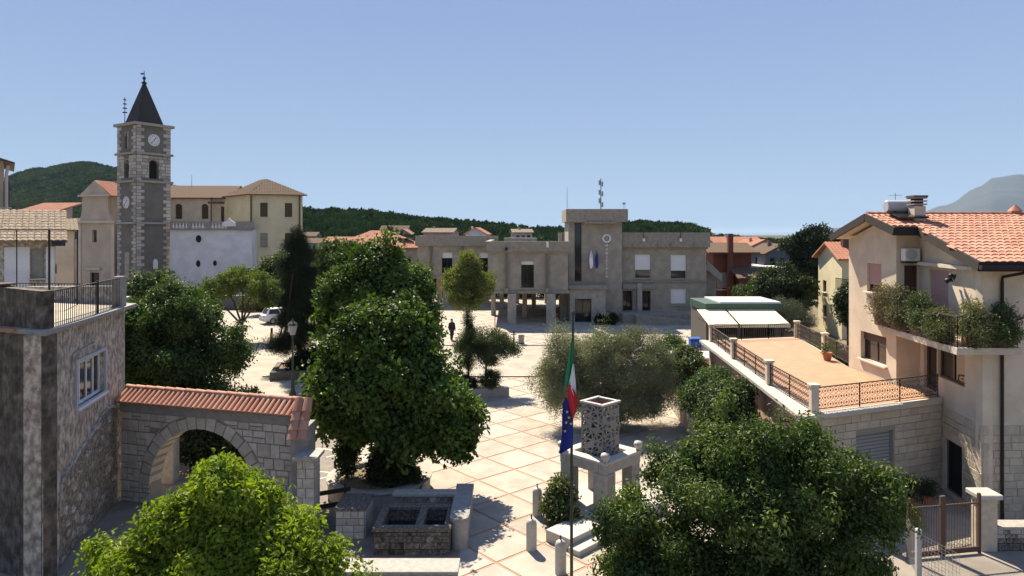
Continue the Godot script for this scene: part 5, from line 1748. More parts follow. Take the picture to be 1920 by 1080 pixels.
		trunk(s, 0.12, 0.03, lobes, M.bark, 4)
		crown(s, "foliage", lobes, 260, sp, M.leaf_hard, e[4], e[5], 0.7, 1.15, int(e[0] * 100 + e[1] * 7), 0.35, -0.2)

# ---------------------------------------------------------------- old house on the left and arch
func old_house() -> void:
	var o := thing("old_stained_house", "old house with stained peeling walls and a railed roof terrace", "house")
	var c := Vector2(-11.95, 17.6)
	var r := Vector2(-13.4, 24.0)
	var l := Vector2(-22.0, 22.3)
	var top := 6.38
	var win := {"x": 2.27, "y": 3.97, "w": 2.2, "h": 1.25, "frame": "white_paint", "rec": 0.14, "nx": 3, "fw": 0.075, "sillm": "white_paint"}
	var fr := facade(o, c, r, 0, top, M.old_wall, [win], 0.4)
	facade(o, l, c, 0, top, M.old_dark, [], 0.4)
	facade(o, r, r + Vector2(-9, 3), 0, top, M.old_wall, [], 0.4)
	# exposed rubble under a ragged edge of render, and a pale quoin of render at the corner
	var rb := MB.new()
	var edge := PackedVector2Array([Vector2(1.0, 0), Vector2(6.55, 0), Vector2(6.55, 2.6), Vector2(5.9, 3.1), Vector2(5.0, 3.35), Vector2(4.3, 3.3), Vector2(3.5, 2.95), Vector2(2.6, 2.75), Vector2(2.0, 2.5), Vector2(1.5, 2.45), Vector2(1.15, 2.2), Vector2(1.0, 1.4)])
	rb.prism(edge, 0.0, 0.012)
	part(o, "rubble_face", rb, M.rubble).transform = fr
	var lip := MB.new()
	for i in range(2, edge.size() - 1):
		lip.bar(Vector3(edge[i].x, edge[i].y, 0.03), Vector3(edge[i + 1].x, edge[i + 1].y, 0.03), 0.06, 0.08)
	part(o, "render_edge", lip, M.render_patch).transform = fr
	var qn := MB.new()
	qn.prism(PackedVector2Array([Vector2(0.02, 0), Vector2(0.95, 0), Vector2(1.05, 0.8), Vector2(0.9, 1.7), Vector2(1.1, 2.4), Vector2(0.75, 2.9), Vector2(0.3, 3.1), Vector2(0.02, 2.7)]), 0.0, 0.03)
	part(o, "corner_render", qn, M.render_patch).transform = fr
	# rubble stones standing proud
	for i in 150:
		var x := rng.randf_range(1.1, 6.45)
		var y := rng.randf_range(0.05, 3.0)
		if not Geometry2D.is_point_in_polygon(Vector2(x, y), edge):
			continue
		var w := rng.randf_range(0.10, 0.22)
		var h := rng.randf_range(0.07, 0.15)
		var pts := PackedVector2Array()
		for k in 7:
			var an := TAU * k / 7
			pts.append(Vector2(x + cos(an) * w * rng.randf_range(0.75, 1.1), y + sin(an) * h * rng.randf_range(0.75, 1.1)))
		var st := MB.new()
		st.bprism(pts, 0.0, rng.randf_range(0.02, 0.05), 0.012)
		part(o, "stone", st, M[["rubble", "rubble", "render_patch", "old_wall"][rng.randi() % 4]]).transform = fr
	# window surround
	for e in [[3.37, 5.30, 2.5, 0.1], [3.37, 3.86, 2.5, 0.1]]:
		bpart(o, "window_surround", Vector3.ZERO, Vector3(e[2], e[3], 0.08), M.grey_paint).transform = fr * Transform3D(Basis(), Vector3(e[0], e[1], 0.02))
	for x in [2.2, 4.54]:
		bpart(o, "window_surround", Vector3.ZERO, Vector3(0.1, 1.32, 0.08), M.grey_paint).transform = fr * Transform3D(Basis(), Vector3(x, 4.59, 0.02))
	var hood := MB.new()
	hood.bar(Vector3(1.85, 5.05, 0.03), Vector3(1.95, 5.55, 0.03), 0.06)
	hood.bar(Vector3(1.95, 5.55, 0.03), Vector3(3.6, 5.62, 0.03), 0.06)
	part(o, "render_ledge", hood, M.old_wall).transform = fr
	# roof terrace
	var sl := MB.new()
	sl.slab(PackedVector2Array([Vector2(-11.72, 17.4), Vector2(-13.15, 24.3), Vector2(-22.4, 27.3), Vector2(-22.3, 22.2)]), top + 0.002, top + 0.12)
	part(o, "roof_slab", sl, M.grey_stone)
	var fl := MB.new()
	fl.slab(PackedVector2Array([Vector2(-12.3, 17.95), Vector2(-13.55, 23.9), Vector2(-22.0, 26.8), Vector2(-22.0, 22.6)]), top + 0.12, top + 0.14)
	part(o, "terrace_floor", fl, M.pale_floor)
	var pw := wframe(Vector2(-22.2, 22.3), Vector2(-12.0, 17.75), top + 0.12)
	var pb := MB.new()
	pb.prism(PackedVector2Array([Vector2(0, 0), Vector2(11.1, 0), Vector2(11.1, 0.98), Vector2(9.6, 1.02), Vector2(8.6, 1.15), Vector2(0, 1.4)]), -0.3, 0.0)
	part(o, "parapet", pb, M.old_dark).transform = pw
	for e in [[8.7, 0.5, -0.1], [9.2, 0.45, -0.12]]:
		bpart(o, "parapet_coping", Vector3.ZERO, Vector3(0.6, 0.05, 0.4), M.old_tile).transform = pw * Transform3D(Basis(), Vector3(e[0], 1.1, -0.15))
	bpart(o, "eave_tile", Vector3.ZERO, Vector3(1.0, 0.05, 0.3), M.tile_c).transform = pw * Transform3D(Basis(), Vector3(9.9, -0.02, 0.12))
	bpart(o, "end_pillar", V(-13.3, top + 0.62, 23.5), Vector3(0.3, 1.0, 0.3), M.grey_stone)
	# railing bars along the open side
	var p0 := V(-12.02, top + 0.12, 18.1)
	var p1 := V(-13.2, top + 0.12, 23.3)
	var rl := MB.new()
	for k in 40:
		var p := p0.lerp(p1, k / 39.0)
		rl.bar(p, p + Vector3.UP * 0.95, 0.016)
	rl.bar(p0 + Vector3.UP * 0.95, p1 + Vector3.UP * 0.95, 0.03)
	rl.bar(p0.lerp(p1, 0.62), p0.lerp(p1, 0.62) + Vector3.UP, 0.05)
	part(o, "railing", rl, M.dark_metal)
	var iw := MB.new()
	iw.t = wframe(Vector2(-17.6, 25.1), Vector2(-13.6, 23.8), top + 0.14)
	iw.prism(PackedVector2Array([Vector2(0, 0), Vector2(4.1, 0), Vector2(4.1, 0.62), Vector2(0, 0.5)]), -0.25, 0.0)
	part(o, "back_parapet", iw, M.render_patch)
	bpart(o, "block_post", V(-14.3, top + 0.62, 19.6), Vector3(0.24, 0.98, 0.24), M.grey_stone)
	# iron pergola
	var pg := thing("iron_pergola", "thin rusty iron pergola frame on the old house roof terrace", "pergola", V(0, top + 0.14, 0))
	var posts := [Vector2(-18.0, 25.2), Vector2(-15.1, 22.6), Vector2(-16.0, 24.0), Vector2(-14.85, 23.7), Vector2(-17.6, 22.4)]
	for p in posts:
		var b := MB.new()
		b.tube([V(p.x, 0, p.y), V(p.x, 2.55, p.y)], [0.022, 0.022], 6)
		part(pg, "post", b, M.fascia)
	for e in [[0, 2], [2, 3], [3, 1], [1, 4], [4, 0]]:
		var b := MB.new()
		b.tube([V(posts[e[0]].x, 2.55, posts[e[0]].y), V(posts[e[1]].x, 2.55, posts[e[1]].y)], [0.018, 0.018], 6)
		part(pg, "beam", b, M.fascia)
	# inner terrace beyond, with its own fence
	var f2 := thing("courtyard_terrace", "sunlit lower terrace with iron fence behind the old house", "terrace")
	var s2 := MB.new()
	s2.slab(PackedVector2Array([Vector2(-24.8, 29.0), Vector2(-17.2, 28.0), Vector2(-18.4, 33.5), Vector2(-25.4, 34.5)]), 0.0, 5.9)
	part(f2, "floor", s2, M.pale_floor)
	for k in 7:
		var u := k / 7.0
		railing_bay(f2, V(lerpf(-24.8, -17.4, u), 5.9, lerpf(29.0, 28.1, u)), V(lerpf(-24.8, -17.4, u + 1 / 7.0), 5.9, lerpf(29.0, 28.1, u + 1 / 7.0)), 1.0, false)

func arch_wall() -> void:
	var o := thing("arch_wall", "pale ashlar wall with round archway and orange tile coping", "wall")
	var a := Vector2(-13.1, 23.25)
	var b := Vector2(-6.55, 21.4)
	var fr := wframe(a, b)
	var L := a.distance_to(b)
	var H := 3.34
	var cx := 3.2
	var cy := 0.62
	var R := 2.02
	var ring := 0.42
	var outer := PackedVector2Array([Vector2(0, 0), Vector2(cx - R, 0)])
	for k in 25:
		var an := PI - PI * k / 24.0
		outer.append(Vector2(cx + cos(an) * R, cy + sin(an) * R))
	outer.append_array(PackedVector2Array([Vector2(cx + R, 0), Vector2(L, 0), Vector2(L, H), Vector2(0, H)]))
	var mb := MB.new()
	mb.prism(outer, -0.5, 0.0)
	part(o, "core", mb, M.joint).transform = fr
	bpart(o, "lintel_band", Vector3.ZERO, Vector3(L + 0.02, 0.32, 0.08), M.grey_stone).transform = fr * Transform3D(Basis(), Vector3(L / 2, H - 0.16, 0.03))
	# voussoirs and jamb stones
	var ms := ["ashlar", "ashlar_b", "ashlar_c"]
	var nv := 19
	for k in nv:
		var a0 := PI * k / nv + 0.009
		var a1 := PI * (k + 1) / nv - 0.009
		var rr := R + ring * (1.0 if k % 2 == 0 else 0.88)
		var v := MB.new()
		v.bprism(PackedVector2Array([Vector2(cx + cos(a0) * R, cy + sin(a0) * R), Vector2(cx + cos(a0) * rr, cy + sin(a0) * rr), Vector2(cx + cos(a1) * rr, cy + sin(a1) * rr), Vector2(cx + cos(a1) * R, cy + sin(a1) * R)]), -0.52, 0.04, 0.012)
		part(o, "voussoir", v, M[ms[rng.randi() % 3]]).transform = fr
	# uneven ashlar: courses broken into stones of one or two heights, cut round the arch
	var circle := PackedVector2Array()
	for k in 33:
		var an := PI * k / 32.0
		circle.append(Vector2(cx + cos(an) * (R + ring + 0.02), cy + sin(an) * (R + ring + 0.02)))
	circle.append(Vector2(cx - R - 0.015, cy))
	circle.append(Vector2(cx - R - 0.015, -0.2))
	circle.append(Vector2(cx + R + 0.015, -0.2))
	circle.append(Vector2(cx + R + 0.015, cy))
	var y := 0.0
	while y < H - 0.34:
		var h := minf(rng.randf_range(0.34, 0.46), H - 0.33 - y)
		if H - 0.33 - y - h < 0.2:
			h = H - 0.33 - y
		var x := 0.0
		while x < L - 0.02:
			var w := minf(rng.randf_range(0.26, 0.58), L - x)
			if L - x - w < 0.18:
				w = L - x
			var cells := [[x, y, w, h]]
			if rng.randf() < 0.45:
				var s := rng.randf_range(0.4, 0.6)
				cells = [[x, y, w, h * s], [x, y + h * s, w, h * (1 - s)]]
			elif rng.randf() < 0.2 and w > 0.42:
				cells = [[x, y, w * 0.5, h], [x + w * 0.5, y, w * 0.5, h * 0.5], [x + w * 0.5, y + h * 0.5, w * 0.5, h * 0.5]]
			for c in cells:
				var g := 0.016
				var rp := PackedVector2Array([Vector2(c[0] + g, c[1] + g), Vector2(c[0] + c[2] - g, c[1] + g), Vector2(c[0] + c[2] - g, c[1] + c[3] - g), Vector2(c[0] + g, c[1] + c[3] - g)])
				for cut in Geometry2D.clip_polygons(rp, circle):
					if absf(MB.area(cut)) < 0.004 or Geometry2D.is_polygon_clockwise(cut) == Geometry2D.is_polygon_clockwise(circle) and false:
						continue
					var st := MB.new()
					if cut.size() <= 5:
						st.bprism(cut, 0.0, rng.randf_range(0.02, 0.042), 0.01)
					else:
						st.prism(cut, 0.0, rng.randf_range(0.02, 0.035), false)
					part(o, "stone", st, M[ms[rng.randi() % 3]]).transform = fr
			x += w
		y += h
	# tile coping: a front slope of barrel tiles under a ridge of caps
	var cp := MB.new()
	cp.prism(PackedVector2Array([Vector2(-0.32, 0.0), Vector2(0.25, 0.0), Vector2(0.25, 0.03), Vector2(-0.32, 0.36)]), 0.0, L)
	part(o, "coping_bed", cp, M.mortar).transform = fr * Transform3D(Basis(Vector3(0, 0, 1), Vector3(0, 1, 0), Vector3(-1, 0, 0)), Vector3(L, H, 0))
	var tb := MB.new()
	for k in 6:
		var an0 := PI * k / 6.0
		var an1 := PI * (k + 1) / 6.0
		tb.quad(Vector3(-cos(an0) * 0.085, sin(an0) * 0.075, 0), Vector3(-cos(an1) * 0.085, sin(an1) * 0.075, 0), Vector3(-cos(an1) * 0.065, sin(an1) * 0.055, -0.6), Vector3(-cos(an0) * 0.065, sin(an0) * 0.055, -0.6))
		tb.quad(Vector3(-cos(an0) * 0.07, sin(an0) * 0.06, 0), Vector3(-cos(an1) * 0.07, sin(an1) * 0.06, 0), Vector3(-cos(an1) * 0.085, sin(an1) * 0.075, 0), Vector3(-cos(an0) * 0.085, sin(an0) * 0.075, 0))
	var tile := tb.mesh()
	var n := 36
	var slope := atan2(0.36, 0.5)
	var tms := ["tile", "tile", "tile_b", "tile_c"]
	for k in n:
		part(o, "roof_tile", tile, M[tms[rng.randi() % 4]]).transform = fr * Transform3D(Basis(Vector3.RIGHT, slope), Vector3(0.1 + k * (L - 0.15) / (n - 1), H + 0.03, 0.3))
		var pan := MB.new()
		pan.quad(Vector3(-0.06, -0.035, 0.02), Vector3(0.06, -0.035, 0.02), Vector3(0.05, -0.03, -0.6), Vector3(-0.05, -0.03, -0.6))
		if k < n - 1:
			part(o, "pan_tile", pan, M.tile_c).transform = fr * Transform3D(Basis(Vector3.RIGHT, slope), Vector3(0.1 + (k + 0.5) * (L - 0.15) / (n - 1), H + 0.04, 0.28))
	for k in 17:
		var rt := MB.new()
		rt.tube([Vector3(k * 0.4 - 0.02, H + 0.4, -0.26), Vector3(k * 0.4 + 0.42, H + 0.39, -0.26)], [0.115, 0.10], 10)
		part(o, "ridge_tile", rt, M.tile_b if k % 2 else M.tile).transform = fr
	# return towards the viewer: sloping tiles above the lower pier
	var e := fr * Vector3(L, 0, 0)
	bpart(o, "return_wall", e + Vector3(0.12, 1.55, 0.05), Vector3(0.5, 3.1, 0.9), M.grey_stone)
	for c in 2:
		for k in 4:
			part(o, "roof_tile", tile, M[tms[(k + c) % 4]]).transform = Transform3D(Basis(Vector3.RIGHT, 0.95) * Basis().scaled(Vector3(1.9, 1.4, 0.75)), e + Vector3(-0.02 + c * 0.28, 2.78 + k * 0.24, 0.72 - k * 0.17))
	# lower pier in blocks with a flat cap
	var pc := V(-6.08, 0, 20.72)
	bpart(o, "pier", pc + Vector3(0, 1.15, 0), Vector3(0.5, 2.3, 0.5), M.joint)
	for k in 8:
		var cut := 0.5 if k % 2 == 0 else 0.32
		for s in 2:
			var w: float = (0.52 * cut if s == 0 else 0.52 * (1 - cut)) - 0.02
			var x: float = -0.26 + (w / 2 if s == 0 else 0.52 * cut + w / 2)
			var q := MB.new()
			q.t = Transform3D(Basis(), pc + Vector3(x, 0.02 + k * 0.285, 0.24))
			q.bprism(PackedVector2Array([Vector2(-w / 2, 0), Vector2(w / 2, 0), Vector2(w / 2, 0.27), Vector2(-w / 2, 0.27)]), 0, 0.035, 0.01)
			part(o, "stone", q, M.ashlar_c if (k + s) % 3 else M.ashlar)
			if s == 0:
				var q2 := MB.new()
				q2.t = Transform3D(Basis(Vector3.UP, PI / 2), pc + Vector3(0.24, 0.02 + k * 0.285, 0))
				q2.bprism(PackedVector2Array([Vector2(-0.25, 0), Vector2(0.25, 0), Vector2(0.25, 0.27), Vector2(-0.25, 0.27)]), 0, 0.035, 0.01)
				part(o, "stone", q2, M.ashlar_b)
	bpart(o, "pier_cap", pc + Vector3(0.02, 2.35, 0.05), Vector3(0.72, 0.1, 0.85), M.travertine, 0.01)
	# low dark objects seen through the arch
	var g := thing("stone_gatepost", "pale stone gatepost seen through the archway", "gatepost", V(-12.35, 0, 25.0))
	bpart(g, "shaft", Vector3(0, 1.1, 0), Vector3(0.5, 2.2, 0.5), M.ashlar, 0.03)
	bpart(g, "cap", Vector3(0, 2.25, 0), Vector3(0.62, 0.12, 0.62), M.travertine, 0.02)

# ---------------------------------------------------------------- things on the square
func fountain() -> void:
	var o := thing("stone_trough", "dark stone washing trough with two basins beneath the lime tree", "trough", V(-2.8, 0, 20.2))
	var x0 := -1.0
	var x1 := 1.05
	for e in [[0.0, 0.8, 2.1, 0.16], [0.0, -0.72, 2.1, 0.16]]:
		bpart(o, "wall", Vector3(e[0], 0.33, e[1]), Vector3(e[2], 0.66, e[3]), M.trough)
		bpart(o, "rim", Vector3(e[0], 0.71, e[1]), Vector3(e[2] + 0.08, 0.1, e[3] + 0.1), M.trough, 0.015)
	for x in [-0.98, 0.18, 1.0]:
		bpart(o, "wall", Vector3(x, 0.33, 0.04), Vector3(0.14, 0.655, 1.36), M.trough)
		bpart(o, "rim", Vector3(x, 0.708, 0.04), Vector3(0.22, 0.1, 1.34), M.trough, 0.015)
	bpart(o, "basin_floor", Vector3(0, 0.06, 0.04), Vector3(1.9, 0.1, 1.4), M.trough)
	for e in [[-0.4, 1.0], [0.59, 0.7]]:
		bpart(o, "water", Vector3(e[0], 0.32, 0.04), Vector3(e[1], 0.02, 1.35), M.water)
	clad(o, Transform3D(Basis(), Vector3(-1.05, 0, 0.885)), 0, 2.1, 0.0, 0.64, [], ["trough", "rubble", "old_dark"], 0.2, 0.2, 0.5, "stone", 0.03, 0.2)
	# back wall and the thick side wall with a rounded end
	var bw := thing("trough_back_wall", "low stone wall behind the washing trough", "wall", V(-2.7, 0, 21.6))
	bpart(bw, "core", Vector3(0, 0.42, 0), Vector3(1.9, 0.84, 0.3), M.mortar)
	clad(bw, Transform3D(Basis(), Vector3(-0.95, 0, 0.155)), 0, 1.9, 0.0, 0.8, [], ["ashlar", "ashlar_b", "rubble"], 0.2, 0.2, 0.45, "stone", 0.03, 0.2)
	bpart(bw, "coping", Vector3(0, 0.88, 0), Vector3(2.0, 0.09, 0.42), M.travertine, 0.015)
	var sw := thing("rounded_side_wall", "thick low wall with rounded end right of the trough", "wall", V(-1.5, 0, 21.0))
	var b := MB.new()
	var pts := PackedVector2Array()
	for k in 13:
		var an := PI + PI * k / 12.0
		pts.append(Vector2(cos(an) * 0.24, -1.2 + sin(an) * 0.24))
	pts.append(Vector2(0.24, 1.3))
	pts.append(Vector2(-0.24, 1.3))
	b.slab(pts, 0, 0.8)
	part(sw, "body", b, M.travertine)
	var cb := MB.new()
	var p2 := PackedVector2Array()
	for p in pts:
		p2.append(Vector2(p.x * 1.14, p.y * 1.02))
	cb.slab(p2, 0.8, 0.9)
	part(sw, "coping", cb, M.grey_stone)
	# stone cube left of the trough
	var c := thing("stone_block_plinth", "squat plinth of rough stone blocks left of the trough", "plinth", V(-4.75, 0, 20.9))
	bpart(c, "core", Vector3(0, 0.41, 0), Vector3(0.84, 0.82, 1.1), M.mortar)
	clad(c, Transform3D(Basis(), Vector3(-0.42, 0, 0.555)), 0, 0.84, 0.0, 0.82, [], ["ashlar", "ashlar_b", "ashlar_c"], 0.2, 0.2, 0.36)
	clad(c, Transform3D(Basis(Vector3.UP, PI / 2), Vector3(0.425, 0, 0.55)), 0, 1.1, 0.0, 0.82, [], ["ashlar", "ashlar_b"], 0.2, 0.25, 0.45)
	bpart(c, "top_slab", Vector3(0, 0.86, 0), Vector3(0.94, 0.08, 1.2), M.trough, 0.015)
	# two wooden rails between pier and planter
	var r := thing("wooden_rail", "two dark wooden rails on thin posts beside the arch pier", "railing", V(-5.75, 0, 22.1))
	for y in [0.3, 0.72]:
		var q := MB.new()
		q.bar(Vector3(-0.5, y, 0.25), Vector3(0.55, y + 0.02, -0.22), 0.06, 0.13)
		part(r, "rail", q, M.dark_wood)
	for x in [[-0.45, 0.22], [0.38, -0.15]]:
		bpart(r, "post", Vector3(x[0], 0.45, x[1] - 0.05), Vector3(0.05, 0.9, 0.05), M.dark_metal)
	# round planter of the lime
	var p := thing("round_planter", "round low stone planter around the big lime trunk", "planter", V(-4.6, 0, 24.1))
	var pb := MB.new()
	pb.lathe([Vector2(1.75, 0), Vector2(1.75, 0.5), Vector2(1.8, 0.5), Vector2(1.8, 0.58), Vector2(1.45, 0.58), Vector2(1.45, 0.4)], 40)
	part(p, "wall", pb, M.travertine)
	var so := MB.new()
	so.lathe([Vector2(1.46, 0.42), Vector2(0.8, 0.5), Vector2(0.0, 0.52)], 24)
	part(p, "soil", so, M.earth)
	# low wall along the bottom edge
	var w := thing("low_front_wall", "low block wall with pale flat coping in front of the trough", "wall", V(-3.4, 0, 17.75))
	bpart(w, "core", Vector3(0, 0.2, 0), Vector3(4.0, 0.4, 0.6), M.mortar)
	clad(w, Transform3D(Basis(), Vector3(-2.0, 0, 0.305)), 0, 4.0, 0.0, 0.38, [], ["ashlar_c", "ashlar"], 0.2, 0.25, 0.4)
	bpart(w, "coping", Vector3(0, 0.44, 0), Vector3(4.1, 0.08, 0.75), M.travertine, 0.012)

func monument() -> void:
	var o := thing("memorial", "square stone memorial with ring beam and tall pierced lantern", "memorial", V(2.85, 0, 22.4), PI / 4)
	var s := 0.92   # half side
	bpart(o, "platform", Vector3(0.1, 0.17, 0.1), Vector3(2.9, 0.34, 2.9), M.marble, 0.02)
	for x in [-1, 1]:
		for z in [-1, 1]:
			var pl := bpart(o, "pillar", Vector3(x * (s - 0.22), 0.96, z * (s - 0.22)), Vector3(0.5, 1.24, 0.5) if x == -1 and z == 1 else Vector3(0.42, 1.24, 0.42), M.travertine, 0.015)
			for k in 4:
				bpart(pl, "flute", Vector3(-0.13 + k * 0.09, 0, 0.255 if x == -1 and z == 1 else 0.215), Vector3(0.03, 1.1, 0.012), M.grey_stone)
			var fb := MB.new()
			fb.lathe([Vector2(0.0, 0), Vector2(0.09, 0.0), Vector2(0.07, 0.05), Vector2(0.12, 0.1), Vector2(0.15, 0.18), Vector2(0.12, 0.26), Vector2(0.0, 0.3)], 14)
			part(o, "ball_finial", fb, M.marble, Vector3(x * (s - 0.05), 1.97, z * (s - 0.05)))
	for k in 4:
		var bm := MB.new()
		bm.prism(PackedVector2Array([Vector2(-s, 0), Vector2(s, 0), Vector2(s - 0.34, 0.001), Vector2(s - 0.34, 0.002), Vector2(s, 0.003)]), 0, 0.01)
		var q := bpart(o, "ring_beam", Vector3(0, 1.73, s - 0.14).rotated(Vector3.UP, k * PI / 2), Vector3(2 * s - (0.0 if k % 2 == 0 else 0.57), 0.3, 0.28), M.travertine, 0.012)
		q.rotation.y = k * PI / 2
		var cp := bpart(q, "coping", Vector3(0, 0.19, 0.0), Vector3(2 * s + (0.1 if k % 2 == 0 else -0.56), 0.08, 0.34), M.marble, 0.012)
	bpart(o, "inner_slab", Vector3(0, 1.7, 0), Vector3(1.3, 0.2, 1.3), M.travertine)
	# pierced lantern: four panels of triangles, most of them open
	var lw := 0.87
	var y0 := 1.85
	var y1 := 3.5
	var nx := 4
	var ny := 9
	for f in 4:
		var g := RandomNumberGenerator.new()
		g.seed = 70 + f
		var pt := []
		for j in ny + 1:
			var row := []
			for i in nx + 1:
				var p := Vector2(-lw / 2 + lw * i / nx, y0 + (y1 - y0) * j / ny)
				if i > 0 and i < nx:
					p.x += g.randf_range(-0.07, 0.07)
				if j > 0 and j < ny:
					p.y += g.randf_range(-0.06, 0.06)
				row.append(p)
			pt.append(row)
		var pm := MB.new()
		for j in ny:
			for i in nx:
				var a: Vector2 = pt[j][i]
				var b: Vector2 = pt[j][i + 1]
				var c: Vector2 = pt[j + 1][i + 1]
				var d: Vector2 = pt[j + 1][i]
				for tr in ([[a, b, c], [a, c, d]] if g.randf() < 0.5 else [[a, b, d], [b, c, d]]):
					if g.randf() < 0.28:
						pm.prism(PackedVector2Array(tr), -0.05, 0.0)
						continue
					var ce: Vector2 = (tr[0] + tr[1] + tr[2]) / 3.0
					var k := g.randf_range(0.5, 0.68)
					for e in 3:
						var p: Vector2 = tr[e]
						var q: Vector2 = tr[(e + 1) % 3]
						var pi := ce.lerp(p, k)
						var qi := ce.lerp(q, k)
						pm.quad(Vector3(p.x, p.y, 0), Vector3(q.x, q.y, 0), Vector3(qi.x, qi.y, 0), Vector3(pi.x, pi.y, 0))
						pm.quad(Vector3(q.x, q.y, -0.05), Vector3(p.x, p.y, -0.05), Vector3(pi.x, pi.y, -0.05), Vector3(qi.x, qi.y, -0.05))
						pm.quad(Vector3(pi.x, pi.y, 0), Vector3(qi.x, qi.y, 0), Vector3(qi.x, qi.y, -0.05), Vector3(pi.x, pi.y, -0.05))
		var pp := part(o, "pierced_panel", pm, M.lantern)
		pp.transform = Transform3D(Basis(Vector3.UP, f * PI / 2), Vector3(0, 0, lw / 2).rotated(Vector3.UP, f * PI / 2))
		var rim := bpart(o, "lantern_rim", Vector3(0, y1 + 0.03, lw / 2 - 0.03).rotated(Vector3.UP, f * PI / 2), Vector3(lw + 0.1 if f % 2 == 0 else lw - 0.12, 0.06, 0.12), M.marble)
		rim.rotation.y = f * PI / 2
		var inr := bpart(o, "inner_lining", Vector3(0, y1 - 0.12, lw / 2 - 0.1).rotated(Vector3.UP, f * PI / 2), Vector3(lw - 0.22 if f % 2 == 0 else lw - 0.25, 0.2, 0.03), M.tile_c)
		inr.rotation.y = f * PI / 2
	bpart(o, "shade_core", Vector3(0, (y0 + y1) / 2 - 0.12, 0), Vector3(0.56, y1 - y0 - 0.24, 0.56), M.kiosk_wall)  # added dark box: stands in for the shade inside the lantern, stops the see-through
	bpart(o, "lamp_bracket", Vector3(0, y1 - 0.1, 0), Vector3(0.7, 0.04, 0.04), M.dark_wood)
	bpart(o, "lamp_bracket", Vector3(0, y1 - 0.12, 0), Vector3(0.04, 0.04, 0.7), M.pale_bark)
	# steps in front
	var st := thing("memorial_steps", "pale stone steps leading up to the memorial", "steps", V(1.95, 0, 20.1), PI / 4)
	for e in [[0.0, 0.09, 0.42, 1.5, 0.18, 0.4], [0.05, 0.18, -0.25, 1.4, 0.36, 0.95]]:
		bpart(st, "step", Vector3(e[0], e[1], e[2]), Vector3(e[3], e[4], e[5]), M.marble, 0.015)
	bpart(st, "side_wing", Vector3(1.2, 0.16, 0.62), Vector3(0.95, 0.32, 1.5), M.marble, 0.015)
	# bollards
	for e in [[0.80, 22.0, "farthest from the flagpole"], [0.55, 19.6, "beside the lower memorial step"], [1.28, 18.25, "standing nearest to the flagpole"]]:
		var bo := thing("marble_bollard", "white marble bollard by the memorial, " + e[2], "bollard", V(e[0], 0.012, e[1]), 0.0, "white bollards by the memorial")
		var b := MB.new()
		b.lathe([Vector2(0.15, 0.0), Vector2(0.15, 0.75), Vector2(0.12, 0.84), Vector2(0.06, 0.88), Vector2(0.0, 0.89)], 16)
		part(bo, "shaft", b, M.marble)
		var k := MB.new()
		k.lathe([Vector2(0.03, 0.87), Vector2(0.015, 0.93), Vector2(0.03, 0.97), Vector2(0.0, 1.02)], 8)
		part(bo, "finial", k, M.dark_metal)
	# flagpole and flags
	var fp := thing("flagpole", "tall thin grey flagpole with two limp flags", "flagpole", V(1.46, 0.012, 17.0))
	var pb := MB.new()
	pb.tube([Vector3(0, 0, 0), Vector3(0.0, 3.5, 0), Vector3(0.04, 6.98, 0)], [0.042, 0.036, 0.028], 10)
	part(fp, "pole", pb, M.green_metal)
	var kb := MB.new()
	kb.lathe([Vector2(0, 6.95), Vector2(0.05, 6.98), Vector2(0.05, 7.04), Vector2(0, 7.08)], 10)
	part(fp, "pole_cap", kb, M.green_metal, Vector3(0.04, 0, 0))
	var it := thing("tricolour_flag", "limp green white and red flag hanging from the flagpole", "flag", V(1.46, 0, 17.0))
	# width profile along the height: [y, left, right]
	flag_piece(it, "green_band", [[6.3, -0.02, 0.02], [6.0, -0.07, 0.03], [5.75, -0.11, 0.04], [5.5, -0.15, 0.02], [5.28, -0.17, -0.06], [5.2, -0.13, -0.1]], M.flag_green, 0.07)
	flag_piece(it, "white_band", [[5.78, 0.02, 0.05], [5.55, -0.02, 0.07], [5.35, -0.06, 0.09], [5.15, -0.1, 0.1], [5.0, -0.03, 0.11]], M.flag_white, 0.10)
	flag_piece(it, "red_band", [[5.28, -0.1, -0.04], [5.1, -0.1, 0.08], [4.95, -0.1, 0.14], [4.8, -0.08, 0.13], [4.6, -0.03, 0.09], [4.48, 0.0, 0.04]], M.flag_red, 0.13)
	var eu := thing("blue_star_flag", "limp dark blue flag with gold stars below the tricolour", "flag", V(1.46, 0, 17.0))
	flag_piece(eu, "cloth", [[4.95, -0.16, -0.06], [4.75, -0.22, 0.0], [4.5, -0.24, 0.03], [4.2, -0.24, 0.04], [3.95, -0.26, 0.04], [3.72, -0.3, -0.02], [3.58, -0.31, -0.26]], M.flag_blue, 0.06)
	for e in [[-0.12, 4.62], [-0.07, 4.48], [-0.14, 4.36], [-0.02, 4.33], [-0.17, 4.15]]:
		var sb := MB.new()
		var pts := PackedVector2Array()
		for k in 10:
			var rr := 0.042 if k % 2 == 0 else 0.017
			pts.append(Vector2(sin(TAU * k / 10) * rr, cos(TAU * k / 10) * rr))
		sb.prism(pts, 0, 0.004)
		part(eu, "gold_star", sb, M.flag_gold, Vector3(e[0], e[1], 0.115))

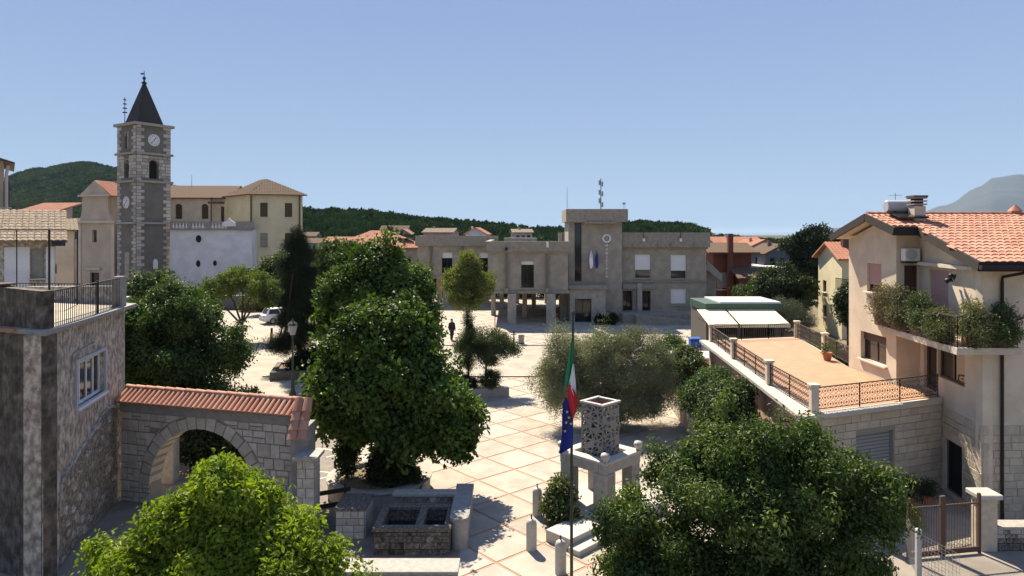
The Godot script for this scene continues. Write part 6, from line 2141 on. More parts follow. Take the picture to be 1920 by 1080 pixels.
func flag_piece(parent: Node, called: String, prof: Array, m: Material, z: float) -> void:
	var b := MB.new()
	var n := 9
	var rows := []
	for i in (prof.size() - 1) * 4 + 1:
		var k := mini(i / 4, prof.size() - 2)
		var u := (i - k * 4) / 4.0
		var y: float = lerpf(prof[k][0], prof[k + 1][0], u)
		var l: float = lerpf(prof[k][1], prof[k + 1][1], u)
		var r: float = lerpf(prof[k][2], prof[k + 1][2], u)
		var row := []
		for j in n + 1:
			var v := float(j) / n
			row.append(Vector3(lerpf(l, r, v), y, z + 0.035 * sin(v * 9.0 + y * 2.0) * clampf((r - l) * 6.0, 0.0, 1.0)))
		rows.append(row)
	for i in rows.size() - 1:
		for j in n:
			b.quad(rows[i + 1][j], rows[i + 1][j + 1], rows[i][j + 1], rows[i][j])
			var q := Vector3(0, 0, -0.006)
			b.quad(rows[i][j] + q, rows[i][j + 1] + q, rows[i + 1][j + 1] + q, rows[i + 1][j] + q)
	part(parent, called, b, m)

# ---------------------------------------------------------------- gate, fence and street corner
func gate_corner() -> void:
	var gp := thing("gate_pillar", "square gate pillar with white cap by the stone-clad house corner", "gate pillar", V(13.45, 0, 19.75))
	bpart(gp, "shaft", Vector3(0, 0.75, 0), Vector3(0.46, 1.5, 0.46), M.cladding, 0.015)
	bpart(gp, "cap", Vector3(0, 1.55, 0), Vector3(0.66, 0.12, 0.66), M.marble, 0.02)
	for e in [[11.98, 19.25, 13.1, 19.45, "rusty iron gate leaf next to the capped pillar"], [10.9, 19.05, 11.9, 19.22, "rusty iron gate leaf on the side of the big leafy tree"]]:
		var g := thing("gate_leaf", e[4], "gate", Vector3.ZERO, 0.0, "leaves of the iron gate")
		var a := V(e[0], 0.06, e[1])
		var b := V(e[2], 0.06, e[3])
		var f := MB.new()
		f.bar(a + Vector3.UP * 0.06, b + Vector3.UP * 0.06, 0.05, 0.14)
		f.bar(a + Vector3.UP * 1.35, b + Vector3.UP * 1.35, 0.04)
		part(g, "frame", f, M.rust_metal)
		for p in [a, b]:
			var s := MB.new()
			s.bar(p - Vector3.UP * 0.05, p + Vector3.UP * 1.62, 0.075)
			part(g, "stile", s, M.rust_metal)
		for k in range(1, 13):
			var p := a.lerp(b, k / 13.0)
			var br := MB.new()
			br.tube([p, p + Vector3.UP * (1.42 + 0.1 * sin(PI * k / 13.0))], [0.009, 0.009], 5)
			part(g, "bar", br, M.rust_metal)
	var w := thing("rubble_boundary_wall", "low rubble boundary wall running right from the gate pillar", "wall", V(13.7, 0, 19.6))
	bpart(w, "core", Vector3(2.6, 0.3, -0.2), Vector3(5.2, 0.6, 0.4), M.mortar)
	clad(w, Transform3D(Basis(), Vector3(0, 0, 0.005)), 0, 3.2, 0.0, 0.6, [], ["rubble", "ashlar_b", "trough"], 0.17, 0.16, 0.36, "stone", 0.04, 0.25)
	bpart(w, "coping", Vector3(2.6, 0.64, -0.2), Vector3(5.2, 0.08, 0.5), M.travertine)
	var f := thing("wire_fence", "grey metal post with wire mesh fence at the bottom right", "fence", V(10.55, 0, 18.0))
	bpart(f, "post", Vector3(0, 0.65, 0), Vector3(0.13, 1.3, 0.13), M.grey_paint, 0.02)
	var m := MB.new()
	for k in 13:
		m.bar(Vector3(0, 0.1 + k * 0.09, 0), Vector3(0.3, 0.1 + k * 0.09, 1.2), 0.006)
		m.bar(Vector3(0.025 * k, 0.05, 0.1 * k), Vector3(0.025 * k, 1.2, 0.1 * k), 0.006)
		m.bar(Vector3(0, 0.1 + k * 0.09, 0), Vector3(0.3, 0.1 + k * 0.09, -1.1), 0.006)
		m.bar(Vector3(0.025 * k, 0.05, -0.09 * k), Vector3(0.025 * k, 1.2, -0.09 * k), 0.006)
	part(f, "wire_mesh", m, M.grey_metal)
	# raised garden beside the terrace
	var gb := MB.new()
	gb.slab(PackedVector2Array([Vector2(7.6, 24.5), Vector2(9.3, 24.0), Vector2(10.25, 37.5), Vector2(8.6, 38.5)]), 0.0, 1.75)
	setting("garden_bank", gb, M.sand)
	var rw := thing("garden_retaining_wall", "rough stone retaining wall of the raised garden by the terrace", "wall")
	var fr := wframe(Vector2(8.5, 38.5), Vector2(7.5, 24.4))
	bpart(rw, "core", Vector3.ZERO, Vector3(14.1, 1.84, 0.3), M.old_wall).transform = fr * Transform3D(Basis(), Vector3(7.06, 0.92, 0.0))
	var fr2 := wframe(Vector2(7.5, 24.35), Vector2(9.3, 23.9))
	bpart(rw, "core", Vector3.ZERO, Vector3(1.86, 1.84, 0.3), M.old_wall).transform = fr2 * Transform3D(Basis(), Vector3(0.93, 0.92, 0.0))
	bpart(rw, "coping", V(10.7, 1.7, 40.5), Vector3(2.6, 0.3, 2.4), M.marble)

# ---------------------------------------------------------------- street furniture, car, person
func street_lamp() -> void:
	var o := thing("street_lamp", "tall dark street lamp with glass lantern beside the cedar", "street lamp", V(-12.05, 0, 38.1))
	var b := MB.new()
	b.lathe([Vector2(0.2, 0), Vector2(0.2, 0.1), Vector2(0.12, 0.3), Vector2(0.1, 0.9), Vector2(0.06, 1.0), Vector2(0.045, 3.2), Vector2(0.08, 3.25), Vector2(0.03, 3.35)], 12)
	part(o, "post", b, M.green_metal)
	var l := MB.new()
	l.lathe([Vector2(0.13, 3.35), Vector2(0.25, 3.85), Vector2(0.25, 3.87)], 6)
	var ln := part(o, "lantern", l, M.grey_paint)
	var r := MB.new()
	r.lathe([Vector2(0.3, 3.87), Vector2(0.22, 4.02), Vector2(0.06, 4.12), Vector2(0.03, 4.25), Vector2(0, 4.27)], 6)
	part(ln, "lantern_roof", r, M.green_metal)

func bench_things() -> void:
	var y := thing("yellow_post", "short post, yellow below and dark on top, on the pale road", "post", V(-19.6, 0, 56.5))
	bpart(y, "base", Vector3(0, 0.4, 0), Vector3(0.2, 0.8, 0.2), M.yellow_paint, 0.02)
	bpart(y, "head", Vector3(0.02, 0.98, 0), Vector3(0.16, 0.4, 0.16), M.dark_metal, 0.03)
	var bin := thing("litter_bin", "small grey litter bin on the far side of the roadway", "litter bin", V(0.75, 0.012, 55.4))
	var b := MB.new()
	b.lathe([Vector2(0.0, 0.15), Vector2(0.2, 0.15), Vector2(0.25, 0.75), Vector2(0.22, 0.75), Vector2(0.2, 0.3)], 14)
	part(bin, "bucket", b, M.travertine)
	bpart(bin, "foot", Vector3(0, 0.08, 0), Vector3(0.5, 0.16, 0.3), M.dark_metal)
	var p := thing("iron_bollard", "dark iron post standing left of the litter bin", "bollard", V(0.15, 0, 55.3))
	var pb := MB.new()
	pb.lathe([Vector2(0.09, 0), Vector2(0.07, 0.1), Vector2(0.05, 0.9), Vector2(0.09, 0.96), Vector2(0.05, 1.1), Vector2(0, 1.12)], 10)
	part(p, "shaft", pb, M.dark_metal)
	bpart(p, "cross_bar", Vector3(0, 0.85, 0), Vector3(0.4, 0.05, 0.05), M.dark_metal)
	var s := thing("thin_sign_pole", "thin dark pole in front of the raised town hall wing", "pole", V(-1.5, 0.012, 61.0))
	var sb := MB.new()
	sb.tube([Vector3.ZERO, Vector3(0, 2.0, 0)], [0.04, 0.035], 7)
	part(s, "shaft", sb, M.dark_metal)
	bpart(s, "head", Vector3(0, 1.95, 0.03), Vector3(0.14, 0.1, 0.05), M.dark_metal)
	var t := thing("blue_bin", "blue plastic bin beyond the terrace end", "bin", V(12.8, 0, 48.5))
	bpart(t, "body", Vector3(0, 0.75, 0), Vector3(0.75, 1.5, 0.7), M.blue_plastic, 0.06)
	bpart(t, "lid", Vector3(0, 1.55, 0), Vector3(0.82, 0.12, 0.78), M.blue_plastic, 0.04)
	var g := thing("grey_bin", "grey plastic bin right of the blue one", "bin", V(13.5, 0, 48.0))
	bpart(g, "body", Vector3(0, 0.6, 0), Vector3(0.75, 1.2, 0.7), M.grey_paint, 0.06)
	bpart(g, "lid", Vector3(0, 1.23, 0), Vector3(0.8, 0.08, 0.76), M.grey_paint, 0.03)
	# planter box of the small trees
	var pl := thing("square_planter", "low square stone planter with clipped bushes in the square", "planter", V(-1.75, 0.016, 38.7), 0.35)
	for k in 4:
		var w := bpart(pl, "wall", Vector3(0, 0.25, 1.1).rotated(Vector3.UP, k * PI / 2), Vector3(2.5 if k % 2 == 0 else 1.9, 0.5, 0.3), M.travertine, 0.02)
		w.rotation.y = k * PI / 2
	bpart(pl, "soil", Vector3(0, 0.2, 0), Vector3(1.9, 0.36, 1.9), M.earth)
	var p2 := thing("cedar_planter", "low stone planter around the foot of the cedar", "planter", V(-13.3, 0, 44.0), 0.2)
	for k in 4:
		var w := bpart(p2, "wall", Vector3(0, 0.25, 1.6).rotated(Vector3.UP, k * PI / 2), Vector3(3.5 if k % 2 == 0 else 2.9, 0.5, 0.3), M.trough, 0.02)
		w.rotation.y = k * PI / 2
	bpart(p2, "soil", Vector3(0, 0.2, 0), Vector3(2.9, 0.36, 2.9), M.earth)
	# dark retaining wall behind the parked car
	var rw := thing("car_park_wall", "dark grey wall behind the parked white car", "wall", V(-26.5, 0, 81))
	bpart(rw, "body", Vector3(0, 0.75, 0), Vector3(15, 1.5, 0.4), M.grey_house)
	bpart(rw, "coping", Vector3(0, 1.55, 0), Vector3(15.1, 0.12, 0.5), M.grey_stone)

func car() -> void:
	var o := thing("parked_car", "white parked estate car half hidden behind the cedar", "car", V(-22.7, 0.0, 69.0), 0.65)
	var body := MB.new()
	var low := PackedVector2Array([Vector2(-2.1, 0.3), Vector2(2.1, 0.3), Vector2(2.15, 0.55), Vector2(2.05, 0.75), Vector2(1.1, 0.9), Vector2(-1.95, 0.95), Vector2(-2.15, 0.85), Vector2(-2.18, 0.5)])
	body.bprism(low, 0.0, 0.86, 0.08)
	body.t = Transform3D(Basis(Vector3.UP, PI), Vector3.ZERO)
	var low2 := PackedVector2Array()
	for p in low:
		low2.append(Vector2(-p.x, p.y))
	body.bprism(low2, 0.0, 0.86, 0.08)
	part(o, "body", body, M.white_paint)
	# cabin: tapered greenhouse
	var cb := MB.new()
	var lo := [Vector3(-1.95, 0.94, 0.78), Vector3(1.05, 0.9, 0.78), Vector3(1.05, 0.9, -0.78), Vector3(-1.95, 0.94, -0.78)]
	var hi := [Vector3(-1.7, 1.5, 0.6), Vector3(0.2, 1.52, 0.6), Vector3(0.2, 1.52, -0.6), Vector3(-1.7, 1.5, -0.6)]
	for k in 4:
		cb.quad(lo[k], lo[(k + 1) % 4], hi[(k + 1) % 4], hi[k])
	cb.quad(hi[0], hi[1], hi[2], hi[3])
	var cab := part(o, "cabin", cb, M.white_paint)
	for e in [[0, 1, 0.06, 0.46], [0, 1, 0.50, 0.92], [1, 2, 0.06, 0.94], [3, 0, 0.08, 0.92], [2, 3, 0.06, 0.46], [2, 3, 0.5, 0.92]]:
		var g := MB.new()
		var a: Vector3 = lo[e[0]].lerp(lo[e[1]], e[2]).lerp(hi[e[0]].lerp(hi[e[1]], e[2]), 0.12)
		var b: Vector3 = lo[e[0]].lerp(lo[e[1]], e[3]).lerp(hi[e[0]].lerp(hi[e[1]], e[3]), 0.12)
		var c: Vector3 = lo[e[0]].lerp(lo[e[1]], e[3]).lerp(hi[e[0]].lerp(hi[e[1]], e[3]), 0.88)
		var d: Vector3 = lo[e[0]].lerp(lo[e[1]], e[2]).lerp(hi[e[0]].lerp(hi[e[1]], e[2]), 0.88)
		var n := (b - a).cross(d - a).normalized() * 0.008
		g.quad(a + n, b + n, c + n, d + n)
		part(cab, "window", g, M.glass)
	for x in [-1.35, 1.3]:
		for z in [-0.8, 0.8]:
			var ty := MB.new()
			ty.tube([Vector3(x, 0.32, z - 0.1), Vector3(x, 0.32, z + 0.1)], [0.32, 0.32], 18)
			var w := part(o, "wheel", ty, M.tyre)
			var rm := MB.new()
			rm.tube([Vector3(x, 0.32, z - 0.105), Vector3(x, 0.32, z + 0.105)], [0.2, 0.2], 14)
			part(w, "rim", rm, M.grey_metal)
	for z in [-0.62, 0.62]:
		bpart(o, "tail_light", Vector3(-2.15, 0.78, z), Vector3(0.06, 0.2, 0.26), M.lamp_red)
		bpart(o, "headlight", Vector3(2.08, 0.66, z), Vector3(0.08, 0.14, 0.32), M.white_metal)
	bpart(o, "rear_bumper", Vector3(-2.17, 0.42, 0), Vector3(0.1, 0.2, 1.5), M.grey_paint, 0.02)

# one continuous surface round a set of tapered bones: surface nets on a grid
func body_net(bones: Array, cell: float, k: float) -> MB:
	var lo := Vector3.ONE * 1e9
	var hi := Vector3.ONE * -1e9
	for b in bones:
		for e in [[b[0], b[2]], [b[1], b[3]]]:
			lo = lo.min(e[0] - Vector3.ONE * (e[1] + cell * 2))
			hi = hi.max(e[0] + Vector3.ONE * (e[1] + cell * 2))
	var n := Vector3i(((hi - lo) / cell).ceil()) + Vector3i.ONE
	var dist := func(p: Vector3) -> float:
		var s := 0.0
		for b in bones:
			var ab: Vector3 = b[1] - b[0]
			var u := clampf((p - b[0]).dot(ab) / maxf(ab.length_squared(), 1e-6), 0, 1)
			s += exp(-k * (p.distance_to(b[0] + ab * u) - lerpf(b[2], b[3], u)))
		return -log(maxf(s, 1e-30)) / k
	var val := PackedFloat32Array()
	val.resize(n.x * n.y * n.z)
	for z in n.z:
		for y in n.y:
			for x in n.x:
				val[x + n.x * (y + n.y * z)] = dist.call(lo + Vector3(x, y, z) * cell)
	var id := {}
	var mb := MB.new()
	for z in n.z - 1:
		for y in n.y - 1:
			for x in n.x - 1:
				var sum := Vector3.ZERO
				var cnt := 0
				for e in [[0, 0, 0, 1, 0, 0], [0, 1, 0, 1, 1, 0], [0, 0, 1, 1, 0, 1], [0, 1, 1, 1, 1, 1], [0, 0, 0, 0, 1, 0], [1, 0, 0, 1, 1, 0], [0, 0, 1, 0, 1, 1], [1, 0, 1, 1, 1, 1], [0, 0, 0, 0, 0, 1], [1, 0, 0, 1, 0, 1], [0, 1, 0, 0, 1, 1], [1, 1, 0, 1, 1, 1]]:
					var a := val[x + e[0] + n.x * (y + e[1] + n.y * (z + e[2]))]
					var b := val[x + e[3] + n.x * (y + e[4] + n.y * (z + e[5]))]
					if (a < 0) != (b < 0):
						var u := a / (a - b)
						sum += Vector3(lerpf(e[0], e[3], u), lerpf(e[1], e[4], u), lerpf(e[2], e[5], u))
						cnt += 1
				if cnt > 0:
					var p := lo + (Vector3(x, y, z) + sum / cnt) * cell
					var h := cell * 0.4
					var nm := Vector3(dist.call(p + Vector3(h, 0, 0)) - dist.call(p - Vector3(h, 0, 0)), dist.call(p + Vector3(0, h, 0)) - dist.call(p - Vector3(0, h, 0)), dist.call(p + Vector3(0, 0, h)) - dist.call(p - Vector3(0, 0, h)))
					id[Vector3i(x, y, z)] = mb.v.size()
					mb.sv(p, nm.normalized())
	for z in range(1, n.z - 1):
		for y in range(1, n.y - 1):
			for x in range(1, n.x - 1):
				var a := val[x + n.x * (y + n.y * z)]
				for ax in 3:
					var q := Vector3i(x, y, z)
					var r := q
					r[ax] += 1
					var b := val[r.x + n.x * (r.y + n.y * r.z)]
					if (a < 0) == (b < 0):
						continue
					var u := Vector3i.ZERO
					var w := Vector3i.ZERO
					u[(ax + 1) % 3] = 1
					w[(ax + 2) % 3] = 1
					var c := [id[q - u - w], id[q - w], id[q], id[q - u]]
					var o := [0, 2, 1, 0, 3, 2] if a < 0 else [0, 1, 2, 0, 2, 3]
					for i in o:
						mb.ix.append(c[i])
	return mb

func person() -> void:
	var o := thing("person", "person in dark clothes walking across the square near the small trees", "person", V(-5.0, 0.016, 57.6), 0.5)
	var b := [
		[Vector3(0, 0.98, 0), Vector3(0, 1.36, 0.01), 0.15, 0.15], [Vector3(-0.14, 1.38, 0), Vector3(0.14, 1.38, 0), 0.09, 0.09],
		[Vector3(0, 1.4, 0), Vector3(0, 1.5, 0.02), 0.06, 0.055], [Vector3(0, 1.58, 0.03), Vector3(0, 1.66, 0.02), 0.09, 0.095],
		[Vector3(-0.09, 0.92, 0), Vector3(-0.1, 0.5, 0.12), 0.1, 0.075], [Vector3(-0.1, 0.5, 0.12), Vector3(-0.1, 0.09, 0.06), 0.07, 0.05], [Vector3(-0.1, 0.05, 0.05), Vector3(-0.1, 0.04, 0.2), 0.045, 0.04],
		[Vector3(0.09, 0.92, 0), Vector3(0.1, 0.5, -0.04), 0.1, 0.075], [Vector3(0.1, 0.5, -0.04), Vector3(0.1, 0.09, -0.2), 0.07, 0.05], [Vector3(0.1, 0.05, -0.2), Vector3(0.1, 0.04, -0.06), 0.045, 0.04],
		[Vector3(-0.2, 1.36, 0), Vector3(-0.24, 1.08, -0.06), 0.06, 0.048], [Vector3(-0.24, 1.08, -0.06), Vector3(-0.22, 0.84, 0.04), 0.045, 0.036], [Vector3(-0.22, 0.82, 0.05), Vector3(-0.21, 0.72, 0.08), 0.035, 0.025],
		[Vector3(0.2, 1.36, 0), Vector3(0.24, 1.08, 0.03), 0.06, 0.048], [Vector3(0.24, 1.08, 0.03), Vector3(0.22, 0.85, 0.16), 0.045, 0.036], [Vector3(0.22, 0.83, 0.17), Vector3(0.21, 0.74, 0.22), 0.035, 0.025]]
	part(o, "body", body_net(b, 0.035, 45.0), M.skin)
	var top := [b[0], b[1], b[10], b[13], [Vector3(-0.24, 1.08, -0.06), Vector3(-0.23, 0.9, 0.02), 0.046, 0.04], [Vector3(0.24, 1.08, 0.03), Vector3(0.225, 0.9, 0.13), 0.046, 0.04]]
	var grow := func(l: Array, r: float) -> Array:
		var q := []
		for e in l:
			q.append([e[0], e[1], e[2] + r, e[3] + r])
		return q
	part(o, "jacket", body_net(grow.call(top, 0.02), 0.035, 45.0), M.dark_cloth)
	part(o, "trousers", body_net(grow.call([[Vector3(-0.06, 0.95, 0), Vector3(0.06, 0.95, 0), 0.13, 0.13], b[4], b[5], b[7], b[8]], 0.02), 0.035, 45.0), M.dark_cloth)
	part(o, "hair", body_net([[Vector3(0, 1.67, -0.02), Vector3(0, 1.72, 0.0), 0.1, 0.085], [Vector3(0, 1.6, -0.06), Vector3(0, 1.66, -0.03), 0.06, 0.09]], 0.03, 45.0), M.hair)

# ---------------------------------------------------------------- trees and shrubs
func L(x: float, y: float, z: float, rx: float, ry: float, rz: float) -> Array:
	return [Vector3(x, y, z), Vector3(rx, ry, rz)]

func greenery() -> void:
	var broad := spray(1, 24, 0.32, 0.15, 0.72)
	var small := spray(2, 30, 0.26, 0.09, 0.5)
	var narrow := spray(3, 34, 0.30, 0.11, 0.24)
	var hang := spray(4, 22, 0.27, 0.15, 0.5, 0.7)
	var wide := spray(7, 26, 0.5, 0.24, 0.6)
	var ndl := spray(8, 40, 0.30, 0.16, 0.09, 0.3)
	# limes
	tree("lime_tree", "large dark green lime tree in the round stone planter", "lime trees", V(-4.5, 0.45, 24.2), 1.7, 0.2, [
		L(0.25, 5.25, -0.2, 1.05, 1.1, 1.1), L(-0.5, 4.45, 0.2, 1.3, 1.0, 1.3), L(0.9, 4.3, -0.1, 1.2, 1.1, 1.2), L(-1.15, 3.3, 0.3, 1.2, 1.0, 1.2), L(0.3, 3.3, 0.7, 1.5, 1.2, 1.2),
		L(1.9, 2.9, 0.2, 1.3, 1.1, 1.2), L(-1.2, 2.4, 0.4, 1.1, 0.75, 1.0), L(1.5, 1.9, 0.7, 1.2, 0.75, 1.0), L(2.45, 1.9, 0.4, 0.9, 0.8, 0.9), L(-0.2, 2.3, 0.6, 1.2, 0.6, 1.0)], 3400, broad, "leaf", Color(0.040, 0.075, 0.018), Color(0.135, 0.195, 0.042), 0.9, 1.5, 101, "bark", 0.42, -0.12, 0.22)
	tree("lime_tree", "round-topped lime tree directly behind the largest one", "lime trees", V(-7.4, 0, 38), 2.6, 0.22, [
		L(0.1, 6.9, 0, 1.7, 1.5, 1.7), L(-1.3, 5.6, 0.2, 1.6, 1.4, 1.6), L(1.5, 5.5, 0, 1.7, 1.4, 1.6), L(1.9, 4.0, 0.4, 1.3, 1.1, 1.3), L(-1.7, 4.0, 0.2, 1.6, 1.2, 1.5), L(0.3, 4.6, 1.0, 1.7, 1.4, 1.3)], 2600, broad, "leaf", Color(0.048, 0.088, 0.022), Color(0.135, 0.195, 0.046), 1.1, 1.75, 102, "bark", 0.4, -0.14, 0.22)
	tree("lime_tree", "lighter lime tree between the cedar and the round-topped lime", "lime trees", V(-13.0, 0, 52), 2.4, 0.2, [
		L(0, 6.8, 0, 1.7, 1.4, 1.7), L(-1.1, 5.0, 0, 1.6, 1.5, 1.6), L(1.4, 5.2, 0, 1.7, 1.5, 1.6), L(0.2, 3.4, 0.4, 2.1, 1.3, 1.6)], 1800, broad, "leaf", Color(0.070, 0.105, 0.040), Color(0.123, 0.170, 0.065), 1.1, 1.7, 103)
	# cedar
	var cl := []
	for k in 12:
		var y := 1.6 + k * 0.62
		cl.append(L(0.15 * sin(k * 2.1), y, 0.1 * cos(k * 1.7), 0.74 - 0.048 * k, 0.45, 0.8 - 0.045 * k))
	for k in 11:
		var sgn := -1.0 if k % 2 == 0 else 1.0
		cl.append(L(sgn * (0.95 - 0.05 * k), 1.9 + k * 0.6, 0.2 * sin(k * 1.9), 0.62 - 0.03 * k, 0.13, 0.35))
		cl.append(L(sgn * (1.1 - 0.05 * k), 1.75 + k * 0.6, 0.2 * sin(k * 1.9), 0.35, 0.22, 0.25))
	cl.append_array([L(-1.3, 1.55, 0.3, 1.0, 0.14, 0.4), L(-0.9, 1.35, 0.4, 0.7, 0.3, 0.4), L(-0.9, 3.1, 0.2, 0.6, 0.14, 0.4), L(1.0, 2.3, 0.2, 0.7, 0.18, 0.4)])
	tree("cedar_tree", "tall narrow blackish cedar beside the street lamp", "", V(-13.6, 0.3, 44.4), 8.6, 0.16, cl, 2600, ndl, "needle", Color(0.020, 0.032, 0.018), Color(0.050, 0.070, 0.032), 0.9, 1.5, 104, "bark", 0.35, -0.1, 0.3)
	tree("planter_bush", "dark low bush filling the planter at the cedar foot", "", V(-13.0, 0.38, 43.3), 0.1, 0.05, [L(0, 0.5, 0, 1.2, 0.6, 0.6), L(0.6, 0.7, -0.2, 0.7, 0.5, 0.5)], 420, broad, "leaf", Color(0.015, 0.024, 0.012), Color(0.04, 0.055, 0.024), 0.7, 1.1, 125, "bark", 0.25, -0.3, 0.2, "bush")
	# left group
	tree("walnut_tree", "broad dark green tree behind the tiled arch wall", "", V(-15.3, 0, 31.5), 1.6, 0.2, [
		L(0, 5.2, 0, 1.7, 1.2, 1.6), L(-1.5, 4.3, 0.2, 1.6, 1.4, 1.5), L(1.5, 4.1, 0, 1.5, 1.3, 1.4), L(1.6, 2.7, 0.3, 1.5, 1.2, 1.4), L(-1.6, 2.7, 0.2, 1.7, 1.2, 1.5), L(0.1, 3.2, 0.9, 1.9, 1.4, 1.2), L(0.3, 1.8, 0.5, 2.2, 0.9, 1.3)], 3400, hang, "leaf", Color(0.040, 0.074, 0.026), Color(0.10, 0.145, 0.045), 0.8, 1.35, 105, "bark", 0.45, -0.12, 0.22)
	tree("young_elm_tree", "light green bushy tree in front of the bell tower foot", "", V(-19.8, 0, 38), 3.0, 0.14, [
		L(0, 5.7, 0, 1.5, 1.0, 1.3), L(1.2, 4.9, 0, 1.2, 1.0, 1.2), L(-1.2, 5.0, 0, 1.1, 0.9, 1.1), L(0.3, 3.6, 0.2, 1.7, 1.3, 1.3)], 1300, broad, "leaf", Color(0.069, 0.100, 0.038), Color(0.121, 0.160, 0.063), 0.9, 1.4, 106)
	tree("locust_tree", "airy yellow-green tree with forked trunk by the pale road", "", V(-22.6, 0, 58), 1.4, 0.16, [
		L(-1.4, 4.5, 0, 2.0, 0.9, 1.6), L(1.2, 4.6, 0, 1.9, 0.9, 1.6), L(0, 5.4, 0, 1.6, 0.8, 1.4), L(-2.8, 3.5, 0, 1.3, 0.8, 1.2), L(2.6, 3.7, 0, 1.2, 0.8, 1.2)], 1100, hang, "leaf_thin", Color(0.100, 0.135, 0.051), Color(0.161, 0.200, 0.078), 1.0, 1.6, 107, "bark", 0.4, -0.12, 0.15)
	tree("hackberry_tree", "green tree hiding the foot of the yellow convent block", "", V(-25.4, 0, 77), 1.8, 0.2, [
		L(0, 5.0, 0, 2.0, 1.3, 1.8), L(-1.8, 3.8, 0, 1.7, 1.3, 1.6), L(1.8, 3.7, 0, 1.8, 1.3, 1.6), L(0, 2.9, 0.8, 2.2, 1.2, 1.5)], 1300, broad, "leaf", Color(0.058, 0.085, 0.039), Color(0.109, 0.140, 0.064), 1.3, 1.9, 108)
	for e in [[-29.5, 79.0, 1.4, "pale leafy shrub at the left end of the car park wall"], [-26.6, 78.6, 1.1, "low pale shrub in the middle of the car park wall"], [-24.4, 78.4, 0.9, "small shrub just left of the parked white car"]]:
		tree("verge_shrub", e[3], "shrubs along the car park wall", V(e[0], 0, e[1]), 0.2, 0.05, [L(0, 0.6 * e[2], 0, e[2] * 1.1, e[2] * 0.6, e[2] * 0.8)], 200, broad, "leaf", Color(0.097, 0.120, 0.057), Color(0.174, 0.190, 0.098), 0.9, 1.4, int(e[2] * 100), "bark", 0.3, -0.2, 0.2, "shrub")
	# middle
	tree("olive_tree", "broad grey-green olive tree beside the memorial", "", V(4.3, 0, 32.2), 1.0, 0.28, [
		L(-0.2, 3.55, 0, 1.9, 1.05, 1.5), L(-1.7, 2.95, 0, 1.5, 1.3, 1.4), L(1.6, 3.0, 0, 1.6, 1.25, 1.4), L(-1.7, 1.9, 0.4, 1.4, 1.2, 1.2), L(1.8, 1.9, 0.2, 1.4, 1.2, 1.3), L(0.0, 2.3, 0.8, 2.0, 1.3, 1.2), L(0.5, 1.2, 0.7, 1.7, 0.8, 1.0), L(0.0, 2.6, -0.6, 2.2, 1.5, 1.2)], 5600, narrow, "leaf_hard", Color(0.14, 0.155, 0.085), Color(0.33, 0.335, 0.20), 0.75, 1.2, 109, "bark", 0.35, -0.2, 0.25)
	tree("small_planter_tree", "small round-headed tree growing in the square planter", "", V(-1.45, 0.35, 38.7), 1.3, 0.07, [
		L(0.2, 2.75, 0, 1.15, 0.75, 0.9), L(-0.8, 2.5, 0.1, 0.8, 0.75, 0.8), L(0.9, 2.3, 0, 0.9, 0.6, 0.7), L(0.2, 2.0, 0.3, 0.9, 0.6, 0.7)], 1000, small, "leaf", Color(0.045, 0.065, 0.031), Color(0.093, 0.120, 0.061), 0.7, 1.1, 110, "bark", 0.35, -0.18, 0.2)
	tree("slim_cypress", "slim dark cypress at the left side of the square planter", "", V(-2.45, 0.35, 39.2), 0.8, 0.06, [
		L(0, 1.4, 0, 0.4, 0.7, 0.4), L(0, 2.5, 0, 0.42, 0.9, 0.42), L(0.02, 3.5, 0, 0.28, 0.8, 0.28)], 420, small, "leaf", Color(0.039, 0.055, 0.026), Color(0.077, 0.100, 0.045), 0.6, 0.95, 111)
	for e in [[-2.35, 38.1, 0.45, "rounded clipped bush at the left of the square planter"], [-1.2, 38.1, 0.6, "wider dark clipped bush under the small planter tree"]]:
		tree("clipped_bush", e[3], "clipped bushes in the square planter", V(e[0], 0.4, e[1]), 0.15, 0.04, [L(0, e[2] * 0.75, 0, e[2], e[2] * 0.85, e[2])], 320, small, "leaf", Color(0.029, 0.042, 0.020), Color(0.056, 0.075, 0.036), 0.5, 0.8, int(e[2] * 300), "bark", 0.12, -0.5, 0.2, "bush")
	tree("young_maple_tree", "young yellow-green tree standing before the town hall wing", "", V(-3.75, 0.012, 58), 2.2, 0.1, [
		L(0, 6.2, 0, 1.0, 1.0, 1.0), L(-0.8, 5.0, 0, 1.2, 1.0, 1.1), L(0.9, 4.8, 0, 1.2, 1.0, 1.1), L(-0.4, 3.7, 0.2, 1.3, 0.9, 1.1), L(0.5, 3.4, 0, 1.1, 0.7, 1.0)], 1050, hang, "leaf_thin", Color(0.127, 0.150, 0.053), Color(0.215, 0.235, 0.088), 0.9, 1.4, 112, "pale_bark", 0.4, -0.12, 0.15)
	# round the lime
	tree("ivy_mound", "dark ivy mound round the foot of the big lime", "", V(-4.15, 0.45, 23.7), 0.1, 0.05, [L(0, 0.35, 0, 0.85, 0.5, 0.6), L(-0.3, 0.6, -0.3, 0.5, 0.4, 0.5), L(0.35, 0.15, 0.2, 0.7, 0.4, 0.5)], 480, broad, "leaf", Color(0.033, 0.045, 0.022), Color(0.069, 0.085, 0.039), 0.55, 0.9, 113, "bark", 0.25, -0.3, 0.2, "plant")
	tree("upright_shrub", "slim upright dark shrub at the left rim of the round planter", "", V(-5.75, 0.45, 24.1), 0.3, 0.04, [L(0, 0.8, 0, 0.33, 0.7, 0.33), L(0.08, 1.4, 0, 0.25, 0.45, 0.25)], 260, broad, "leaf", Color(0.031, 0.050, 0.023), Color(0.067, 0.090, 0.040), 0.5, 0.8, 114, "bark", 0.25, -0.3, 0.2, "shrub")
